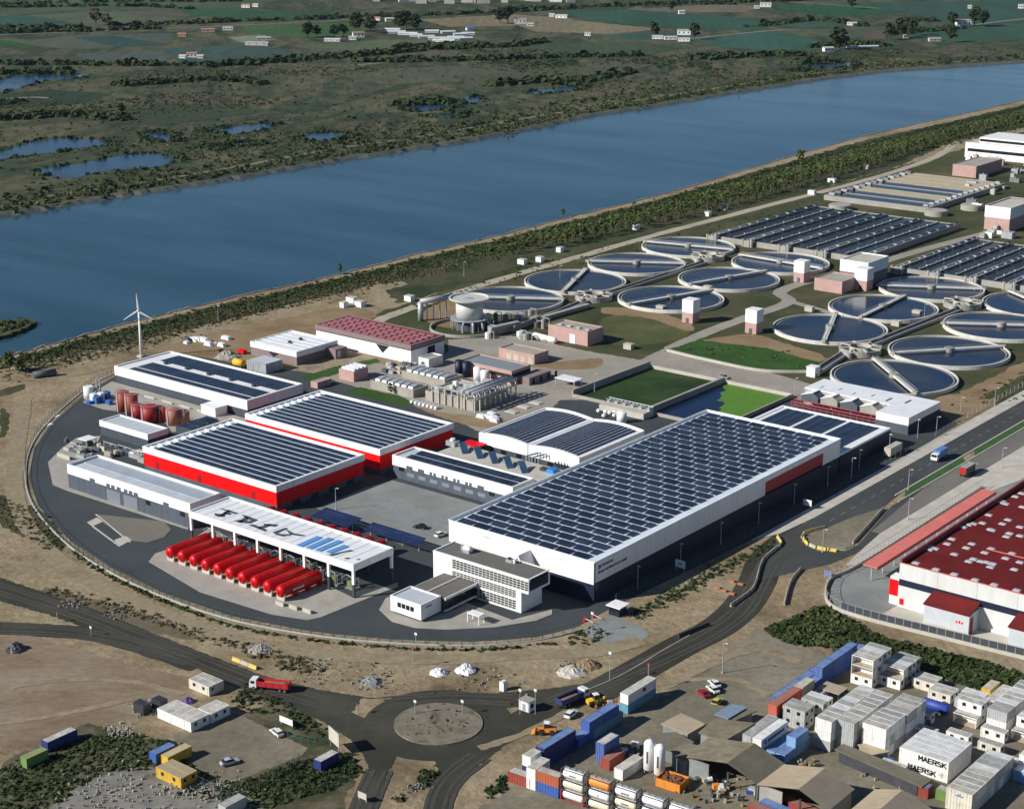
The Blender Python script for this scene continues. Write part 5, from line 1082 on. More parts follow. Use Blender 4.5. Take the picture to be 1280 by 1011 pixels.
for k in range(46):
    x, y = random.choice(((random.uniform(1195,1285),random.uniform(212,245)),(random.uniform(1210,1285),random.uniform(188,212)),(random.uniform(1215,1285),random.uniform(248,300))))
    c = P(x, y); w, d, h = random.uniform(2,7), random.uniform(2,5), random.uniform(1.5,4.5); u = thing('plant_unit', 'small pale plant unit among the works at the right edge', 'machinery', (*c, 0), group='plant units at right edge')
    MB().box(c[0]-w/2, c[0]+w/2, c[1]-d/2, c[1]+d/2, 0, h).build('body', random.choice((CONC,CONCL,WHITE,METAL,LGR)), u); MB().tube((c[0],c[1],h),(c[0],c[1],h+1.2),.3).build('vent', METAL, u)
for k, (x, y) in enumerate(((512,376),(440,378),(450,383),(653,330),(700,315),(675,327),(795,287),(1040,228),(905,262),(1015,243),(885,270),(1083,211),(430,384))):
    c = P(x, y); w = random.uniform(1.3,2.6); u = thing('pump_cabin', 'small white cabin along the service track, %s from the left' % ('first','second','third','fourth','fifth','sixth','seventh','eighth','ninth','tenth','eleventh','twelfth','thirteenth')[[4,2,3,5,7,6,8,12,10,11,9,13,1][k]-1], 'cabin', (*c, 0), group='white cabins by the track'); MB().box(c[0]-w, c[0]+w, c[1]-1.6, c[1]+1.6, 0, 2.6).build('wall', WHITE, u); MB().box(c[0]-w-.1, c[0]+w+.1, c[1]-1.7, c[1]+1.7, 2.6, 2.75).build('roof', CONCL, u)
for k, (x, y) in enumerate(((826,388),(885,363),(1120,407),(1012,389),(786,436),(1118,312),(1146,394))):
    c = P(x, y); tag(MB().box(c[0]-2, c[0]+2, c[1]-1.4, c[1]+1.4, 0, 2.2).box(c[0]-2.1, c[0]+2.1, c[1]-1.5, c[1]+1.5, 2.2, 2.4).build('control_box', CONCL), 'pale control box between the settling tanks, %s from the left' % ('first','second','third','fourth','fifth','sixth','seventh')[[2,3,6,4,1,5,7][k]-1], 'box', 'control boxes')

# ================================================================== CONTAINER YARD
CW, CH, C20, C40 = 2.44, 2.59, 6.06, 12.19
cmats = {}
def cmat(name, col, rough=0.55, dirt=0.25):
    if name not in cmats:
        cmats[name] = mat('container_'+name, tuple(c*(1-dirt*.6) for c in col), rough, col2=col, scale=0.7, fine=0.1, coord='obj', mixlo=.3, mixhi=.55, rust=.45)
    return cmats[name]
CWHT = cmat('white', (0.78,0.77,0.72)); CCRM = cmat('cream', (0.66,0.62,0.52)); CBLU = cmat('blue', (0.045,0.11,0.36)); CNVY = cmat('navy', (0.02,0.035,0.16)); CRED = cmat('brick_red', (0.30,0.06,0.04)); CORG = cmat('orange', (0.72,0.25,0.03))
CTEA = cmat('teal', (0.12,0.30,0.38)); CGRN = cmat('green', (0.16,0.27,0.07)); CTAN = cmat('tan', (0.44,0.36,0.26)); CYEL = cmat('yellow', (0.62,0.40,0.05)); CVER = cmat('vermilion', (0.62,0.09,0.03)); CGRY = cmat('grey', (0.42,0.43,0.42)); CSKY = cmat('sky_blue', (0.20,0.36,0.58))
RTAN = mat('weathered_container_roof', (0.34,0.325,0.29), 0.8, col2=(0.56,0.54,0.49), scale=0.5, fine=0.18, rust=.5)
RGRY = mat('grey_container_roof', (0.26,0.265,0.25), 0.8, col2=(0.42,0.42,0.39), scale=0.5, fine=0.18, rust=.5)
RWHT = mat('white_container_roof', (0.52,0.52,0.50), 0.7, col2=(0.72,0.73,0.73), scale=0.4, fine=0.15, rust=.3)
RBLU = mat('blue_container_roof', (0.10,0.17,0.33), 0.6, col2=(0.17,0.26,0.44), scale=0.5, fine=0.1)
RRED = mat('red_container_roof', (0.28,0.12,0.09), 0.7, col2=(0.36,0.16,0.12), scale=0.5, fine=0.1)
_proto = {}
def corr(mb, x0, x1, y, z0, z1, out, n):
    """corrugated side wall along x at y"""
    w = (x1-x0)/n
    for k in range(n):
        a = x0+k*w; mb.quad((a,y,z0),(a+w*.35,y,z0),(a+w*.35,y,z1),(a,y,z1)) if out < 0 else mb.quad((a+w*.35,y,z0),(a,y,z0),(a,y,z1),(a+w*.35,y,z1))
        b = y-out*.06
        P4 = [(a+w*.35,y,z0),(a+w*.5,b,z0),(a+w*.5,b,z1),(a+w*.35,y,z1)], [(a+w*.5,b,z0),(a+w*.85,b,z0),(a+w*.85,b,z1),(a+w*.5,b,z1)], [(a+w*.85,b,z0),(a+w,y,z0),(a+w,y,z1),(a+w*.85,b,z1)]
        for q in P4: mb.quad(*(q if out < 0 else q[::-1]))
def cont_meshes(L, style):
    """meshes of one container lying along x, base at z = 0, centred"""
    key = (L, style)
    if key in _proto: return _proto[key]
    h, w = L/2, CW/2; parts = []
    body = MB(); n = 8 if L < 8 else 14
    for s in (-1, 1): corr(body, -h+.12, h-.12, s*(w-.03), .15, CH-.12, s, n)
    body.quad((-h+.04,w-.06,.15),(-h+.04,-w+.06,.15),(-h+.04,-w+.06,CH-.1),(-h+.04,w-.06,CH-.1)).quad((h-.04,-w+.06,.15),(h-.04,w-.06,.15),(h-.04,w-.06,CH-.1),(h-.04,-w+.06,CH-.1))
    body.box(-h+.05, h-.05, -w+.1, w-.1, .05, .16)
    parts.append(('shell', body, 'c'))
    fr = MB()
    for sx in (-1,1):
        for sy in (-1,1): fr.box(sx*h-(.16 if sx > 0 else 0), sx*h+(0 if sx > 0 else .16), sy*w-(.16 if sy > 0 else 0), sy*w+(0 if sy > 0 else .16), 0, CH)
    for sy in (-1,1):
        for z in (0, CH-.14): fr.box(-h+.16, h-.16, sy*w-(.12 if sy > 0 else 0), sy*w+(0 if sy > 0 else .12), z, z+.14)
    for sx in (-1,1):
        for z in (0, CH-.14): fr.box(sx*h-(.12 if sx > 0 else 0), sx*h+(0 if sx > 0 else .12), -w+.16, w-.16, z, z+.14)
    parts.append(('frame', fr, 'c'))
    rf = MB().box(-h+.1, h-.1, -w+.1, w-.1, CH-.1, CH-.02)
    for k in range(1, n): rf.box(-h+.1+(L-.2)*k/n-.08, -h+.1+(L-.2)*k/n+.08, -w+.14, w-.14, CH-.02, CH+.015)
    parts.append(('roof', rf, 'r'))
    if style == 'door':
        d = MB()
        for s in (-1,1):
            for y in (s*.35, s*.85): d.box(-h-.03, -h+.03, y-.04, y+.04, .1, CH-.1)
        parts.append(('door_bars', d, 'm'))
    if style == 'cabin':
        for x in (-L*.24, L*.22): parts.append(('window', MB().box(x-.42, x+.42, -w-.02, -w+.05, 1.15, 2.0), 'g'))
        parts.append(('end_window', MB().box(h-.05, h+.02, -.4, .4, 1.2, 2.0), 'g'))
    if style == 'text':
        pass
    out = [(nm, mb.mesh(nm, None), k) for nm, mb, k in parts]
    _proto[key] = out; return out
def set_mat(me, m, cache={}):
    k = (me.name, m.name)
    if k not in cache:
        c = me.copy(); c.name = me.name.split('.')[0]; c.materials.clear(); c.materials.append(m); cache[k] = c
    return cache[k]
NUM = 0
def container(x, y, lv, L, m, label, rm=None, along='x', style='plain', rz=0.0, group=None, name=None, z=None):
    """(x, y) = its centre, lv = level in the stack"""
    z = 0.12+lv*CH if z is None else z
    o = thing(name or ('site_cabin' if style == 'cabin' else 'shipping_container'), label, 'cabin' if style == 'cabin' else 'container', (x, y, z), rz+(math.pi/2 if along == 'y' else 0), group)
    for nm, me, k in cont_meshes(L, style):
        place(nm, set_mat(me, {'c': m, 'r': rm or RTAN, 'g': GLASS, 'm': METAL}[k]), o, (0,0,0))
    return o
ORD = ['first','second','third','fourth','fifth','sixth','seventh','eighth','ninth','tenth']
LV = ['ground level','middle level','top level']
LV2 = ['ground level','top level']
def block(x0, x1, y0, n, levels, tagname, mats_, roofs, style='cabin', skip=(), jitter=.0):
    """cabins lying along x, n of them one behind the other, stacked"""
    L = x1-x0; names = LV if levels == 3 else LV2 if levels == 2 else ['ground level']
    for k in range(n):
        for lv in range(levels):
            if (k, lv) in skip: continue
            m = random.choice(mats_); rmx = random.choice(roofs)
            container((x0+x1)/2+random.uniform(-.06,.06), y0+CW/2+k*(CW+.04), lv, L, m, 'cabin in %s, %s row, %s' % (tagname, ORD[k], names[lv]), rmx, style=style, group='stacked site cabins')
random.seed(31)
WS = [CWHT, CWHT, CWHT, CGRY]; RS = [RTAN, RGRY, RTAN, RGRY, RWHT]
def open_cabin(x, y, lv, L, label):
    """cabin with its front side open: floor, back wall, two ends, roof, corner posts"""
    z = .12+lv*CH; o = thing('open_cabin', label, 'cabin', (x, y, z)); h, w = L/2, CW/2
    def b(nm, m, *a):
        me = MB().box(*a).mesh(nm, m); place(nm, me, o, (0,0,0))
    b('floor', CTAN, -h, h, -w, w, 0, .15); b('back_wall', CWHT, -h, h, w-.1, w, .15, CH-.15); b('end_wall', CWHT, -h, -h+.1, -w+.2, w-.1, .15, CH-.15); b('end_wall', CWHT, h-.1, h, -w+.2, w-.1, .15, CH-.15)
    b('roof', RTAN, -h, h, -w+.9, w, CH-.15, CH); b('post', CWHT, -h, -h+.14, -w, -w+.14, .15, CH-.15); b('post', CWHT, h-.14, h, -w, -w+.14, .15, CH-.15); b('front_beam', CWHT, -h, h, -w, -w+.16, CH-.15, CH)
    return o
# tall stack W1 with two open galleries, and W2
block(-185.0, -178.9, 372.5, 3, 3, 'the tallest stack by the hedge', WS, RS)
container(-181.95, 371.2, 0, 6.06, CWHT, 'white cabin with two windows at the foot of the tallest stack', RTAN, style='cabin')
open_cabin(-181.95, 371.2, 1, 6.06, 'open fronted cabin on the middle level of the tallest stack'); open_cabin(-181.95, 371.2, 2, 6.06, 'open fronted cabin on the top level of the tallest stack')
block(-179.0+.2, -172.9, 377.4, 3, 2, 'the two storey stack right of the tallest one', WS, RS)
container(-176.0, 374.9, 0, 6.06, CWHT, 'white cabin standing forward of the second stack, two windows', RGRY, style='cabin'); open_cabin(-175.85, 376.1+.0, 1, 6.06, 'open fronted cabin on top of the second stack')
block(-175.3, -171.0, 333.8, 9, 3, 'the left long strip of cabins', WS, RS, style='plain')
block(-170.8, -166.4, 336.2, 8, 3, 'the right long strip of cabins', WS, RS, style='plain')
block(-165.4, -159.3, 338.4, 4, 3, 'the broad strip right of the long ones', WS, RS, style='plain'); block(-165.0, -158.9, 348.6, 4, 3, 'the rear half of the broad strip', WS, RS, style='plain')
block(-187.1, -181.0, 339.0, 2, 2, 'the pale double stack beside the red container', [CCRM, CGRY], [RGRY]); block(-185.5, -179.5, 345.3, 2, 2, 'the grey roofed stack behind the pale double one', [CGRY, CWHT], [RGRY, RWHT])
block(-155.2, -149.1, 368.8, 2, 2, 'the little four window stack', [CWHT], [RTAN], style='cabin'); open_cabin(-152.1, 367.4, 0, 6.06, 'open fronted cabin with brown deck before the four window stack')
block(-147.6, -142.6, 368.7, 8, 2, 'the long strip behind the four window stack', WS, RS, style='plain')
container(-143.7, 364.6, 0, 6.06, CWHT, 'single white cabin in front of the long rear strip', RTAN, style='cabin')
block(-140.4, -134.4, 369.2, 4, 2, 'the strip at the right edge', WS, RS); open_cabin(-137.4, 367.8, 0, 6.06, 'open fronted cabin before the right edge strip'); block(-133.8, -127.8, 370, 3, 2, 'the outermost strip at the right edge', WS, RS)
block(-165.5, -159.5, 374.0, 2, 1, 'the low pair beside the blue cylinder', [CCRM, CWHT], [RTAN, RGRY]); block(-158.6, -152.6, 378.6, 1, 1, 'the row by the hedge', [CWHT], [RWHT])
container(-150.8, 383, 0, C40-1.5, CWHT, 'white container behind the four window stack, left of two', RTAN, along='y'); container(-147.9+.2, 391, 0, 6.06, CWHT, 'white container by the hedge above the rear strip', RGRY, along='y'); container(-154.2, 386, 0, 6.06, CYEL, 'pale yellow ended container by the hedge', RTAN, along='y')
container(-144.0, 391.5, 0, C40, CWHT, 'long white container by the hedge near the right edge', RTAN, along='y')
block(-158.3, -152.3, 373.6, 2, 1, 'the low pair behind the four window stack', [CWHT, CGRY], [RGRY, RTAN], style='plain'); block(-171.6, -165.6, 377.5, 2, 1, 'the low pair right of the second stack', [CWHT, CCRM], [RTAN])
for k, (x, y, m, lab) in enumerate(((-168.4,362.0,CWHT,'white cabin in the shade behind the right long strip'),(-172.6,361.4,CGRY,'grey container in the shade behind the left long strip'),(-161.5,362.5,CWHT,'white cabin behind the broad strip'),(-156.8,354.6,CWHT,'white cabin right of the broad strip'),(-141.5,357.6,CCRM,'cream cabin between lettered block and rear strip'),(-149.5,357.5,CWHT,'white cabin behind the lettered block'))):
    container(x, y, 0, C20-.4, m, lab, RTAN if k % 2 else RGRY, style='cabin')
# blue cylinder tank
u = thing('blue_cylinder', 'dark blue horizontal cylinder tank among the white cabins', 'tank', (-160.6, 368.6, .25)); MB().lathe((-164.2,368.6,1.7), (-157.2,368.6,1.7), [(0,.9),(.4,1.35),(6.6,1.35),(7,.9)], 16).build('shell', cmat('cyl_blue', (0.02,0.05,0.30)), u, smooth=True)
for s in (-162.5,-158.8): MB().box(s-.3, s+.3, 367.6, 369.6, .25, .6).build('saddle', DARKM, u)
# lettered white block
LTR = mat('letter_ink', (0.02,0.022,0.03), 0.6)
GLY = {'M':[(0,0,0,1),(0,1,.5,.4),(.5,.4,1,1),(1,1,1,0)],'A':[(0,0,.5,1),(.5,1,1,0),(.2,.35,.8,.35)],'E':[(0,0,0,1),(0,1,.9,1),(0,.5,.8,.5),(0,0,.9,0)],'R':[(0,0,0,1),(0,1,.8,1),(.8,1,.9,.75),(.9,.75,.8,.5),(.8,.5,0,.5),(.4,.5,1,0)],'S':[(.9,.9,.1,1),(.1,1,.05,.6),(.05,.6,.9,.4),(.9,.4,.9,0),(.9,0,0,.05)],'K':[(0,0,0,1),(0,.4,.9,1),(.3,.6,1,0)]}
def word_on(txt, x, y, z, h, w, gap, o, m, name='lettering', face='y'):
    mb = MB(); s = h*.13
    for i, ch in enumerate(txt):
        x0 = x+i*(w+gap)
        for a, b, c, d in GLY[ch]:
            p, q = Vector((x0+a*w, z+b*h)), Vector((x0+c*w, z+d*h)); dd = (q-p).normalized(); n = Vector((-dd.y, dd.x))*s
            pts = [p-n-dd*s*.6, q-n+dd*s*.6, q+n+dd*s*.6, p+n-dd*s*.6]
            mb.quad(*[(u.x, y, u.y) for u in pts]).quad(*[(u.x, y+.01, u.y) for u in pts[::-1]])
    me = mb.mesh(name, m); ob = place(name, me, o, (0,0,0)); ob['kind'] = 'stuff'; return ob
for k in range(5):
    for lv in range(2):
        o = container(-149.1+.02*k, 338.6+k*(CW+.03), lv, C40, CWHT, 'white reefer of the lettered block, %s row from its front, %s' % (ORD[k], LV2[lv]), RWHT, group='lettered white containers')
        if k == 0: word_on('MAERSK', -1.2 if lv else -3.6, -CW/2-.03, .95 if lv else .7, 1.1, .88, .28, o, LTR)
        if k == 0 and lv == 0:
            st = MB(); cx_ = 4.6
            for i in range(7):
                a0 = math.pi/2+i*2*math.pi/7; st.quad((cx_,-CW/2-.02,1.5),(cx_+.5*math.cos(a0-.22),-CW/2-.02,1.5+.5*math.sin(a0-.22)),(cx_+.8*math.cos(a0),-CW/2-.02,1.5+.8*math.sin(a0)))
            place('star_emblem', st.mesh('star_emblem', LTR), o, (0,0,0))
container(-154.9+.1, 333.9, 0, 6.06, CWHT, 'white cabin standing before the lettered block at its left corner', RTAN, style='cabin')
# bottom right strip
for k in range(9):
    for lv in range(2):
        o = container(-135.65, 328.3+k*(CW+.03), lv, C20, CCRM if k == 0 else random.choice((CWHT, CGRY, CCRM)), 'pale container in bottom right strip, %s row, %s' % (ORD[k], LV2[lv]), random.choice((RTAN, RWHT, RGRY)), group='pale containers at bottom right')
        if k == 0 and lv == 1:
            e = MB()
            for a in range(5): e.box(-.9+a*.4, -.65+a*.4, -CW/2-.03, -CW/2+.02, 1.2, 1.5)
            e.box(-.2, .3, -CW/2-.03, -CW/2+.02, 1.6, 1.85)
            ob = place('emblem', e.mesh('emblem', mat('emblem_blue', (0.12,0.14,0.28), .6)), o, (0,0,0)); ob['kind'] = 'stuff'
for k in range(3):
    container(-129.4+.3, 349.6+k*2.5, 0, C20, CSKY if k == 0 else CWHT, 'pale low container right of the bottom strip, %s row' % ORD[k], RWHT); 
container(-129.2, 352.6, 1, C20, CWHT, 'cream container on top at the right edge, lower part', RWHT); container(-135.6, 353.0, 0, C20, CWHT, 'white container lying behind the bottom right strip', RWHT)
# white reefers with lettering along the shed, low blue ones
for lv in range(2):
    o = container(-183.0, 326.3, lv, C40, CWHT, 'long white reefer with dark side lettering beside the big shed, %s' % LV2[lv], RWHT, along='y')
    e = MB(); random.seed(lv)
    for a in range(14): x_ = -3+a*.55; e.box(x_, x_+.38, -CW/2-.02, -CW/2+.02, .9, 1.6)
    ob = place('lettering', e.mesh('lettering', mat('letter_navy', (0.03,0.06,0.20), .6)), o, (0,0,0)); ob['kind'] = 'stuff'
    ob = place('logo', MB().box(-4.6,-3.6,-CW/2-.02,-CW/2+.02,.8,1.8).mesh('logo', mat('logo_blue', (0.06,0.2,0.5), .6)), o, (0,0,0))
    container(-185.7, 326.3, lv, C40, CGRY, 'long grey container between shed and lettered reefer, %s' % LV2[lv], RGRY, along='y')
for k in range(2): container(-180.0+k*2.6, 327.5, 0, C40, CSKY, 'low blue container in the shade of the lettered reefer, %s one' % ('left','right')[k], RBLU, along='y')
container(-177.2, 329, 1, 6.06, CSKY, 'short blue container with pale roof beside the lettered reefer', RBLU, along='y')
# red and blue rows at the yard's left flank
container(-189.0, 343.6, 1, C40, CVER, 'long vermilion container on top beside blue ones', RRED, along='y', style='door'); container(-189.0, 343.6, 0, C40, CBLU, 'blue container under the vermilion one', RBLU, along='y')
container(-189.1, 353.2, 1, 6.06, CTAN, 'tan roofed container behind the vermilion one', RTAN, along='y'); container(-189.1, 353.2, 0, 6.06, CNVY, 'navy container under the tan roofed one', RBLU, along='y'); container(-188.6, 334.3, 0, 6.06, CTAN, 'tan roofed container in front of the vermilion one', RTAN, along='y')
container(-186.4, 348.8, 0, 6.06, CWHT, 'pale container right of the vermilion one', RTAN, along='y'); container(-186.2, 355.3, 0, 6.06, CGRY, 'grey container beyond the pale one by the vermilion row', RGRY, along='y')
for k in range(4): container(-193.2, 349.2+k*6.2, 0, C20, CBLU, 'blue container in the outer row, %s from its near end' % ORD[k], RBLU, along='y', style='door', group='blue containers in the outer row')
for k in range(5):
    for lv in range(2 if k in (1,2,3) else 1): container(-190.6, 359.8+k*6.2, lv, C20, CBLU, 'blue container in the inner row, %s from its near end, %s' % (ORD[k], LV2[lv]), RBLU, along='y', style='door', group='blue containers in the inner row')
container(-193.2, 384, 0, C20, CBLU, 'last blue container by the hedge', RBLU, along='y')
u = thing('tan_awning', 'flat tan awning between blue and white containers', 'awning', (-184.3, 359, 0)); MB().box(-187.3, -181.3, 356.8, 361.5, 2.8, 3.0).build('roof', CTAN, u)
for sx in (-187.1,-181.5):
    for sy in (357,361.3): MB().box(sx-.1, sx+.1, sy-.1, sy+.1, 0, 2.8).build('post', DARKM, u)
# blue wall of containers along the road
def rowc(x, y, lv, L, m, lab, rm, **k): return container(x, y, lv, L, m, lab, rm, along='y', **k)
rowc(-219.8, 291.2, 1, C40, CNVY, 'long blue container on top, nearest the roundabout', RBLU); rowc(-219.8, 291.2, 0, C40, CNVY, 'long navy container below the blue one nearest the roundabout', RBLU)
rowc(-219.8, 282.0, 1, 4.0, CWHT, 'short white container end at the foot of the blue row', RTAN); rowc(-219.8, 282.0, 0, 4.0, CNVY, 'short dark container under the white end', RTAN)
rowc(-219.4, 300.8, 0, 6.06, CBLU, 'lower blue container in the gap of the blue row', RBLU)
for k in range(2):
    rowc(-219.4, 305.2+k*6.15, 1, C20, CBLU, 'blue container on top in the middle of the roadside row, %s' % ('near one','far one')[k], RBLU); rowc(-219.4, 307.0+k*6.15, 0, C20, CTEA, 'teal container under the middle blue ones, %s' % ('near one','far one')[k], RBLU)
o = rowc(-220.5, 325.9, 1, C40, CWHT, 'long white container on a teal one by the road', RTAN); rowc(-220.5, 325.9, 0, C40, CTEA, 'long teal container under the white one by the road', RTAN)
place('window', MB().box(.4, 1.6, -CW/2-.03, -CW/2+.02, 1.0, 1.9).mesh('window', GLASS), o, (0,0,0))
c = P(759,948); rowc(c[0], c[1], 1, C20, CBLU, 'bright blue container on top in the middle of the yard', RTAN, style='door'); rowc(c[0], c[1], 0, C20, CBLU, 'bright blue container below in the middle of the yard', RTAN, style='door'); rowc(c[0]+2.6, c[1]-1.5, 0, C20, CRED, 'brick red container behind the bright blue pair', RRED)
c = P(776,972); rowc(c[0], c[1]+3, 0, C20+2, CWHT, 'white ended container with tan roof near the storage cylinders', RTAN)
# front row at the bottom: red, blue, then framed tank containers
ang = R(4.5); ca, sa = math.cos(ang), math.sin(ang)
def fr(d, e=0): return (-221.7+d*ca-e*sa, 275.6+d*sa*1.0+e*ca)
def fc(d, lv, L, m, lab, rm, **k):
    p = fr(d+L/2, CW/2); return container(p[0], p[1], lv, L, m, lab, rm, rz=ang, **k)
fc(0, 0, C20, CRED, 'brick red container at the left end of the front row', RTAN)
fc(7.6, 0, C20, CBLU, 'blue container on the ground in the front row', RBLU); fc(7.6, 1, C20, cmat('rust_orange', (0.42,0.11,0.05)), 'rust orange open topped container on the blue one', RTAN)
p = fr(6.3, 3.0); container(p[0], p[1], 1, 6.06, CWHT, 'white container end on between red and rust orange ones', RTAN, along='y', rz=ang); container(p[0], p[1], 0, 6.06, CWHT, 'white container below the upper white end', RTAN, along='y', rz=ang)
random.seed(8)
def tank_container(d, lv, tm, fm, lab, text):
    p = fr(d+C20/2, CW/2); o = thing('tank_container', lab, 'container', (p[0], p[1], 0.12+lv*CH), ang, 'framed tank containers'); h, w = C20/2, CW/2
    def b(nm, m, mb): return place(nm, mb.mesh(nm, m), o, (0,0,0))
    me = MB().lathe((-h+.25,0,1.32),(h-.25,0,1.32),[(0,.5),(.12,.85),(.4,1.08),(.6,1.12),(C20-1.1,1.12),(C20-.9,1.08),(C20-.62,.85),(C20-.5,.5)],16).mesh('shell', tm, smooth=True); place('shell', me, o, (0,0,0))
    for sx in (-1,1):
        e = MB(); x = sx*(h-.1)
        for sy in (-1,1): e.box(x-.1, x+.1, sy*(w-.09)-.09, sy*(w-.09)+.09, 0, CH)
        e.box(x-.08, x+.08, -w+.18, w-.18, 0, .16); e.box(x-.08, x+.08, -w+.18, w-.18, CH-.16, CH); b('end_frame', fm, e)
    for sy in (-1,1): b('rail', fm, MB().box(-h+.2, h-.2, sy*(w-.08)-.08, sy*(w-.08)+.08, 0, .16))
    b('walkway', METAL, MB().box(-h+.4, h-.4, -.45, .45, 2.46, 2.52)); b('top_rail', fm, MB().box(-h+.2, h-.2, -w+.02, -w+.14, CH-.14, CH))
    for k in range(3): b('hatch', METAL, MB().cyl(-1.6+k*1.6, 0, 2.5, 2.68, .28, 8))
    if text:
        e = MB()
        for k in range(text): e.box(-.2*text/2*1.6+k*.36, -.2*text/2*1.6+k*.36+.24, -1.15, -1.05, 1.2, 1.5)
        ob = b('lettering', LTR, e); ob['kind'] = 'stuff'
TC = cmat('tank_white', (0.80,0.80,0.78), .35); TCR = cmat('tank_cream', (0.72,0.66,0.48), .4); TPB = cmat('tank_pale_blue', (0.50,0.58,0.64), .4)
ctext = [['red framed white tank container at the foot of the first column','cream tank container in the middle of the first column','white lettered tank container on top of the first column'],['cream tank container at the foot of the second column','white tank container in the middle of the second column','orange tank container on top of the second column'],['pale tank container at the foot of the third column','cream lettered tank container in the middle of the third column','white lettered tank container on top of the third column'],['pale tank container at the foot of the fourth column','pale blue tank container in the middle of the fourth column','white tank container on top of the fourth column'],['pale tank container at the foot of the fifth column','white tank container in the middle of the fifth column','white tank container on top of the fifth column']]
cmt = [[TC,TCR,TC],[TCR,TC,CORG],[TC,TCR,TC],[TC,TPB,TC],[TC,TC,TC]]
for cI in range(5):
    for lv in range(3): tank_container(14.2+cI*6.75, lv, cmt[cI][lv], cmat('frame_red', (0.4,0.02,0.03)) if (cI, lv) == (0,0) else DARKM, ctext[cI][lv], {(0,2):5,(1,1):1,(2,2):6,(2,1):5}.get((cI,lv), 0))
c = P(822,985); u = thing('open_bin', 'orange open topped bin full of rusty scrap', 'bin', (c[0]+2, c[1]+3, .12), ang)
for a in ((-3.1,3.1,-2.3,-2.18),(-3.1,3.1,2.18,2.3),(-3.1,-2.98,-2.18,2.18),(2.98,3.1,-2.18,2.18)): place('side', MB().box(*a, 0, 2.1).mesh('side', CORG), u, (0,0,0))
place('floor', MB().box(-2.98,2.98,-2.18,2.18,0,.2).mesh('floor', DARKM), u, (0,0,0))
RUST = mat('rusty_scrap', (0.12,0.045,0.02), .9, col2=(0.28,0.13,0.07), scale=1.5, fine=.4)
sc = MB()
for k in range(90):
    x, y, z = random.uniform(-2.8,2.4), random.uniform(-2.0,1.7), random.uniform(1.5,2.15); sc.box(x, x+random.uniform(.1,.6), y, y+random.uniform(.1,.5), 1.2, z)
sc.box(-2.95,2.95,-2.15,2.15,.25,1.6)
ob = place('scrap', sc.mesh('scrap', RUST), u, (0,0,0)); ob['kind'] = 'stuff'
# storage cylinders
for k, (x, yb_, lab) in enumerate(((811,966,'left white storage cylinder with lettering in the yard'),(824,972,'right white storage cylinder with lettering in the yard'))):
    c = P(x, yb_); u = thing('storage_cylinder', lab, 'tank', (*c, 0)); MB().lathe((*c,.8),(*c,8.6),[(0,.6),(.5,1.3),(6.9,1.3),(7.4,1.0),(7.8,.4)],18).build('shell', WHITE, u, smooth=True)
    for q in range(3): a = q*2.1; MB().tube((c[0]+1.1*math.cos(a),c[1]+1.1*math.sin(a),0),(c[0]+1.1*math.cos(a),c[1]+1.1*math.sin(a),1.4),.12).build('leg', METAL, u)
    lt = MB()
    for q in range(6): lt.box(c[0]-.16+.25, c[0]+.16+.25, c[1]-1.36, c[1]-1.2, 3.2+q*.5, 3.6+q*.5)
    lt.build('lettering', LTR, u, kind='stuff')
# ---- sheds
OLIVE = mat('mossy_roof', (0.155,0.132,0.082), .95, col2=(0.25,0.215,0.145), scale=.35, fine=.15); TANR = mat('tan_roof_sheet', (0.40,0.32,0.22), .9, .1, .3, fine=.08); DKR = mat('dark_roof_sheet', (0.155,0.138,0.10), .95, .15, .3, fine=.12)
def gable(name, label, x0, x1, y0, y1, h, rise, rm, wm, axis='y', open_front=True, rm2=None, xm=None):
    t = thing(name, label, 'shed', ((x0+x1)/2, (y0+y1)/2, 0)); xm = xm or (x0+x1)/2; e = .5
    if axis == 'y':
        for s, xa in ((-1,x0-e),(1,x1+e)):
            nsh = 8
            for k in range(nsh):
                ya, yb = y0-e+(y1-y0+2*e)*k/nsh, y0-e+(y1-y0+2*e)*(k+1)/nsh-.06
                q = [(xm,ya,h+rise),(xa,ya,h-.15),(xa,yb,h-.15),(xm,yb,h+rise)]
                q = q if s < 0 else q[::-1]
                mb = MB().quad(*q); mb.quad(*[(a,b,c-.12) for a, b, c in q[::-1]]); mb.build('roof_sheet', (rm if s < 0 else (rm2 or rm)), t)  # right slopes take a darker colour, shade painted into the roof
        MB().box(x0, x0+.3, y0, y1, 0, h-.1).build('side_wall', wm, t); MB().box(x1-.3, x1, y0, y1, 0, h-.1).build('side_wall', wm, t); MB().extr([(x0+.3,0),(x1-.3,0),(x1-.3,h-.15),(xm,h+rise-.15),(x0+.3,h-.15)], 'y', y1-.3, y1).build('rear_wall', wm, t)
        if open_front:
            MB().box(x0+.3, x0+(x1-x0)*.34, y0, y0+.3, 0, h-.1).build('front_wall', wm, t)
            for f in (.6,.98): xx = x0+(x1-x0)*f; MB().box(xx-.2, xx+.2, y0, y0+.3, 0, h-.15).build('post', DARKM, t)
    return t
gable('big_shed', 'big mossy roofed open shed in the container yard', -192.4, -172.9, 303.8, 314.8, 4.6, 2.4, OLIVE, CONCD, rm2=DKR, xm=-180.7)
gable('tan_shed', 'tan roofed open shed at the bottom edge of the yard', -171.5, -154.6, 302.2, 313.2, 5.4, 2.5, TANR, CONC, xm=-161.6, rm2=mat('shaded_tan_roof', (0.26,0.22,0.165), .9, .1, .3, fine=.08))  # second tan is darkened for the slope turned from the sun
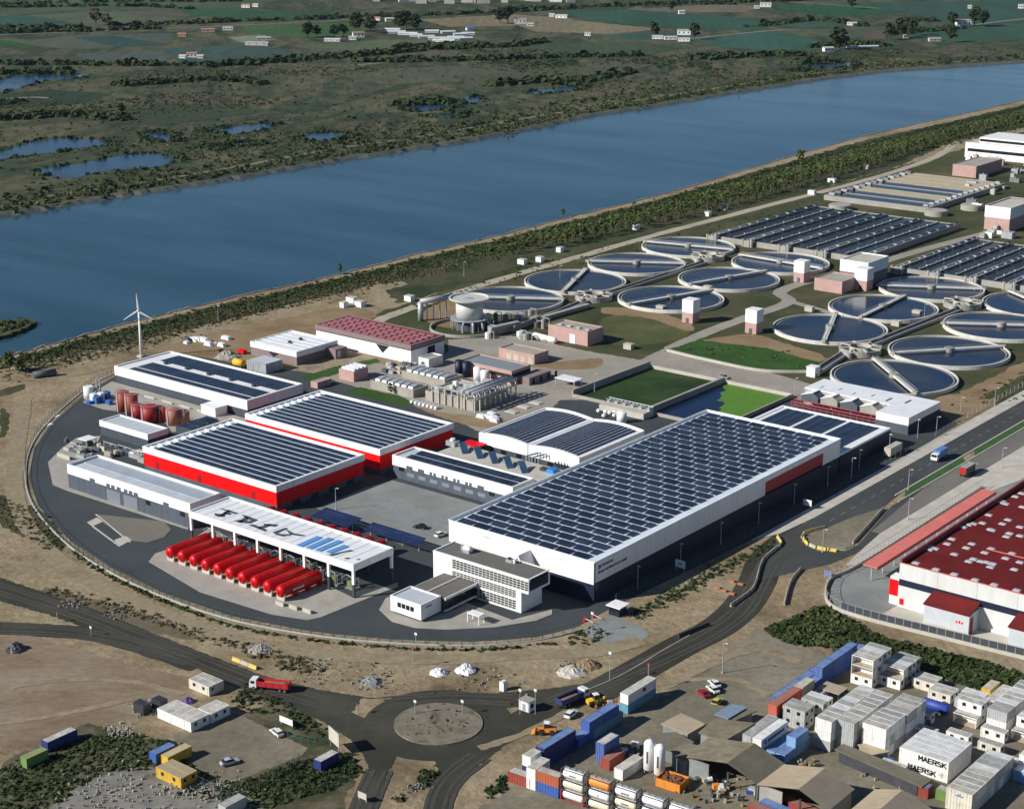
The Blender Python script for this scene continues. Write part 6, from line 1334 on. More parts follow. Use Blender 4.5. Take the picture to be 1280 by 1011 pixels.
def flat_shed(label, px, h, m, wm=CONCD, tilt=0):
    pts = [P(*q, h) for q in px]; c = (sum(p[0] for p in pts)/len(pts), sum(p[1] for p in pts)/len(pts)); t = thing('low_shed', label, 'shed', (*c, 0))
    MB().prism(pts, h, h+.2).build('roof', m, t); MB().prism([(c[0]+(p[0]-c[0])*.9, c[1]+(p[1]-c[1])*.9) for p in pts], 0, h).build('wall', wm, t)
gable('tan_shed', 'second tan roofed shed cut by the bottom edge', -150.6, -138.0, 304.5, 317.0, 4.8, 2.0, TANR, CONC, xm=-144.6, rm2=mat('shaded_tan_roof', (0.26,0.22,0.165)))
flat_shed('low shed with grey brown roof at the yard corner', [(846,889),(868,877),(946,889),(905,907),(880,904)], 3.5, DKR)
flat_shed('bright tan sheet roof shed', [(826,905),(848,893),(881,906),(860,918)], 3.0, TANR)
flat_shed('mossy flat roof shed behind the big shed', [(873,916),(894,898),(944,904),(903,928)], 4.5, OLIVE)
flat_shed('dark flat roof behind the storage cylinders', [(808,918),(845,915),(868,928),(850,942),(825,935)], 3.2, DKR)
flat_shed('brown flat roof joining the big shed and the storage cylinders', [(838,938),(858,929),(884,934),(876,947),(850,952)], 3.9, OLIVE)
flat_shed('blue sheeted low roof by the parked cars', [(893,893),(915,880),(935,884),(910,899)], 3.9, cmat('sheet_blue', (0.20,0.28,0.36)))
flat_shed('long dark lean-to before the lettered block', [(1043,937),(1054,930),(1166,974),(1152,984)], 2.8, DKR, wm=DARKM)  # dark walls paint the shade and clutter under an open roof
flat_shed('tan topped low shed beside the lean-to', [(1072,931),(1100,926),(1112,940),(1085,945)], 2.6, TANR)
c = P(855,947); u = thing('blue_awning', 'small pale blue awning right of the storage cylinders', 'awning', (*c, 0)); MB().extr([(c[0]-3,2.2),(c[0],3.4),(c[0]+3,2.2),(c[0],3.2)], 'y', c[1]-2.5, c[1]+2.5).build('roof', cmat('awning_blue', (0.25,0.45,0.58)), u)
for s in (-2.7,2.7): MB().box(c[0]+s-.1, c[0]+s+.1, c[1]-2.3, c[1]+2.3, 0, 2.25).build('side', MGREY, u)
container(-163.8, 300.4, 0, C40, CBLU, 'bright blue container under the tan shed', RBLU, along='x', rz=R(-4)); container(-165.0, 297.6, 0, C40, CRED, 'red container at the bottom edge before the tan shed', RRED, along='x', rz=R(-4)); container(-160.5, 304.2, 0, C40, CRED, 'red container behind the blue one in the tan shed', RRED, along='x', rz=R(-8))
c = P(1178,998); container(c[0], c[1], 0, 2.4, CGRN, 'small bright green bin by the pale strip', RTAN); c = P(1158,995); container(c[0]-.5, c[1], 0, 2.6, CRED, 'small red bin with blue top by the lean-to', RBLU)
# scrap heaps and machine bits in the yard: uncountable litter
random.seed(17)
def litter(name, label, pts, n, mats_, smin=.3, smax=1.4, hmax=1.2):
    for mi, m in enumerate(mats_):
        mb = MB()
        for k in range(n//len(mats_)):
            i = random.randrange(len(pts)); x, y, sp = pts[i]; c = P(x+random.gauss(0,sp), y+random.gauss(0,sp*.45)); w, d, h = random.uniform(smin,smax), random.uniform(smin,smax), random.uniform(.15,hmax); a = random.uniform(0,3.14)
            q = [(c[0]+math.cos(a)*u_*w-math.sin(a)*v_*d, c[1]+math.sin(a)*u_*w+math.cos(a)*v_*d) for u_, v_ in ((-.5,-.5),(.5,-.5),(.4,.5),(-.5,.4))]
            mb.prism(q, 0, h+.3)
        tag(mb.build(name, m), label, 'scrap', kind='stuff')
litter('scrap_heap', 'heaps of mixed scrap lying about the container yard', [(885,985,22),(905,992,18),(793,945,8),(778,938,6),(1100,965,16),(1140,985,10),(1010,960,8),(1050,930,6),(760,882,8)], 270, [RUST, DARKM, CONC, mat('ochre_scrap', (.30,.19,.05), .8, .3, 1.0), MGREY, TANR], .2, .9, .8)
# pallets, drums and machine parts standing in the shade between the stacks
for k in range(70):
    x, y, sp = random.choice(((1105,962,22),(1080,950,16),(1030,925,10),(1150,905,14),(1180,890,16),(1120,915,8),(780,940,12),(880,975,16),(905,985,14),(1060,880,8),(1000,905,8),(765,885,9),(945,990,10)))
    c = P(x+random.gauss(0,sp*.6), y+random.gauss(0,sp*.3)); u = thing('yard_item', 'small pallet or drum of goods left between the container stacks', 'goods', (*c, .1), random.uniform(0,3.1), 'goods between the stacks'); m = random.choice((RUST, DARKM, CTAN, MGREY, CBLU, CWHT, CGRY, CORG)); h = random.uniform(.6,1.6)
    if k % 3: w = random.uniform(.5,1.1); place('load', MB().box(-w, w, -.6, .6, .14, h).mesh('load', m), u, (0,0,0)); place('pallet', MB().box(-w-.05, w+.05, -.65, .65, 0, .14).mesh('pallet', CTAN), u, (0,0,0))
    else: place('drum', MB().cyl(0, 0, 0, .9, .3, 10).cyl(.65, .1, 0, .9, .3, 10).mesh('drum', m), u, (0,0,0)); place('lid', MB().cyl(0, 0, .9, .95, .26, 10).mesh('lid', METAL), u, (0,0,0))
litter('building_rubble', 'scattered rubble and pallets on the waste ground at lower left', [(180,985,40),(130,998,35),(270,990,28),(185,885,10),(150,915,8)], 520, [CONC, CONCD, CONCL, TANR], .12, .5, .3)
litter('building_rubble', 'stones and rubble along the road verges', [(716,835,8),(600,850,25),(470,850,16),(400,838,18),(325,812,10),(150,768,8),(90,755,7),(520,985,6)], 380, [CONC, CONCD, SAND, DARKM], .12, .5, .3)

# ================================================================== RED ROOFED BUILDING ON THE RIGHT
MAR = mat('maroon_roof_deck', (0.135,0.014,0.013), .8, .18, .12, fine=.12, spec=.15); SALM = mat('salmon_roof', (0.62,0.17,0.14), .6, .08, .2)
x0, x1, y0, y1, Z = -197.8, -60.0, 421.6, 640.0, 13.3
t = thing('maroon_roof_building', 'big white walled building with dark red roof dotted with skylights', 'building', (x0+60, y0+60, 0))
MB().box(x0+.4, x1, y0+.4, y1, 0, Z-.8).build('core', CONCD, t)
walls_w = 11.6; PGW = mat('pale_grey_precast', (0.60,0.60,0.575), .75, .06, .4, fine=.05, stretch=(1,1,.2))
for k in range(11):
    a = x0+k*walls_w; b = a+walls_w-.08
    MB().box(a, b, y0, y0+.4, 0, 6.6).build('wall_panel', PGW, t); MB().box(a, b, y0+.12, y0+.4, 6.6, 8.6).build('window_band', NAVY, t); MB().box(a, b, y0, y0+.4, 8.6, Z).build('wall_panel', PGW, t)
MB().box(x0, x0+.38, y0+.42, y1, 0, Z-.6).build('side_wall', WHITE, t)
MB().box(x0+.4, x1, y0+.5, y1, Z-.8, Z-.5).build('roof', MAR, t)
MB().box(x0-.2, x0+.35, y0+.45, y1, Z-.6, Z+.9).build('parapet', mat('dark_red_parapet', (0.26,0.03,0.035), .6), t); MB().box(x0, x1, y0-.05, y0+.45, Z, Z+.12).build('parapet_cap', SALM, t)
SK = mat('skylight_dome', (0.50,0.50,0.52), .35, .06); dome = MB().box(-1.05,1.05,-.75,.75,0,.15).extr([(-1.0,.15),(1.0,.15),(.75,.3),(-.75,.3)], 'y', -.7, .7).mesh('skylight', SK)
o = t.location; random.seed(9)
def sk(px, py): q = P(px, py, Z-.5); place('skylight', dome, t, (q[0]-o.x, q[1]-o.y, Z-.5))
sk_px = [(1162,687),(1169,686),(1193,693),(1162,683),(1184,680),(1190,674),(1208,685),(1215,680),(1231,691),(1239,686),(1257,698),(1265,692),(1204,659),(1211,656),(1217,655),(1228,654),(1236,644),(1238,662),(1253,655),(1260,650),(1240,663),(1250,628),(1257,630),(1269,621),(1277,617),(1258,671),(1262,667),(1275,670),(1275,659),(1211,702),(1217,699),(1226,702),(1233,703),(1238,709),(1241,705),(1268,712),(1145,704),(1170,712),(1193,718),(1219,725),(1243,731),(1271,738),(1275,703),(1253,627),(1278,634)]
for q in sk_px: sk(*q)
for k in range(60):
    q = (random.uniform(x0+70,x1-3), random.uniform(y0+10,y1-10)); place('skylight', dome, t, (q[0]-o.x, q[1]-o.y, Z-.5))
MB().box(x0+14, x1, y0+26, y0+26.4, Z-.5, Z-.3).build('roof_conduit', SALM, t)
for k, a in enumerate((x0+11.0, x0+35.5)):
    MB().box(a, a+13.2, y0-6.2, y0-.02, 0, 6.0).build('porch_wall', mat('pale_metal_cladding', (0.52,0.54,0.56), .5, .05), t); MB().extr([(y0-6.6,5.9),(y0-.03,7.6),(y0-.03,7.9),(y0-6.6,6.2)], 'x', a-.3, a+13.5).build('porch_roof', MAR, t); MB().box(a+13.18, a+13.26, y0-5.6, y0-3.6, 0, 5).build('porch_door', REDD, t); MB().box(a-.3, a+13.5, y0-6.5, y0-6.3, 0, .8).build('kerb', CONCL, t)
    lt = MB()
    for q in range(3): lt.box(a+9.4+q*.8, a+9.9+q*.8, y0-6.24, y0-6.2, 3.0, 3.6+.2*(q%2))
    lt.build('porch_lettering', RED, t, kind='stuff')
MB().box(x0-3.0, x0-.02, y0+.8, y0+4.2, 0, 8.4).build('corner_lobby', WHITE, t); MB().box(x0-3.1, x0-.4, y0+.68, y0+.78, 2.8, 7.6).build('red_panel', RED, t); MB().box(x0+.6, x0+1.9, y0-.08, y0, 1.0, 2.8).build('red_door', RED, t)
u = thing('salmon_canopy', 'long narrow salmon pink canopy along the left side of the maroon roof', 'canopy', (-212.6, 475, 0)); MB().box(-214.8, -210.2, 433, 516, 4.7, 5.1).build('roof', SALM, u); MB().box(-210.15, -209.95, 433, 516, 4.2, 5.15).build('fascia', REDD, u)
for k in range(12): MB().box(-212.6, -212.3, 434+k*7.3, 434.3+k*7.3, 0, 4.7).build('post', METAL, u)
sheet('loading_yard', [(-219.5,445),(-221,428),(-217,416.5),(-211,410.2),(-200,408.6),(-177,410.2),(-165,411),(-60,418),(-60,425),(-196,425),(-196,560),(-214,560),(-219.5,520)], CONCD, sm=False, world=True)
sheet('loading_apron', [(-199,408.8),(-177,410.4),(-165,411.2),(-60,418.2),(-60,422),(-198,421.6)], CONCL, sm=False, world=True)
fpts = smooth([(-220.8,530),(-220.5,445),(-222,428),(-217.5,416),(-211.3,409.4),(-199.8,407.9),(-176.7,409.5),(-165.6,410.3),(-120,414)], False, 8)
u = thing('curved_wall_fence', 'pale curved wall with mesh fence round the loading yard', 'fence', (*fpts[20], 0))
for a, b in zip(fpts[:-1], fpts[1:]): MB().bar((*a,1.0), (*b,1.0), .5, 1.2).build('wall', CONCL, u)
def along(pts, step):
    out = []; acc = 0.0; last = pts[0]; out.append((last, 0))
    for a, b in zip(pts[:-1], pts[1:]):
        d = math.hypot(b[0]-a[0], b[1]-a[1]); ang = math.atan2(b[1]-a[1], b[0]-a[0]); s = step-acc
        while s <= d: out.append(((a[0]+(b[0]-a[0])*s/d, a[1]+(b[1]-a[1])*s/d), ang)); s += step
        acc = d-(s-step)
    return out
MESH = mat('fence_mesh', (0.30,0.31,0.32), .6, .1, .5); MESHD = mat('dark_fence_panel', (0.045,0.055,0.065), .6, .1, .5)
pp = along(fpts, 2.4); pm_ = MB().box(-.07,.07,-.07,.07,1.0,3.2).mesh('post', MESH)
for k, (p, a) in enumerate(pp):
    place('post', pm_, u, (p[0]-u.location.x, p[1]-u.location.y, 0))
    if k and p[0] > -208: q = pp[k-1][0]; MB().bar((q[0]+.1,q[1],3.0), (p[0]-.1,p[1],3.0), .06, 1.9).build('panel', MESHD, u)
for a, b in zip(fpts[:-1], fpts[1:]): MB().bar((*a,3.2), (*b,3.2), .08, .08).build('rail', MESH, u)

# ================================================================== PERIMETER FENCE, LAMPS, BARRIERS
def mesh_fence(label, pts, h, step, m):
    u = thing('perimeter_fence', label, 'fence', (*pts[len(pts)//2], 0)); pm_ = MB().box(-.07,.07,-.07,.07,0,h).mesh('post', m)
    for p, a in along(pts, step): place('post', pm_, u, (p[0]-u.location.x, p[1]-u.location.y, .2))
    for a, b in zip(pts[:-1], pts[1:]):
        for z in (h+.15, h*.55, .5): MB().bar((*a,z), (*b,z), .05, .06).build('rail', m, u)
FG = mat('fence_green', (0.05,0.075,0.065), .6, .1, .5)
mesh_fence('dark mesh fence sweeping round the plant loop road', fence_line, 2.3, 3.2, FG)
mesh_fence('mesh fence between the great hall and the street', smooth([P(*q) for q in [(770,752),(800,738)]]+[(-259.5,400),(-258.2,440),(-257.4,500),(-257.4,560),(-258.5,600)], False, 4), 2.3, 4.0, FG)
mesh_fence('mesh fence running on along the pavement past the cooling house', [(-258.5,601),(-259,700),(-260,900)], 2.3, 4.0, MESH)
_lamp = None
def lamp(x, y, h, label, side=(1,0), group='street lamps'):
    c = P(x, y); u = thing('street_lamp', label, 'lamp', (*c, 0), group=group); MB().lathe((*c,0),(*c,h),[(0,.16),(h*.5,.12),(h,.08)],8).build('pole', METAL, u); MB().tube((*c,h),(c[0]+side[0]*.9,c[1]+side[1]*.9,h+.15),.06).build('arm', METAL, u); MB().lathe((c[0]+side[0]*.6,c[1]+side[1]*.6,h+.05),(c[0]+side[0]*1.5,c[1]+side[1]*1.5,h+.15),[(0,.1),(.3,.2),(.7,.18),(.9,.06)],8).build('head', CONCL, u); MB().cyl(*c, 0, .5, .25, 8).build('foot', CONCL, u)
for k in range(9):
    b0 = 386+k*22.5; q = (-262.2, b0)
    c = thing('street_lamp', 'slim lamp along the great hall, %s from the gate' % ORD[k], 'lamp', (*q, 0), group='lamps along the great hall')
    MB().lathe((*q,0),(*q,7.2),[(0,.13),(7.2,.08)],8).build('pole', METAL, c); MB().lathe((q[0]-.3,q[1],7.2),(q[0]+.9,q[1],7.35),[(0,.12),(.4,.24),(.9,.2),(1.2,.08)],8).build('head', CONCL, c)
for k, (q, lab) in enumerate([((903, 841), 'alone on the yard sand'), ((1064, 598), 'by the pavement below the annex'), ((1170, 545), 'by the parked trucks lane'), ((1200, 520), 'beside the cooling house end'), ((420, 637), 'on the court by the red hall'), ((317, 475), 'by the white warehouse lawn'), ((1135, 613), 'on the right verge'), ((1028, 690), 'at the curved wall corner'), ((743, 490), 'by the weedy pond'), ((993, 495), 'behind the duckweed pond'), ((700, 350), 'between left settling tanks'), ((1155, 400), 'between right settling tanks'), ((1243, 508), 'on the dirt bank'), ((1252, 585), 'right verge, far one'), ((1135, 650), 'before the salmon canopy'), ((273, 402), 'behind the white roof building'), ((580, 345), 'by the service track')]):
    lamp(*q, 8.5 if k == 0 else 7.5, 'tall grey lamp pole '+lab)
# utility / sign poles
for k, (x, y, h) in enumerate(((516,834,6),(650,893,7),(669,893,7),(447,893,3),(519,893,4),(578,893,4),(72,778,3),(114,795,3),(762,850,8),(810,860,7),(740,790,6),(520,812,5))):
    c = P(x, y); u = thing('sign_pole', 'thin roadside pole %s' % ['alone on the sand above the roundabout','left of the white kiosk','right of the white kiosk','on the dirt wedge left of the roundabout','at the left rim of the roundabout','at the right rim of the roundabout','leftmost between the forking roads','between the forking roads, right one','by the rubble heaps','behind the white and teal containers','at the plant gate','on the loop fence below the office'][k], 'pole', (*c, 0), group='thin roadside poles'); MB().tube((*c,0),(*c,h),.09).build('pole', METAL, u); MB().box(c[0]-.4, c[0]+.4, c[1]-.05, c[1]+.02, h-.7, h).build('plate', WHITE if k % 3 else REDD, u)
# jersey barriers: white-yellow along the island, dirty along the slip road
BAR1 = mat('yellow_barrier', (0.60,0.45,0.12), .8, .2, .5); BAR2 = mat('dirty_white_barrier', (0.42,0.38,0.30), .85, .25, .6, fine=.15)
jb = {}
def barrier_row(pts, label, mats_):
    for k, (p, a) in enumerate(along(pts, 3.1)[:-1]):
        m = mats_(k)
        if m.name not in jb: jb[m.name] = MB().extr([(-.35,0),(.35,0),(.3,.25),(.14,.5),(.1,1.0),(-.1,1.0),(-.14,.5),(-.3,.25)], 'x', 0, 2.95).mesh('jersey_barrier', m)
        ob = bpy.data.objects.new('jersey_barrier', jb[m.name]); C.objects.link(ob); ob.location = (p[0], p[1], .1); ob.rotation_euler = (0,0,a if k else math.atan2(pts[1][1]-pts[0][1], pts[1][0]-pts[0][0])); tag(ob, label, 'barrier', 'road barriers')
barrier_row(smooth([(-243.7,463),(-246,455.2),(-242.8,448.9),(-237.7,446.5),(-231.7,448.1),(-229.2,454)], False, 6), 'yellow and white concrete barrier round the tip of the traffic island', lambda k: BAR1 if k % 3 else BAR2)
barrier_row([(-230.6,457),(-237.4,491)], 'dirty concrete barrier along the island side facing the worn lane', lambda k: BAR2)
barrier_row(smooth([(-251.5,447),(-247.4,441.5),(-244.8,427),(-237.9,411.5),(-235.4,403.6),(-234.2,389)], False, 6), 'dirty concrete barrier along the slip road bend', lambda k: BAR1 if k < 2 else BAR2)
barrier_row(smooth([(-232.6,428.2),(-229.6,416.9),(-222.2,400.4)], False, 6), 'dirty concrete barrier on the right side of the slip road', lambda k: BAR2)
barrier_row([P(291,825),P(326,839)], 'yellow and white concrete barrier beside the red dump truck', lambda k: BAR1 if k % 2 == 0 else BAR2)
barrier_row([P(848,797),P(895,778)], 'dark barrier at the verge of the sloping road', lambda k: mat('dark_barrier', (0.05,0.045,0.035), .9))  # row in one near-black colour
# ================================================================== WIND TURBINE
c = P(177,446); u = thing('wind_turbine', 'slim white three bladed wind turbine beside the white warehouse', 'wind turbine', (*c, 0)); hub = Vector((c[0]+.9, c[1]-1.2, 20.5))
MB().lathe((*c,0),(*c,20.3),[(0,.75),(10,.55),(20.3,.36)],14).build('tower', WHITE, u, smooth=True); MB().box(c[0]-1.4, c[0]+1.4, c[1]-1.4, c[1]+1.4, 0, .8).build('foundation', CONCL, u)
fw = Vector((_sy*.9, -_cy*.9, 0)).normalized()
MB().lathe(Vector((*c,20.6))-fw*1.6, Vector((*c,20.6))+fw*1.8, [(0,.3),(.4,.55),(2.6,.6),(3.0,.5),(3.4,.15)], 12).build('nacelle', WHITE, u, smooth=True)
rt = Vector((_cy, _sy, 0)); up = Vector((0,0,1)); hc = Vector((*c,20.6))+fw*1.5
for k, an in enumerate((92, 212, 330)):
    d = rt*math.cos(R(an))+up*math.sin(R(an)); s = d.cross(fw); mb = MB(); i0 = 0
    for tt, w in ((.3,.25),(1.2,.62),(4,.46),(7.6,.16)):
        for e, f in ((-.35,0),(0,.08),(.65,0),(0,-.08)): mb.v.append(tuple(hc+d*tt+s*w*e*1.3+fw*f*(w+.3)))
    for q in range(3):
        for e in range(4): mb.f.append((q*4+e, q*4+(e+1)%4, q*4+4+(e+1)%4, q*4+4+e))
    mb.f += [(3,2,1,0),(12,13,14,15)]; mb.build('blade', WHITE, u)

# ================================================================== VEHICLES
TYRE = mat('tyre', (0.018,0.018,0.018), .85); CARG = mat('car_glass', (0.015,0.02,0.026), .1)
def wheel_mesh(r_, w): return MB().lathe((0,-w/2,0),(0,w/2,0),[(0,r_*.6),(.02,r_*.95),(w*.5,r_),(w-.02,r_*.95),(w,r_*.6)],12).mesh('wheel', TYRE)
WC, WT = wheel_mesh(.33,.22), wheel_mesh(.52,.34)
HUB = mat('wheel_hub', (.45,.45,.46), .4, metal=.6); hubm = MB().lathe((0,-.13,0),(0,.13,0),[(0,.16),(.26,.16)],8).mesh('rim', HUB); hubt = MB().lathe((0,-.19,0),(0,.19,0),[(0,.24),(.38,.24)],8).mesh('rim', HUB)
def paint(n, col): return mat('car_paint_'+n, col, .25, .03, .5, coord='obj')
LAMPW = mat('headlamp', (.8,.8,.78), .2); LAMPR = mat('tail_lamp', (.45,.02,.02), .3)
def wheels(u, xs, y, r_, me, hm):
    for x in xs:
        for s in (-1,1): w = place('wheel', me, u, (x, s*y, r_)); place('rim', hm, w, (0,0,0))
def car(px, ang, col, label, van=False):
    c = P(*px); u = thing('parked_car', label, 'car', (*c, .12), ang)
    L = 2.2; m = paint(*col)
    pr = [(-L,.35),(-L,.75),(-L+.15,.92),(-1.05,.98),(1.15,.92),(L-.1,.72),(L,.45),(L-.05,.3),(-L+.05,.3)]
    place('body', MB().extr(pr, 'y', -.84, .84).mesh('body', m), u, (0,0,0))
    cb = [(-1.95 if van else -1.75,.95),(-1.75 if van else -1.25,1.45),(-.1,1.5),(.35,1.44),(1.1,.93)]
    place('glasshouse', MB().extr(cb, 'y', -.72, .72).mesh('glasshouse', CARG), u, (0,0,0)); place('roof', MB().extr([(-1.72 if van else -1.2,1.44),(-.1,1.49),(.3,1.43),(.3,1.47),(-.1,1.54),(-1.72 if van else -1.2,1.49)], 'y', -.7, .7).mesh('roof', m), u, (0,0,0))
    for s in (-1,1): place('headlight', MB().box(L-.12, L-.02, s*.62-.16, s*.62+.16, .6, .74).mesh('headlight', LAMPW), u, (0,0,0)); place('tail_light', MB().box(-L-.02, -L+.05, s*.66-.12, s*.66+.12, .66, .84).mesh('tail_light', LAMPR), u, (0,0,0))
    wheels(u, (-1.3,1.35), .78, .33, WC, hubm); return u
A0 = 0.0
car((525,660.5), R(200), ('black', (.012,.012,.014)), 'small black car parked on the court'); car((551,670), R(85), ('white', (.75,.75,.73)), 'white hatchback parked by the great hall corner', True)
car((893,857), R(150), ('white', (.75,.75,.73)), 'white car parked farthest in the row of three on the sand'); car((891,864), R(152), ('white', (.75,.75,.73)), 'white car parked in the middle of the row of three'); car((879,869), R(150), ('red', (.35,.012,.02)), 'dark red car parked nearest in the row of three')
car((287,955), R(70), ('silver', (.42,.46,.50)), 'silver car standing in the cabin yard'); car((714,895), R(95), ('white', (.75,.75,.73)), 'white pickup parked beside the blue container row', True); car((905,473), R(-5), ('grey', (.3,.31,.32)), 'grey car on the works road behind the ponds'); car((896,880), R(100), ('yellow', (.62,.50,.06)), 'small yellow car beside the low shed')
car((346,918), R(165), ('white', (.75,.75,.73)), 'white van with dark canvas by the green net fence', True)
def truck(px, ang, cabm, boxm, label, kind, L=8.6, world=None):
    c = world or P(*px); u = thing('truck', label, 'truck', (*c, .12), ang); h = L/2
    def b(nm, m, mb, par=u): return place(nm, mb.mesh(nm, m), par, (0,0,0))
    b('chassis', DARKM, MB().box(-h, h-.2, -.5, .5, .55, .95))
    cab = b('cab', cabm, MB().extr([(h-1.9,.6),(h,.6),(h,1.7),(h-.25,2.75),(h-1.9,2.85)], 'y', -1.2, 1.2))
    b('windscreen', CARG, MB().quad((h+.02,-1.05,1.72),(h+.02,1.05,1.72),(h-.2,1.05,2.6),(h-.2,-1.05,2.6)), cab)
    for s in (-1,1): b('side_window', CARG, MB().box(h-1.5, h-.4, s*1.21-.01, s*1.21+.01, 1.75, 2.5), cab); b('headlight', LAMPW, MB().box(h, h+.04, s*.85-.2, s*.85+.2, .8, 1.0), cab)
    if kind == 'tipper':
        for a in ((-h,h-2.2,-1.25,-1.13),(-h,h-2.2,1.13,1.25),(-h,-h+.12,-1.13,1.13),(h-2.32,h-2.2,-1.13,1.13)): b('tipper_side', boxm, MB().box(*a, 1.1, 2.5))
        b('tipper_floor', DARKM, MB().box(-h+.12, h-2.32, -1.13, 1.13, 1.0, 1.2)); b('load', EARTH, MB().extr([(-h+.2,1.2),(h-2.4,1.2),(h-3,1.7),(-h+1.4,1.9)], 'y', -1.05, 1.05))
        for k in range(5): x = -h+.3+k*(L-2.7)/4; b('tipper_rib', boxm, MB().box(x-.07, x+.07, -1.32, -1.26, 1.1, 2.5)); b('tipper_rib', boxm, MB().box(x-.07, x+.07, 1.26, 1.32, 1.1, 2.5))
    else:
        b('box_body', boxm, MB().box(-h, h-2.1, -1.28, 1.28, 1.0, 3.5)); b('box_roof', RGRY if kind == 'dark' else boxm, MB().box(-h-.02, h-2.08, -1.3, 1.3, 3.5, 3.56)); b('rear_doors', LAMPR if kind == 'dark' else METAL, MB().box(-h-.05, -h, -1.15, 1.15, 1.2, 3.3))
    wheels(u, (-h+1.0,-h+2.3,h-1.2), 1.05, .52, WT, hubt); return u
truck((338,862), R(205), paint('white', (.75,.75,.73)), cmat('truck_red', (.50,.02,.025)), 'red dump truck with white and red cab on the site road', 'tipper', 10.5)
truck((716,878), R(82), paint('white', (.75,.75,.73)), cmat('truck_blue', (.03,.045,.17)), 'dark blue tipper truck with white cab near the roundabout', 'tipper', 9.6)
truck(None, R(-90), paint('white', (.75,.75,.73)), cmat('box_blue', (.10,.22,.50)), 'white cab truck with blue box on the street', 'box', 8.5, world=(-245.6, 549)); truck(None, R(90), paint('white', (.75,.75,.73)), cmat('box_black', (.03,.035,.045)), 'dark box truck on the worn lane past the median', 'dark', 9.5, world=(-230.6, 540.5))
def loader(px, ang, m, label):
    c = P(*px); u = thing('wheel_loader', label, 'loader', (*c, .12), ang)
    def b(nm, mm, mb): return place(nm, mb.mesh(nm, mm), u, (0,0,0))
    b('engine_body', m, MB().extr([(-2.4,.7),(.2,.7),(.2,1.6),(-1,1.8),(-2.4,1.6)], 'y', -.9, .9)); b('front_frame', m, MB().box(.2, 1.6, -.5, .5, .6, 1.2)); b('cab', CARG, MB().box(-.7, .5, -.65, .65, 1.6, 2.9)); b('cab_roof', WHITE, MB().box(-.8, .6, -.75, .75, 2.9, 3.05))
    for s in (-1,1): b('arm', m, MB().bar((.6,s*.55,1.7),(2.7,s*.55,.8),.18,.3))
    b('bucket', m, MB().extr([(2.6,.2),(3.6,.15),(3.3,.35),(2.8,.5),(2.75,1.2),(2.55,1.2)], 'y', -1.3, 1.3))
    for x in (-1.5,1.2):
        for s in (-1,1): w = place('wheel', wheel_mesh(.75,.5), u, (x, s*.95, .75)); place('rim', hubt, w, (0,0,0))
loader((683,917), R(210), CORG, 'orange wheel loader at the verge before the blue row'); loader((745,881), R(60), YEL, 'yellow wheel loader beside the blue and teal containers')
# white kiosk on the roundabout road and bottle bank
c = P(659,887); u = thing('white_kiosk', 'small white kiosk at the roadside between two poles', 'kiosk', (*c, .2)); MB().box(c[0]-1.6, c[0]+1.6, c[1]-1.3, c[1]+1.3, .2, 2.8).build('wall', WHITE, u); MB().box(c[0]-1.75, c[0]+1.75, c[1]-1.45, c[1]+1.45, 2.8, 3.0).build('roof', CONC, u); MB().box(c[0]+1.58, c[0]+1.64, c[1]-.7, c[1]+.5, 1.2, 2.2).build('window', GLASS, u); MB().box(c[0]-.5, c[0]+.5, c[1]-1.36, c[1]-1.28, .3, 2.2).build('door', METAL, u)
c = P(629,862); u = thing('portable_toilet', 'small white portable cabin on the sand above the roundabout', 'cabin', (*c, 0)); MB().box(c[0]-.7, c[0]+.7, c[1]-.7, c[1]+.7, 0, 2.2).build('wall', WHITE, u); MB().extr([(c[0]-.75,2.2),(c[0]+.75,2.2),(c[0]+.4,2.55),(c[0]-.4,2.55)], 'y', c[1]-.75, c[1]+.75).build('roof', WHITE2, u)
c = P(772,767); u = thing('gatehouse', 'little dark gatehouse with white flat roof at the gate', 'hut', (*c, 0)); MB().box(c[0]-1.8, c[0]+1.8, c[1]-1.8, c[1]+1.8, 0, 2.7).build('wall', NAVY, u); MB().box(c[0]-2.4, c[0]+2.4, c[1]-2.4, c[1]+2.4, 2.7, 3.0).build('roof', WHITE, u); MB().box(c[0]-1.4, c[0]+1.4, c[1]-1.86, c[1]-1.78, 1.2, 2.3).build('window', GLASS, u)
for k, q in enumerate(((731,777),(741,772))):
    c = P(*q); u = thing('gate_arm', 'red and white gate arm, %s of two' % ('left','right')[k], 'gate', (*c, 0)); MB().box(c[0]-.25, c[0]+.25, c[1]-.25, c[1]+.25, 0, 1.2).build('post', RED, u); MB().bar((c[0],c[1],1.1),(c[0]+3.5,c[1]-.8,1.1),.12,.1).build('arm', WHITE, u)
# notice boards
for k, (x, y, w, h, lab, m) in enumerate(((850,714,3.4,3.6,'white notice board standing on the bank beside the great hall',WHITE),(1009,636,3.0,3.2,'white notice board beside the pavement end',WHITE),(418,938,5.5,5.5,'tall pale billboard facing the junction',CONCL),(358,908,4.5,2.4,'low white board fence section by the junction',WHITE),(453,1002,2.6,2.4,'small pale sign board by the southern road',CONCL),(1034,723,2.2,2.6,'blue and white direction sign by the curved wall',cmat('sign_blue2',(.15,.2,.4))))):
    c = P(x, y); u = thing('notice_board', lab, 'sign', (*c, 0), R(-20) if k == 2 else R(0)); place('panel', MB().box(-w/2, w/2, -.06, .06, h*.35, h).mesh('panel', m), u, (0,0,0))
    for s in (-1,1): place('post', MB().box(s*w*.42-.07, s*w*.42+.07, .07, .2, 0, h*.95).mesh('post', METAL), u, (0,0,0))
    if k < 2:
        lb = MB().box(-w*.2, w*.25, -.08, -.065, h*.6, h*.8); place('print', lb.mesh('print', cmat('print_blue', (.30,.42,.62))), u, (0,0,0))
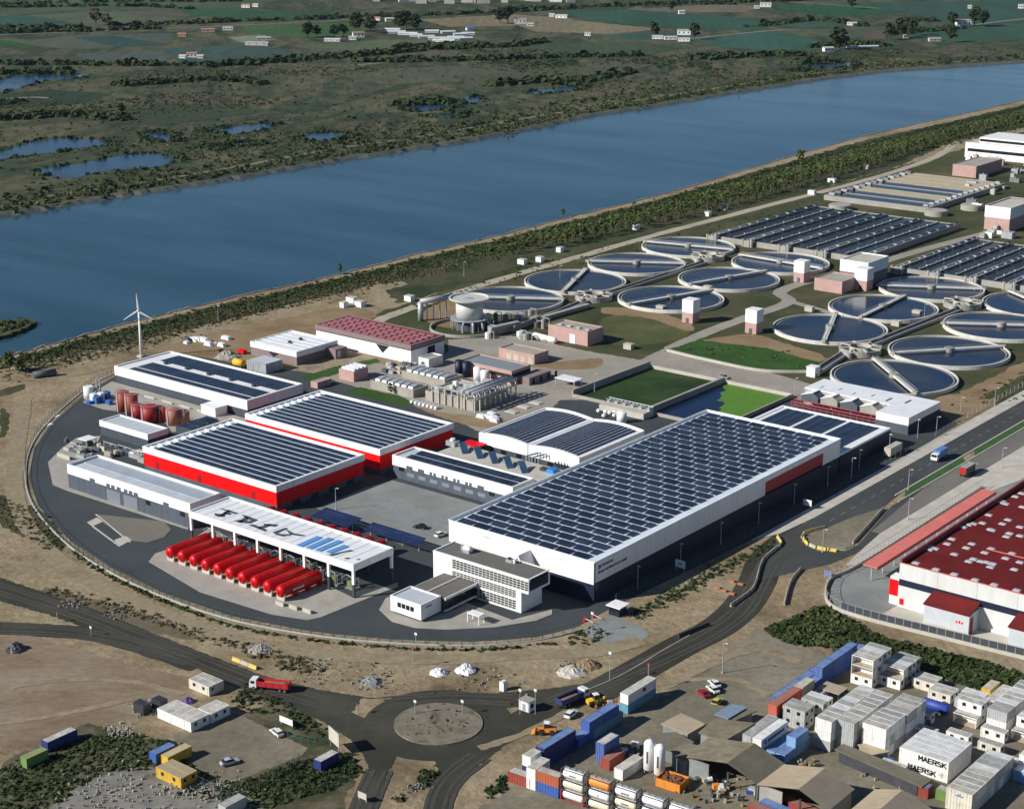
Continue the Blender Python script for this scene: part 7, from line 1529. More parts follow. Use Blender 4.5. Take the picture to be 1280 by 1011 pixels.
c = P(56,471); u = thing('dark_pipe', 'big dark pipe section lying on the sand by the river', 'pipe', (*c, 0)); c0, c1 = P(42,473), P(70,469); MB().lathe((*c0,1.4),(*c1,1.4),[(0,1.3),(0.01,1.45),(math.dist(c0,c1)-.01,1.45),(math.dist(c0,c1),1.3)],16).build('tube', MGREY, u, smooth=True)
# heaps of white gravel
def heap(px, r_, h, m, name, lab):
    c = P(*px); mb = MB(); n, rg = 18, 6; mb.v.append((c[0], c[1], h))
    for j in range(1, rg+1):
        for k in range(n): a = 2*math.pi*k/n; q = r_*j/rg*(1+random.uniform(-.14,.14)); mb.v.append((c[0]+q*math.cos(a), c[1]+q*math.sin(a), max(-.1, h*(1-(j/rg)**1.3)*(1+random.uniform(-.3,.3))) if j < rg else -.1))
    for k in range(n): mb.f.append((0, 1+k, 1+(k+1)%n))
    for j in range(rg-1):
        for k in range(n): mb.f.append((1+j*n+k, 1+(j+1)*n+k, 1+(j+1)*n+(k+1)%n, 1+j*n+(k+1)%n))
    tag(mb.build(name, m), lab, 'heap')
WG = mat('white_gravel', (.66,.67,.70), .9, .2, .8, fine=.25)
heap((549,841), 2.6, 1.5, WG, 'gravel_heap', 'small white gravel heap left of the bigger one'); heap((583,838), 3.0, 2.0, WG, 'gravel_heap', 'bigger white gravel heap on the sand'); heap((20,812), 3.0, 2.2, DARKM, 'rock_heap', 'dark rock heap at the left edge by the side road'); heap((285,446), 6, 2.6, CONC, 'gravel_heap', 'grey gravel heap behind the white warehouse'); heap((325,812), 3.2, 1.2, CONC, 'gravel_heap', 'pale debris heap beside the site road'); heap((465,852), 3.0, 1.2, CONCD, 'rubble_heap', 'grey rubble heap above the roundabout road')
heap((715,840), 4.0, 1.6, CONCL, 'rubble_heap', 'pale rubble heap at the bend above the tipper truck'); heap((735,832), 3.6, 1.8, EARTH, 'rubble_heap', 'brown rubble heap right of the pale one')
for k in range(14):
    c = P(265+random.uniform(-35,20), 428+random.uniform(-5,5)); w = random.uniform(1.0,2.6); tag(MB().extr([(c[0]-w,0),(c[0]+w,0),(c[0]+w*.7,w*.7),(c[0]-w*.5,w*.9)], 'y', c[1]-.9, c[1]+.9).build('white_bundle', random.choice((WHITE, WHITE2, MGREY))), 'white wrapped bundle in the dump behind the white warehouse', 'bundle', 'bundles behind the warehouse')
c = P(303,442); u = thing('red_machine', 'small red machine behind the yellow tank', 'machinery', (*c, 0)); MB().box(c[0]-1.8, c[0]+1.8, c[1]-1, c[1]+1, .5, 1.8).build('body', RED, u); MB().box(c[0]-1.5, c[0]+1.5, c[1]-1.1, c[1]+1.1, 0, .5).build('tracks', BLACK, u)
# pallets of brick on the bank by the slip road
for k, (x, y) in enumerate(((915,727),(926,731),(905,739),(915,743),(897,735))):
    c = P(x, y); tag(MB().box(c[0]-.9, c[0]+.9, c[1]-.45, c[1]+.45, 0, .6).build('brick_pallet', mat('brick_stack', (.36,.15,.08), .9, .15, 1.0)), 'orange brick stack on the bank by the slip road', 'pallet', 'brick stacks')
# ================================================================== CABIN YARD AT LOWER LEFT
container(-313.2, 213.5, 0, C20, CGRN, 'green container at the lower left', mat('olive_container_roof', (.24,.26,.13), .8), along='y'); container(-316.0, 222.8, 0, 8.6, CNVY, 'dark blue container behind the green one', RTAN, along='y')
for k in range(5): container(-307.2+k*2.47, 249.3, 0, C20, CWHT, 'white office cabin in the row of five, %s from the left' % ORD[k], RTAN, along='y', style='cabin', group='white office cabins')
for k in range(2): container(-299.4+k*2.47, 255.5, 0, C20, CWHT, 'white office cabin behind the row of five, %s one' % ('left','right')[k], RTAN, along='y', style='cabin')
container(-311.0, 263.2, 0, 7.6, CCRM, 'cream cabin with two dark windows by the site road', RTAN, style='cabin'); container(-311.0, 265.7, 0, 7.6, CCRM, 'cream cabin behind the one by the site road', RTAN, style='plain')
container(-291.6, 233.6, 0, C20, CBLU, 'bright blue container beside a yellow one in the cabin yard', RBLU, along='y'); container(-288.3, 235.0, 0, 7.2, CYEL, 'long low yellow container beside the blue one', mat('sand_roof', (.42,.36,.22), .8), along='y')
for k in range(2): container(-281.6, 228.0+k*2.47, 0, 8.6, CYEL, 'yellow cabin with tan roof, %s of a joined pair' % ('front one','rear one')[k], CTAN, style='cabin')
container(-259.2, 255.0, 0, C20, CNVY, 'dark blue container beside the tall billboard', RTAN, along='y'); c = P(200,885); container(c[0], c[1], 0, 3.2, DARKM, 'black open skip at the yard edge', DARKM); c = P(178,890); container(c[0], c[1], 0, 3.8, DARKM, 'dark grey skip left of the white cabins', DARKM)
c = P(235,880); heap((235,877), 1.8, 1.4, cmat('purple_tarp', (.10,.06,.22)), 'tarpaulin_heap', 'purple tarpaulin heap behind the white cabins')
c = P(297,1010); container(c[0], c[1]-1.5, 0, C20, CGRY, 'grey cabin cut by the bottom edge', RGRY, along='y')
mesh_fence('green net fence by the cabin yard corner', [P(360,922), P(395,932)], 1.8, 2.0, cmat('net_green', (.03,.14,.11))); mesh_fence('mesh fence along the lower side of the cabin yard', [P(240,975),P(290,1000),P(340,975),P(375,950)], 1.8, 2.0, FG)

# ================================================================== FAR SIDE OF THE RIVER
far = [
 ([(0,0),(330,0),(330,10),(215,12),(120,13),(0,18)], (.085,.092,.042)), ([(0,20),(35,20),(105,33),(60,36),(0,36)], (.045,.078,.055)), ([(38,20),(120,14),(230,24),(200,28),(112,33)], (.115,.112,.055)), ([(150,15),(215,12),(240,20),(180,24)], (.13,.085,.055)), ([(215,10),(280,12),(330,18),(300,24),(245,20)], (.035,.088,.03)),
 ([(15,53),(100,44),(215,42),(215,54),(110,62),(60,60)], (.115,.098,.068)), ([(90,47),(140,45),(213,56),(150,60)], (.042,.074,.052)), ([(0,50),(15,52),(55,60),(20,58),(0,56)], (.03,.085,.02)), ([(95,68),(175,63),(225,70),(200,79),(110,79)], (.10,.094,.07)), ([(200,62),(300,56),(330,58),(400,70),(330,78),(225,78)], (.062,.082,.06)), ([(285,47),(330,44),(345,50),(305,55)], (.26,.21,.15)),
 ([(300,12),(420,18),(400,26),(300,26)], (.035,.074,.034)), ([(300,33),(440,28),(470,40),(380,48),(310,42)], (.062,.10,.03)), ([(375,58),(480,50),(540,50),(555,58),(440,64)], (.125,.12,.055)), ([(525,25),(640,18),(722,24),(640,33),(560,34)], (.27,.16,.085)), ([(400,90),(520,85),(640,80),(650,100),(480,106)], (.118,.09,.05)),
 ([(620,22),(680,21),(730,27),(830,37),(760,43),(670,40)], (.28,.17,.095)), ([(690,15),(800,12),(960,25),(960,38),(850,38),(740,26)], (.042,.085,.05)), ([(750,45),(850,39),(880,45),(860,52),(770,49)], (.05,.085,.055)), ([(865,51),(960,39),(1000,45),(1060,62),(960,64),(880,57)], (.048,.094,.06)), ([(780,12),(900,6),(960,8),(930,16),(840,16)], (.21,.13,.08)),
 ([(960,8),(1060,5),(1135,16),(1050,22),(990,14)], (.03,.085,.035)), ([(955,26),(1050,24),(1060,34),(1000,35),(960,30)], (.06,.09,.05)), ([(1000,37),(1100,36),(1072,47),(1040,48)], (.10,.10,.05)), ([(1075,43),(1108,38),(1108,50),(1085,50)], (.16,.085,.06)), ([(1060,4),(1300,0),(1300,28),(1180,30),(1130,15)], (.045,.08,.052)), ([(1130,32),(1300,30),(1300,50),(1180,55),(1120,46)], (.05,.088,.05)), ([(640,60),(760,52),(860,58),(800,72),(660,76)], (.07,.075,.035)), ([(0,118),(60,112),(140,118),(100,130),(0,136)], (.04,.05,.025)), ([(560,96),(700,84),(820,80),(760,100),(600,112)], (.11,.082,.046)), ([(760,120),(900,96),(960,92),(880,112)], (.105,.075,.042)), ([(90,150),(240,130),(330,140),(200,158)], (.058,.06,.03)),
]
for k, (q, col) in enumerate(far):
    col = tuple(c*f for c, f in zip(col, (.60,.86,.92)))
    m = multi('field_soil_%d' % k, [tuple(c*.82 for c in col), col, tuple(min(1,c*1.18) for c in col)], .012, fine=.3, fscale=.12, stretch=(1,.12,1))
    sheet('field', q, m, sm=False, amp=2.5)
ribbon('country_road', [(-60,46),(0,44),(150,38),(320,31),(400,27),(470,24)], 6, mat('dull_track', (.22,.21,.18)))
for q in ([(930,0),(980,2),(1060,8),(1100,11)], [(850,50),(960,39),(1000,37)], [(1180,36),(1280,24),(1330,20)], [(440,82),(490,78),(520,77)], [(0,124),(40,122),(60,123)]): ribbon('farm_track', q, 6, mat('dull_track', (.22,.21,.18), .95, .15, .05), amp=.6)
ribbon('farm_track', [(60,246),(180,228),(300,208),(420,186),(520,172),(600,158),(720,138),(840,119),(940,104),(1060,88),(1280,72)], 5, mat('dyke_path', (.17,.15,.115), .95, .15, .05), amp=1)
PONDW = water('marsh_pond_water', (.02,.05,.085), .15, .1, .5)
ponds = [[(0,102),(20,95),(60,94),(115,94),(90,99),(55,102),(20,112),(0,116)],[(-40,192),(0,190),(30,180),(60,175),(105,174),(140,181),(90,186),(60,192),(0,200),(-40,206)],[(45,213),(100,205),(150,195),(185,192),(225,200),(200,208),(130,215),(100,222),(70,222)],[(172,168),(195,166),(217,170),(212,178),(190,174)],[(255,164),(300,158),(340,154),(335,161),(295,168)],[(288,181),(300,178),(320,177),(312,183)],[(258,184),(272,182),(280,185),(266,187)],[(365,173),(395,167),(430,167),(440,172),(400,177)],[(500,132),(560,123),(605,122),(585,131),(520,140)],[(655,116),(700,110),(730,107),(720,113),(670,118)],[(1000,82),(1060,79),(1072,82),(1020,86)],[(540,146),(575,141),(572,148)],[(990,88),(1010,86),(1005,90)],[(0,128),(20,127),(14,130),(0,131)]]
for q in ponds: sheet('pond', q, PONDW, amp=2.0)

# ---- far buildings
def farm(x, y, w, d, h, label, wm=WHITE, rm=None, ridge=1.5, name='farmhouse', cat='house', win=3):
    w, d, h, ridge = w*.66, d*.72, h*.66, ridge*.7; c = P(x, y); t = thing(name, label, cat, (*c, 0), YAW+random.uniform(-.3,.3))
    def b(nm, m, mb): return place(nm, mb.mesh(nm, m), t, (0,0,0))
    b('wall', wm, MB().box(-w/2, w/2, -d/2, d/2, 0, h)); r_ = b('roof', rm or CONCL, MB().extr([(-d/2-.4,h),(d/2+.4,h),(0,h+ridge)], 'x', -w/2-.4, w/2+.4))
    for k in range(win): xx = -w/2+w*(k+.5)/win; b('window', GLASS, MB().box(xx-.7, xx+.7, -d/2-.06, -d/2+.02, h*.4, h*.75))
TILE = mat('terracotta', (.42,.17,.09), .9, .15, .3); TUN = mat('greenhouse_sheet', (.52,.56,.55), .5, .1, .1)
for a in [(240,72,17,9,7,'white farmhouse with orange roof amid grey fields',WHITE,TILE),(229,73,12,8,4,'white farm outbuilding left of the orange roofed house'),(251,73,10,8,4,'white farm outbuilding right of the orange roofed house'),(322,57,44,10,5,'long pale walled barn at the road',CONCL,RGRY),(330,50,26,8,4,'low dark roofed barn behind the long pale one',CONC,RGRY),(448,47,22,11,9,'white farmhouse with red roof beside tall trees',WHITE,TILE),(441,50,14,9,5,'white outbuilding before the red roofed farmhouse'),(416,52,30,12,4,'pale greenhouse left of the red roofed farmhouse',TUN,TUN),(470,26,20,10,6,'white house of the hamlet, leftmost',WHITE,TILE),(487,27,18,10,6,'white house of the hamlet, second from left'),(500,26,18,9,6,'white house of the hamlet, third from left'),(515,28,20,10,6,'white house of the hamlet, rightmost'),(260,40,26,12,5,'pale farm buildings beside the hedge, left',CONCL,TILE),(285,38,20,10,5,'pale farm building beside the hedge, right'),(228,46,16,9,5,'brown roofed farm shed below the hedge',TANR,TILE),(308,10,20,11,7,'white house at the far upper left road',WHITE,TILE),(320,9,14,9,6,'pale house beside the far upper left one'),(650,30,24,12,9,'white farmhouse at the brown field edge',WHITE,RGRY),(663,33,14,9,5,'white shed beside the brown field farmhouse'),(702,23,26,9,6,'white row house beyond the brown field'),(690,21,12,8,5,'small white house left of the row house'),(735,45,12,8,5,'lone cream cottage below the brown field',WHITE,TANR),(855,44,26,13,9,'white farmhouse at the teal fields, tallest',WHITE,TANR),(838,50,24,10,5,'white farm shed left of the tallest farmhouse'),(822,49,20,10,5,'white farm shed farthest left of the tallest farmhouse'),(855,52,22,9,5,'white wing before the tallest farmhouse'),(852,18,14,9,7,'small white house far among green fields'),(957,9,26,12,9,'white house at the brown far field',WHITE,RGRY),(946,11,12,8,5,'white shed left of the brown far field house'),(1035,65,18,9,7,'white cottage near the river bend'),(1204,33,30,15,12,'large white farmhouse at the right with dark trees',WHITE,TANR),(1194,36,16,9,5,'low shed left of the large white farmhouse',CONC,RGRY),(1065,32,20,9,5,'grey farm shed among hedges'),(1212,11,9,7,6,'tiny hut in the far right fields'),(1276,11,12,9,8,'tiny white house at the upper right edge'),(1168,52,22,10,5,'pale ruin beside the river farm',CONCL,CONC),(1132,48,10,8,6,'grey ruin left of the pale one',CONC,CONC)]:
    farm(a[0], a[1], a[2], a[3], a[4], a[5], a[6] if len(a) > 6 else WHITE, a[7] if len(a) > 7 else CONCL, ridge=2.0)
random.seed(12)
for k in range(14):
    x, y = [(496,42),(510,44),(520,46),(533,48),(548,50),(562,51),(540,41),(560,42),(575,45),(585,44),(570,49),(555,53),(582,50),(490,39)][k]
    farm(x, y, random.uniform(24,46), 9, 3.5, 'long pale greenhouse in the cluster beside the tall trees', TUN, TUN, 2.2, 'greenhouse', 'greenhouse', 0); C.objects[-1]
for o_ in [o for o in C.objects if o.name.startswith('greenhouse')]: o_['group'] = 'greenhouse cluster'
farm(587, 38, 14, 9, 5, 'shed with vivid blue roof beside the greenhouses', WHITE, cmat('blue_roof', (.06,.17,.5)), 2, 'blue_roof_shed', 'shed', 1); farm(1078, 60, 60, 8, 2.5, 'long pale greenhouse tunnel by the river farm', TUN, TUN, 1.5, 'greenhouse', 'greenhouse', 0)
for k in range(22):
    x, y = random.uniform(440,720), random.uniform(0,5)
    farm(x, y, random.uniform(14,34), 12, random.uniform(6,14), 'small pale building in the distant row at the top edge', random.choice((WHITE,CONCL,CONC)), random.choice((CONC,TILE,CONCL)), 2, 'distant_building', 'building', 0)
for o_ in [o for o in C.objects if o.name.startswith('distant_building')]: o_['group'] = 'distant pale buildings'

# ================================================================== VEGETATION
def leaf_mat(name, a, b, scale=.05):
    return mat(name, a, .85, col2=b, scale=scale, fine=.35, spec=.2)
LV1 = leaf_mat('scrub_leaves', (.033,.049,.014), (.070,.083,.027)); LV2_ = leaf_mat('dark_hedge_leaves', (.017,.034,.010), (.040,.060,.018)); LV3 = leaf_mat('reed_leaves', (.066,.060,.030), (.115,.098,.052)); LV4 = leaf_mat('fresh_leaves', (.048,.072,.017), (.095,.118,.034)); LV5 = leaf_mat('brown_bush_leaves', (.070,.062,.030), (.125,.108,.056))
BARK = mat('bark', (.09,.065,.045), .95, .2, 1.0)
rng = np.random.default_rng(5)
def cards(cen, rad, per, size, flat=.7):
    """leaf cards scattered through the volume of each clump; returns vertex and face arrays"""
    n = len(cen); N = n*per
    c = np.repeat(cen, per, 0); r = np.repeat(rad, per)
    d = rng.normal(size=(N,3)); d /= np.linalg.norm(d, axis=1)[:,None]; d[:,2] = np.abs(d[:,2])
    rr = r*rng.uniform(.45, 1.0, N)
    p = c+d*rr[:,None]*np.array([1,1,flat*1.25])
    nrm = d+np.array([0,0,.7])+rng.normal(size=(N,3))*.5; nrm /= np.linalg.norm(nrm, axis=1)[:,None]
    t = np.cross(nrm, rng.normal(size=(N,3))); t /= np.linalg.norm(t, axis=1)[:,None]; b = np.cross(nrm, t)
    s = (r*size*rng.uniform(.6,1.3,N))[:,None]
    v = np.stack([p-t*s-b*s*.7, p+t*s-b*s*.8, p+t*s*.7+b*s, p-t*s*.8+b*s*.8], 1).reshape(-1,3)
    f = np.arange(N*4).reshape(-1,4); return v, f
def np_mesh(name, v, f, m):
    me = bpy.data.meshes.new(name); me.vertices.add(len(v)); me.vertices.foreach_set('co', v.astype(np.float32).ravel()); me.loops.add(f.size); me.loops.foreach_set('vertex_index', f.ravel().astype(np.int32)); me.polygons.add(len(f)); me.polygons.foreach_set('loop_start', np.arange(0, f.size, f.shape[1], dtype=np.int32)); me.update(calc_edges=True); me.materials.append(m); return me
def inside(poly, pts):
    x, y = pts[:,0], pts[:,1]; r = np.zeros(len(pts), bool); n = len(poly)
    for i in range(n):
        (x0,y0),(x1,y1) = poly[i], poly[(i+1)%n]
        if y0 == y1: continue
        r ^= ((y0 > y) != (y1 > y)) & (x < (x1-x0)*(y-y0)/(y1-y0)+x0)
    return r
def scatter_poly(px, n):
    poly = [P(*p) for p in px]; a = np.array(poly); lo, hi = a.min(0), a.max(0); out = np.zeros((0,2))
    while len(out) < n:
        q = rng.uniform(lo, hi, (n*3,2)); out = np.vstack([out, q[inside(poly, q)]])
    return out[:n]
def scatter_line(px, n, spread):
    pts = smooth([P(*p) for p in px], False, 6); a = np.array(pts); seg = np.linalg.norm(np.diff(a, axis=0), axis=1); cum = np.concatenate([[0], np.cumsum(seg)]); s = rng.uniform(0, cum[-1], n)
    i = np.clip(np.searchsorted(cum, s)-1, 0, len(seg)-1); t = ((s-cum[i])/seg[i])[:,None]; q = a[i]*(1-t)+a[i+1]*t; return q+rng.normal(size=q.shape)*spread
def bushes(name, label, xy, rmin, rmax, m, per=14, size=.42, flat=.7, z=0.0):
    n = len(xy); rad = rng.uniform(rmin, rmax, n)*rng.uniform(.7,1.15,n); cen = np.column_stack([xy, np.full(n, z)])
    v, f = cards(cen, rad, per, size, flat); ob = bpy.data.objects.new(name, np_mesh(name, v, f, m)); C.objects.link(ob); tag(ob, label, 'vegetation', kind='stuff'); return ob
# marsh scrub, reeds and hedges beyond the river
mz = [(-60,90),(300,72),(640,62),(900,66),(1300,58),(1300,74),(1060,90),(850,123),(640,160),(430,192),(210,230),(-60,275)]
def streaks(xy, seed, sc=(1/150, 1/520)):
    """smooth random field, long across the view: decides where scrub grows"""
    r_ = np.random.default_rng(seed); u_ = xy[:,0]*_cy+xy[:,1]*_sy; v_ = -xy[:,0]*_sy+xy[:,1]*_cy; out = np.zeros(len(xy))
    for k in range(9):
        a_ = r_.normal(size=2); out += np.sin((u_*sc[0]*a_[0]*.6+v_*sc[1]*5*a_[1])*(1+k*.5)+r_.uniform(0,6.28))/(1+.25*k)
    return out
allp = scatter_poly(mz, 22000); sf = streaks(allp, 3); allp = allp[(sf > .6) | (rng.uniform(size=len(allp)) < .12)]
pw = [[P(*p) for p in q] for q in ponds]
keep = np.ones(len(allp), bool)
for q in pw: keep &= ~inside(q, allp)
allp = allp[keep]; nse = np.clip(.5+.22*streaks(allp, 8)+rng.normal(size=len(allp))*.18, 0, .999)
bushes('marsh_scrub', 'low olive scrub spread over the marsh beyond the river', allp[nse < .45], 0.7, 2.1, LV1, 7); bushes('marsh_reeds', 'tan reed beds spread over the marsh beyond the river', allp[(nse >= .45)&(nse < .75)], .8, 2.4, LV3, 6, flat=.3); bushes('marsh_bushes', 'dark bushes dotted over the marsh beyond the river', allp[nse >= .75], .8, 2.4, LV2_, 8)
edge = np.vstack([scatter_line(q+[q[0]], 90, 4.0)+np.array([0,0]) for q in ponds]); ke = np.ones(len(edge), bool)
for q in pw: ke &= ~inside(q, edge)
bushes('pond_reeds', 'dark reeds fringing the marsh ponds', edge[ke], 1.6, 3.8, LV2_, 10)
hl = [[(0,37),(50,36),(105,36)],[(140,32),(230,30),(330,26),(420,24)],[(0,42),(80,40),(200,36)],[(0,81),(90,81),(200,82),(320,80),(420,72)],[(260,84),(330,78),(420,72),(500,66),(540,62)],[(550,62),(640,58),(680,52)],[(450,78),(560,76),(640,74),(720,72),(800,70)],[(0,92),(90,92)],[(700,107),(760,96),(790,90)],[(560,128),(500,132)],[(610,108),(680,102),(730,100)],[(940,34),(1020,26),(1080,33)],[(1110,44),(1150,40),(1200,36)],[(1130,26),(1165,27)],[(1000,80),(1040,78)],[(860,74),(960,70),(1010,70)],[(0,6),(120,3),(300,2)],[(400,22),(520,20),(660,14)],[(640,12),(760,8),(900,4)],[(900,2),(1000,2)],[(0,150),(80,145),(150,150)],[(150,108),(260,100),(330,105)],[(620,16),(700,12),(820,6),(920,6)],[(0,10),(160,8),(240,12)],[(500,60),(560,58),(620,57)],[(880,6),(960,2),(1060,0)],[(1020,60),(1060,56),(1110,58)]]
bushes('field_hedges', 'dark hedges and tree lines between the far fields', np.vstack([scatter_line(q, int(70+len(q)*18), 5.0) for q in hl]), 2.8, 7.5, LV2_, 12)
# far bank scrub
bushes('far_bank_scrub', 'green scrub along the far river bank', np.vstack([scatter_line([(x,y-6) for x, y in far_shore[1:-2]], 1100, 8.0), scatter_line([(x,y-16) for x, y in far_shore[1:14]], 800, 14)]), 1.0, 3.0, LV1, 9); bushes('far_bank_bushes', 'dark bushes at the far water edge', scatter_line([(x,y-3) for x, y in far_shore[1:-2]], 260, 3.5), 1.2, 3.0, LV2_, 9)
# near bank: dense belt, wider and greener to the right
b1 = [(0,452),(60,438),(144,416),(215,398),(285,381),(360,364),(430,348),(520,326),(615,304),(720,277),(830,250),(960,213),(1080,180),(1180,156),(1280,133),(1420,100)]
b2 = [(x, y+9+min(14, max(0,(x-500)*.02))) for x, y in b1]
bushes('bank_hedge', 'dense dark hedge along the near river bank', scatter_line([(x, y+2) for x, y in b1], 4600, 3.0), .5, 1.4, LV2_, 9, flat=.6); bushes('bank_scrub', 'olive scrub behind the near river hedge', scatter_line(b2, 6500, 6.0), .45, 1.4, LV1, 8, flat=.6); bushes('bank_thicket', 'fresh green thicket along the right half of the near bank', scatter_line([(600,314),(720,287),(830,262),(960,226),(1080,194),(1180,168),(1280,146),(1420,112)], 4200, 7.0), .8, 2.2, LV4, 10); bushes('dry_grass', 'brown dry weeds between hedge and dirt track', scatter_line([(40,462),(144,436),(260,402),(380,374),(480,350),(580,330)], 1500, 5.0), .3, 1.1, LV5, 7)
# weeds on the near land
bushes('lawn_tufts', 'brown and olive tufts on the works lawns', np.vstack([scatter_poly([(480,392),(640,335),(880,283),(1030,245),(900,300),(760,330),(640,350),(560,380)], 300), scatter_poly([(1180,510),(1290,460),(1290,500)], 60), scatter_poly([(850,440),(1010,462),(990,440),(900,425)], 40)]), .4, 1.1, LV1, 8)
bushes('waste_weeds', 'dark green weeds over the waste land at lower left', np.vstack([scatter_poly([(0,960),(60,930),(150,915),(235,930),(230,960),(130,965),(60,1011),(0,1011)], 600), scatter_poly([(285,868),(315,850),(375,890),(350,893),(300,890)], 80), scatter_poly([(270,990),(360,955),(440,940),(455,965),(420,985),(330,1011),(280,1011)], 480), scatter_poly([(365,885),(412,910),(400,925),(355,905)], 60), scatter_poly([(190,960),(240,955),(300,985),(280,1000),(200,990)], 70)]), .25, .95, LV2_, 11, .4); bushes('waste_grass', 'fresh grass tufts on the waste land at lower left', np.vstack([scatter_poly([(0,960),(60,930),(150,915),(235,930),(230,960),(130,965),(60,1011),(0,1011)], 500), scatter_poly([(270,990),(360,955),(440,940),(455,965),(420,985),(330,1011)], 380), scatter_poly([(285,868),(315,850),(375,890),(300,890)], 50)]), .2, .8, LV1, 9)
bushes('yard_hedge', 'thick dark hedge between container yard and white wall', scatter_poly([(955,788),(1000,770),(1028,756),(1052,782),(1110,800),(1200,820),(1300,850),(1300,880),(1180,850),(1080,824),(1030,810),(980,802)], 1500), .5, 1.5, LV2_, 13); bushes('yard_hedge_top', 'fresh green tops in the yard hedge', scatter_poly([(960,786),(1028,758),(1110,802),(1290,850),(1290,872),(1080,822),(985,800)], 700), .5, 1.4, LV1, 11, z=.5)
bushes('fence_weeds', 'weeds growing along the loop fence and hall bank', np.vstack([scatter_line([(90,690),(140,722),(206,752),(290,782),(392,800),(500,810),(600,812),(690,804)], 420, .5), scatter_line([(790,772),(840,745),(880,722),(930,698),(965,680)], 420, 1.5), scatter_poly([(710,795),(745,780),(760,792),(740,806),(712,804)], 60)]), .2, .9, LV2_, 9); bushes('left_bank_weeds', 'weeds on the sandy ground left of the plant', np.vstack([scatter_poly([(0,620),(60,645),(83,685),(55,688),(0,652)], 260), scatter_poly([(0,480),(30,478),(60,452),(0,470)], 40), scatter_line([(60,738),(130,755),(200,776),(300,808),(360,828),(400,838)], 330, 1.8), scatter_poly([(345,820),(390,822),(388,842),(350,838)], 70)]), .2, .9, LV5, 9)
bushes('island_weeds', 'dry weeds on the roundabout island', np.column_stack([rc[0]+rng.normal(size=60)*4.5, rc[1]+rng.normal(size=60)*4.5]), .15, .45, LV3, 8, z=.4); bushes('spit_reeds', 'reeds on the little spit in the river', scatter_poly([(0,403),(28,400),(42,402),(20,411),(0,417)], 50), .8, 2.0, LV1, 10); bushes('roundabout_weeds', 'weeds beside the southern road', np.vstack([scatter_poly([(605,985),(640,965),(632,985),(610,1000)], 26), scatter_line([(500,1005),(520,985),(540,965)], 30, .8)]), .4, 1.2, LV2_, 10)

# ---- individual trees
def tree_proto(h, w, m, clumps, conical=False):
    mb = MB(); mb.lathe((0,0,0),(0,0,h*.75),[(0,.035*h),(h*.35,.022*h),(h*.75,.008*h)],7); limbs = MB()
    for k in range(5): a = k*2.5; z = h*(.3+.09*k); mb.tube((0,0,z),(w*.4*math.cos(a),w*.4*math.sin(a),z+h*.16),.010*h,5)
    cen = []; rad = []
    for k in range(clumps):
        t_ = rng.uniform(0,1); zz = h*(.28+.66*t_); sp = w*.5*(1-t_*.85 if conical else math.sin(math.pi*(.18+.72*t_))); a = rng.uniform(0,6.28); q = sp*math.sqrt(rng.uniform(0,1))
        cen.append((q*math.cos(a), q*math.sin(a), zz)); rad.append(w*rng.uniform(.13,.24))
    v, f = cards(np.array(cen), np.array(rad), 12, .5, .8); return mb.mesh('trunk', BARK), np_mesh('crown', v, f, m)
tp = [tree_proto(7, 4.2, LV1, 26, True), tree_proto(6, 3.6, LV5, 24, True), tree_proto(8, 5.0, LV4, 28), tree_proto(11, 9, LV2_, 34), tree_proto(13, 10, LV2_, 38), tree_proto(6, 4.6, LV5, 24)]
def tree(x, y, k, s, label, group, world=None):
    c = world or P(x, y); t = thing('tree', label, 'tree', (*c, 0), random.uniform(0,6.28), group); t.scale = (s,s,s*random.uniform(.9,1.15)); place('trunk', tp[k][0], t, (0,0,0)); place('crown', tp[k][1], t, (0,0,0))
random.seed(4)
rowA = along(smooth([P(*p) for p in [(640,318),(740,296),(830,276),(900,260),(980,237),(1060,214),(1130,193),(1200,170),(1290,150)]], False, 6), 8.5); rowB = along(smooth([P(*p) for p in [(700,309),(800,287),(900,264),(980,242),(1060,220),(1120,200)]], False, 6), 9.5)
for k, (p, a) in enumerate(rowA): tree(0, 0, random.choice((0,0,1,2)), random.uniform(.75,1.25), 'young tree in the rear planted row along the river belt', 'planted rear row of trees', world=(p[0]+random.uniform(-1.2,1.2), p[1]+random.uniform(-1.2,1.2)))
for k, (p, a) in enumerate(rowB): tree(0, 0, random.choice((1,1,0,5)), random.uniform(.7,1.1), 'young brownish tree in the front planted row by the service track', 'planted front row of trees', world=(p[0]+random.uniform(-1.2,1.2), p[1]+random.uniform(-1.2,1.2)))
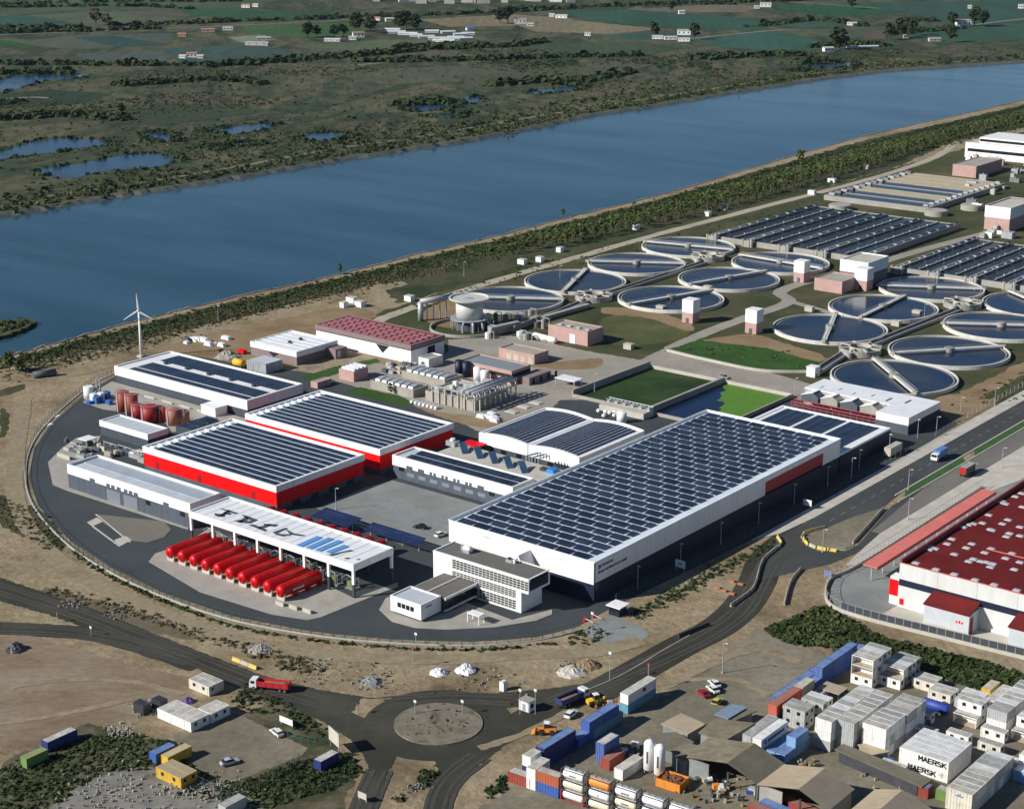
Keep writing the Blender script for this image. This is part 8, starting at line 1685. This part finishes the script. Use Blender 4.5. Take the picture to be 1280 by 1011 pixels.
for k, (x, y, kk, s, lab) in enumerate(((385,48,3,1.6,'dark tree left of the red roofed farmhouse, leftmost'),(396,47,3,1.4,'dark tree left of the red roofed farmhouse, second'),(418,47,4,1.3,'dark tree left of the red roofed farmhouse, third'),(429,46,3,1.5,'dark tree left of the red roofed farmhouse, fourth'),(445,40,4,1.8,'tall dark tree behind the red roofed farmhouse, left'),(463,42,4,1.6,'tall dark tree behind the red roofed farmhouse, right'),(500,38,4,1.8,'tall dark tree above the greenhouses, left'),(508,37,4,1.7,'tall dark tree above the greenhouses, middle'),(518,39,4,1.6,'tall dark tree above the greenhouses, right'),(625,30,3,1.8,'dark tree left of the brown field farmhouse'),(635,30,3,1.9,'dark tree hard by the brown field farmhouse'),(120,32,5,3.6,'big brown bare tree at the far left field'),(133,33,5,3.0,'brown bare tree right of the biggest one'),(1049,62,4,2.0,'big lone tree beside the river bend cottage'),(1112,50,3,1.8,'dark tree by the river farm, left'),(1125,48,3,2.0,'dark tree by the river farm, middle'),(1140,45,3,1.8,'dark tree by the river farm, right'),(1190,34,3,1.7,'dark tree left of the large white farmhouse'),(1218,33,3,2.0,'dark tree right of the large white farmhouse'),(1229,34,3,1.7,'second dark tree right of the large white farmhouse'),(818,48,3,1.5,'dark tree at the tallest white farmhouse, left'),(868,50,3,1.5,'dark tree at the tallest white farmhouse, right'),(1188,53,3,1.6,'dark tree beside the pale ruin'),(840,15,3,1.3,'lone dark tree in the far green field'),(1064,12,3,1.6,'lone dark tree in the far dark green field'),(704,271,2,.55,'lone bush tree on the near bank edge'),(425,343,0,.8,'small bush tree at the near water edge'),(1000,205,2,1.2,'bush tree on the near bank towards the right'),(12,464,2,1.0,'round bush at the left river edge'),(24,466,2,.8,'smaller round bush at the left river edge'),(488,493,0,.6,'little tree on the green strip by the basins'),(152,143,3,.8,'dark bush in the middle of the marsh'))):
    tree(x, y, kk, s, lab, 'single trees')
# ================================================================== HAZE
hz = MB(); x0, x1, y0, y1 = -11000, 5200, -1700, 11300
hz.box(x0, x1, y0, y1, -2.9, 215)
hm = bpy.data.materials.new('haze_air'); hm.use_nodes = True; hn = hm.node_tree; hn.nodes.clear(); ho = hn.nodes.new('ShaderNodeOutputMaterial'); hv = hn.nodes.new('ShaderNodeVolumePrincipled'); hv.inputs['Color'].default_value = (.60,.78,1.0,1); hv.inputs['Density'].default_value = 0.000010; hv.inputs['Anisotropy'].default_value = 0.0; hn.links.new(hv.outputs[0], ho.inputs['Volume'])
tag(hz.build('haze', hm), kind='stuff')
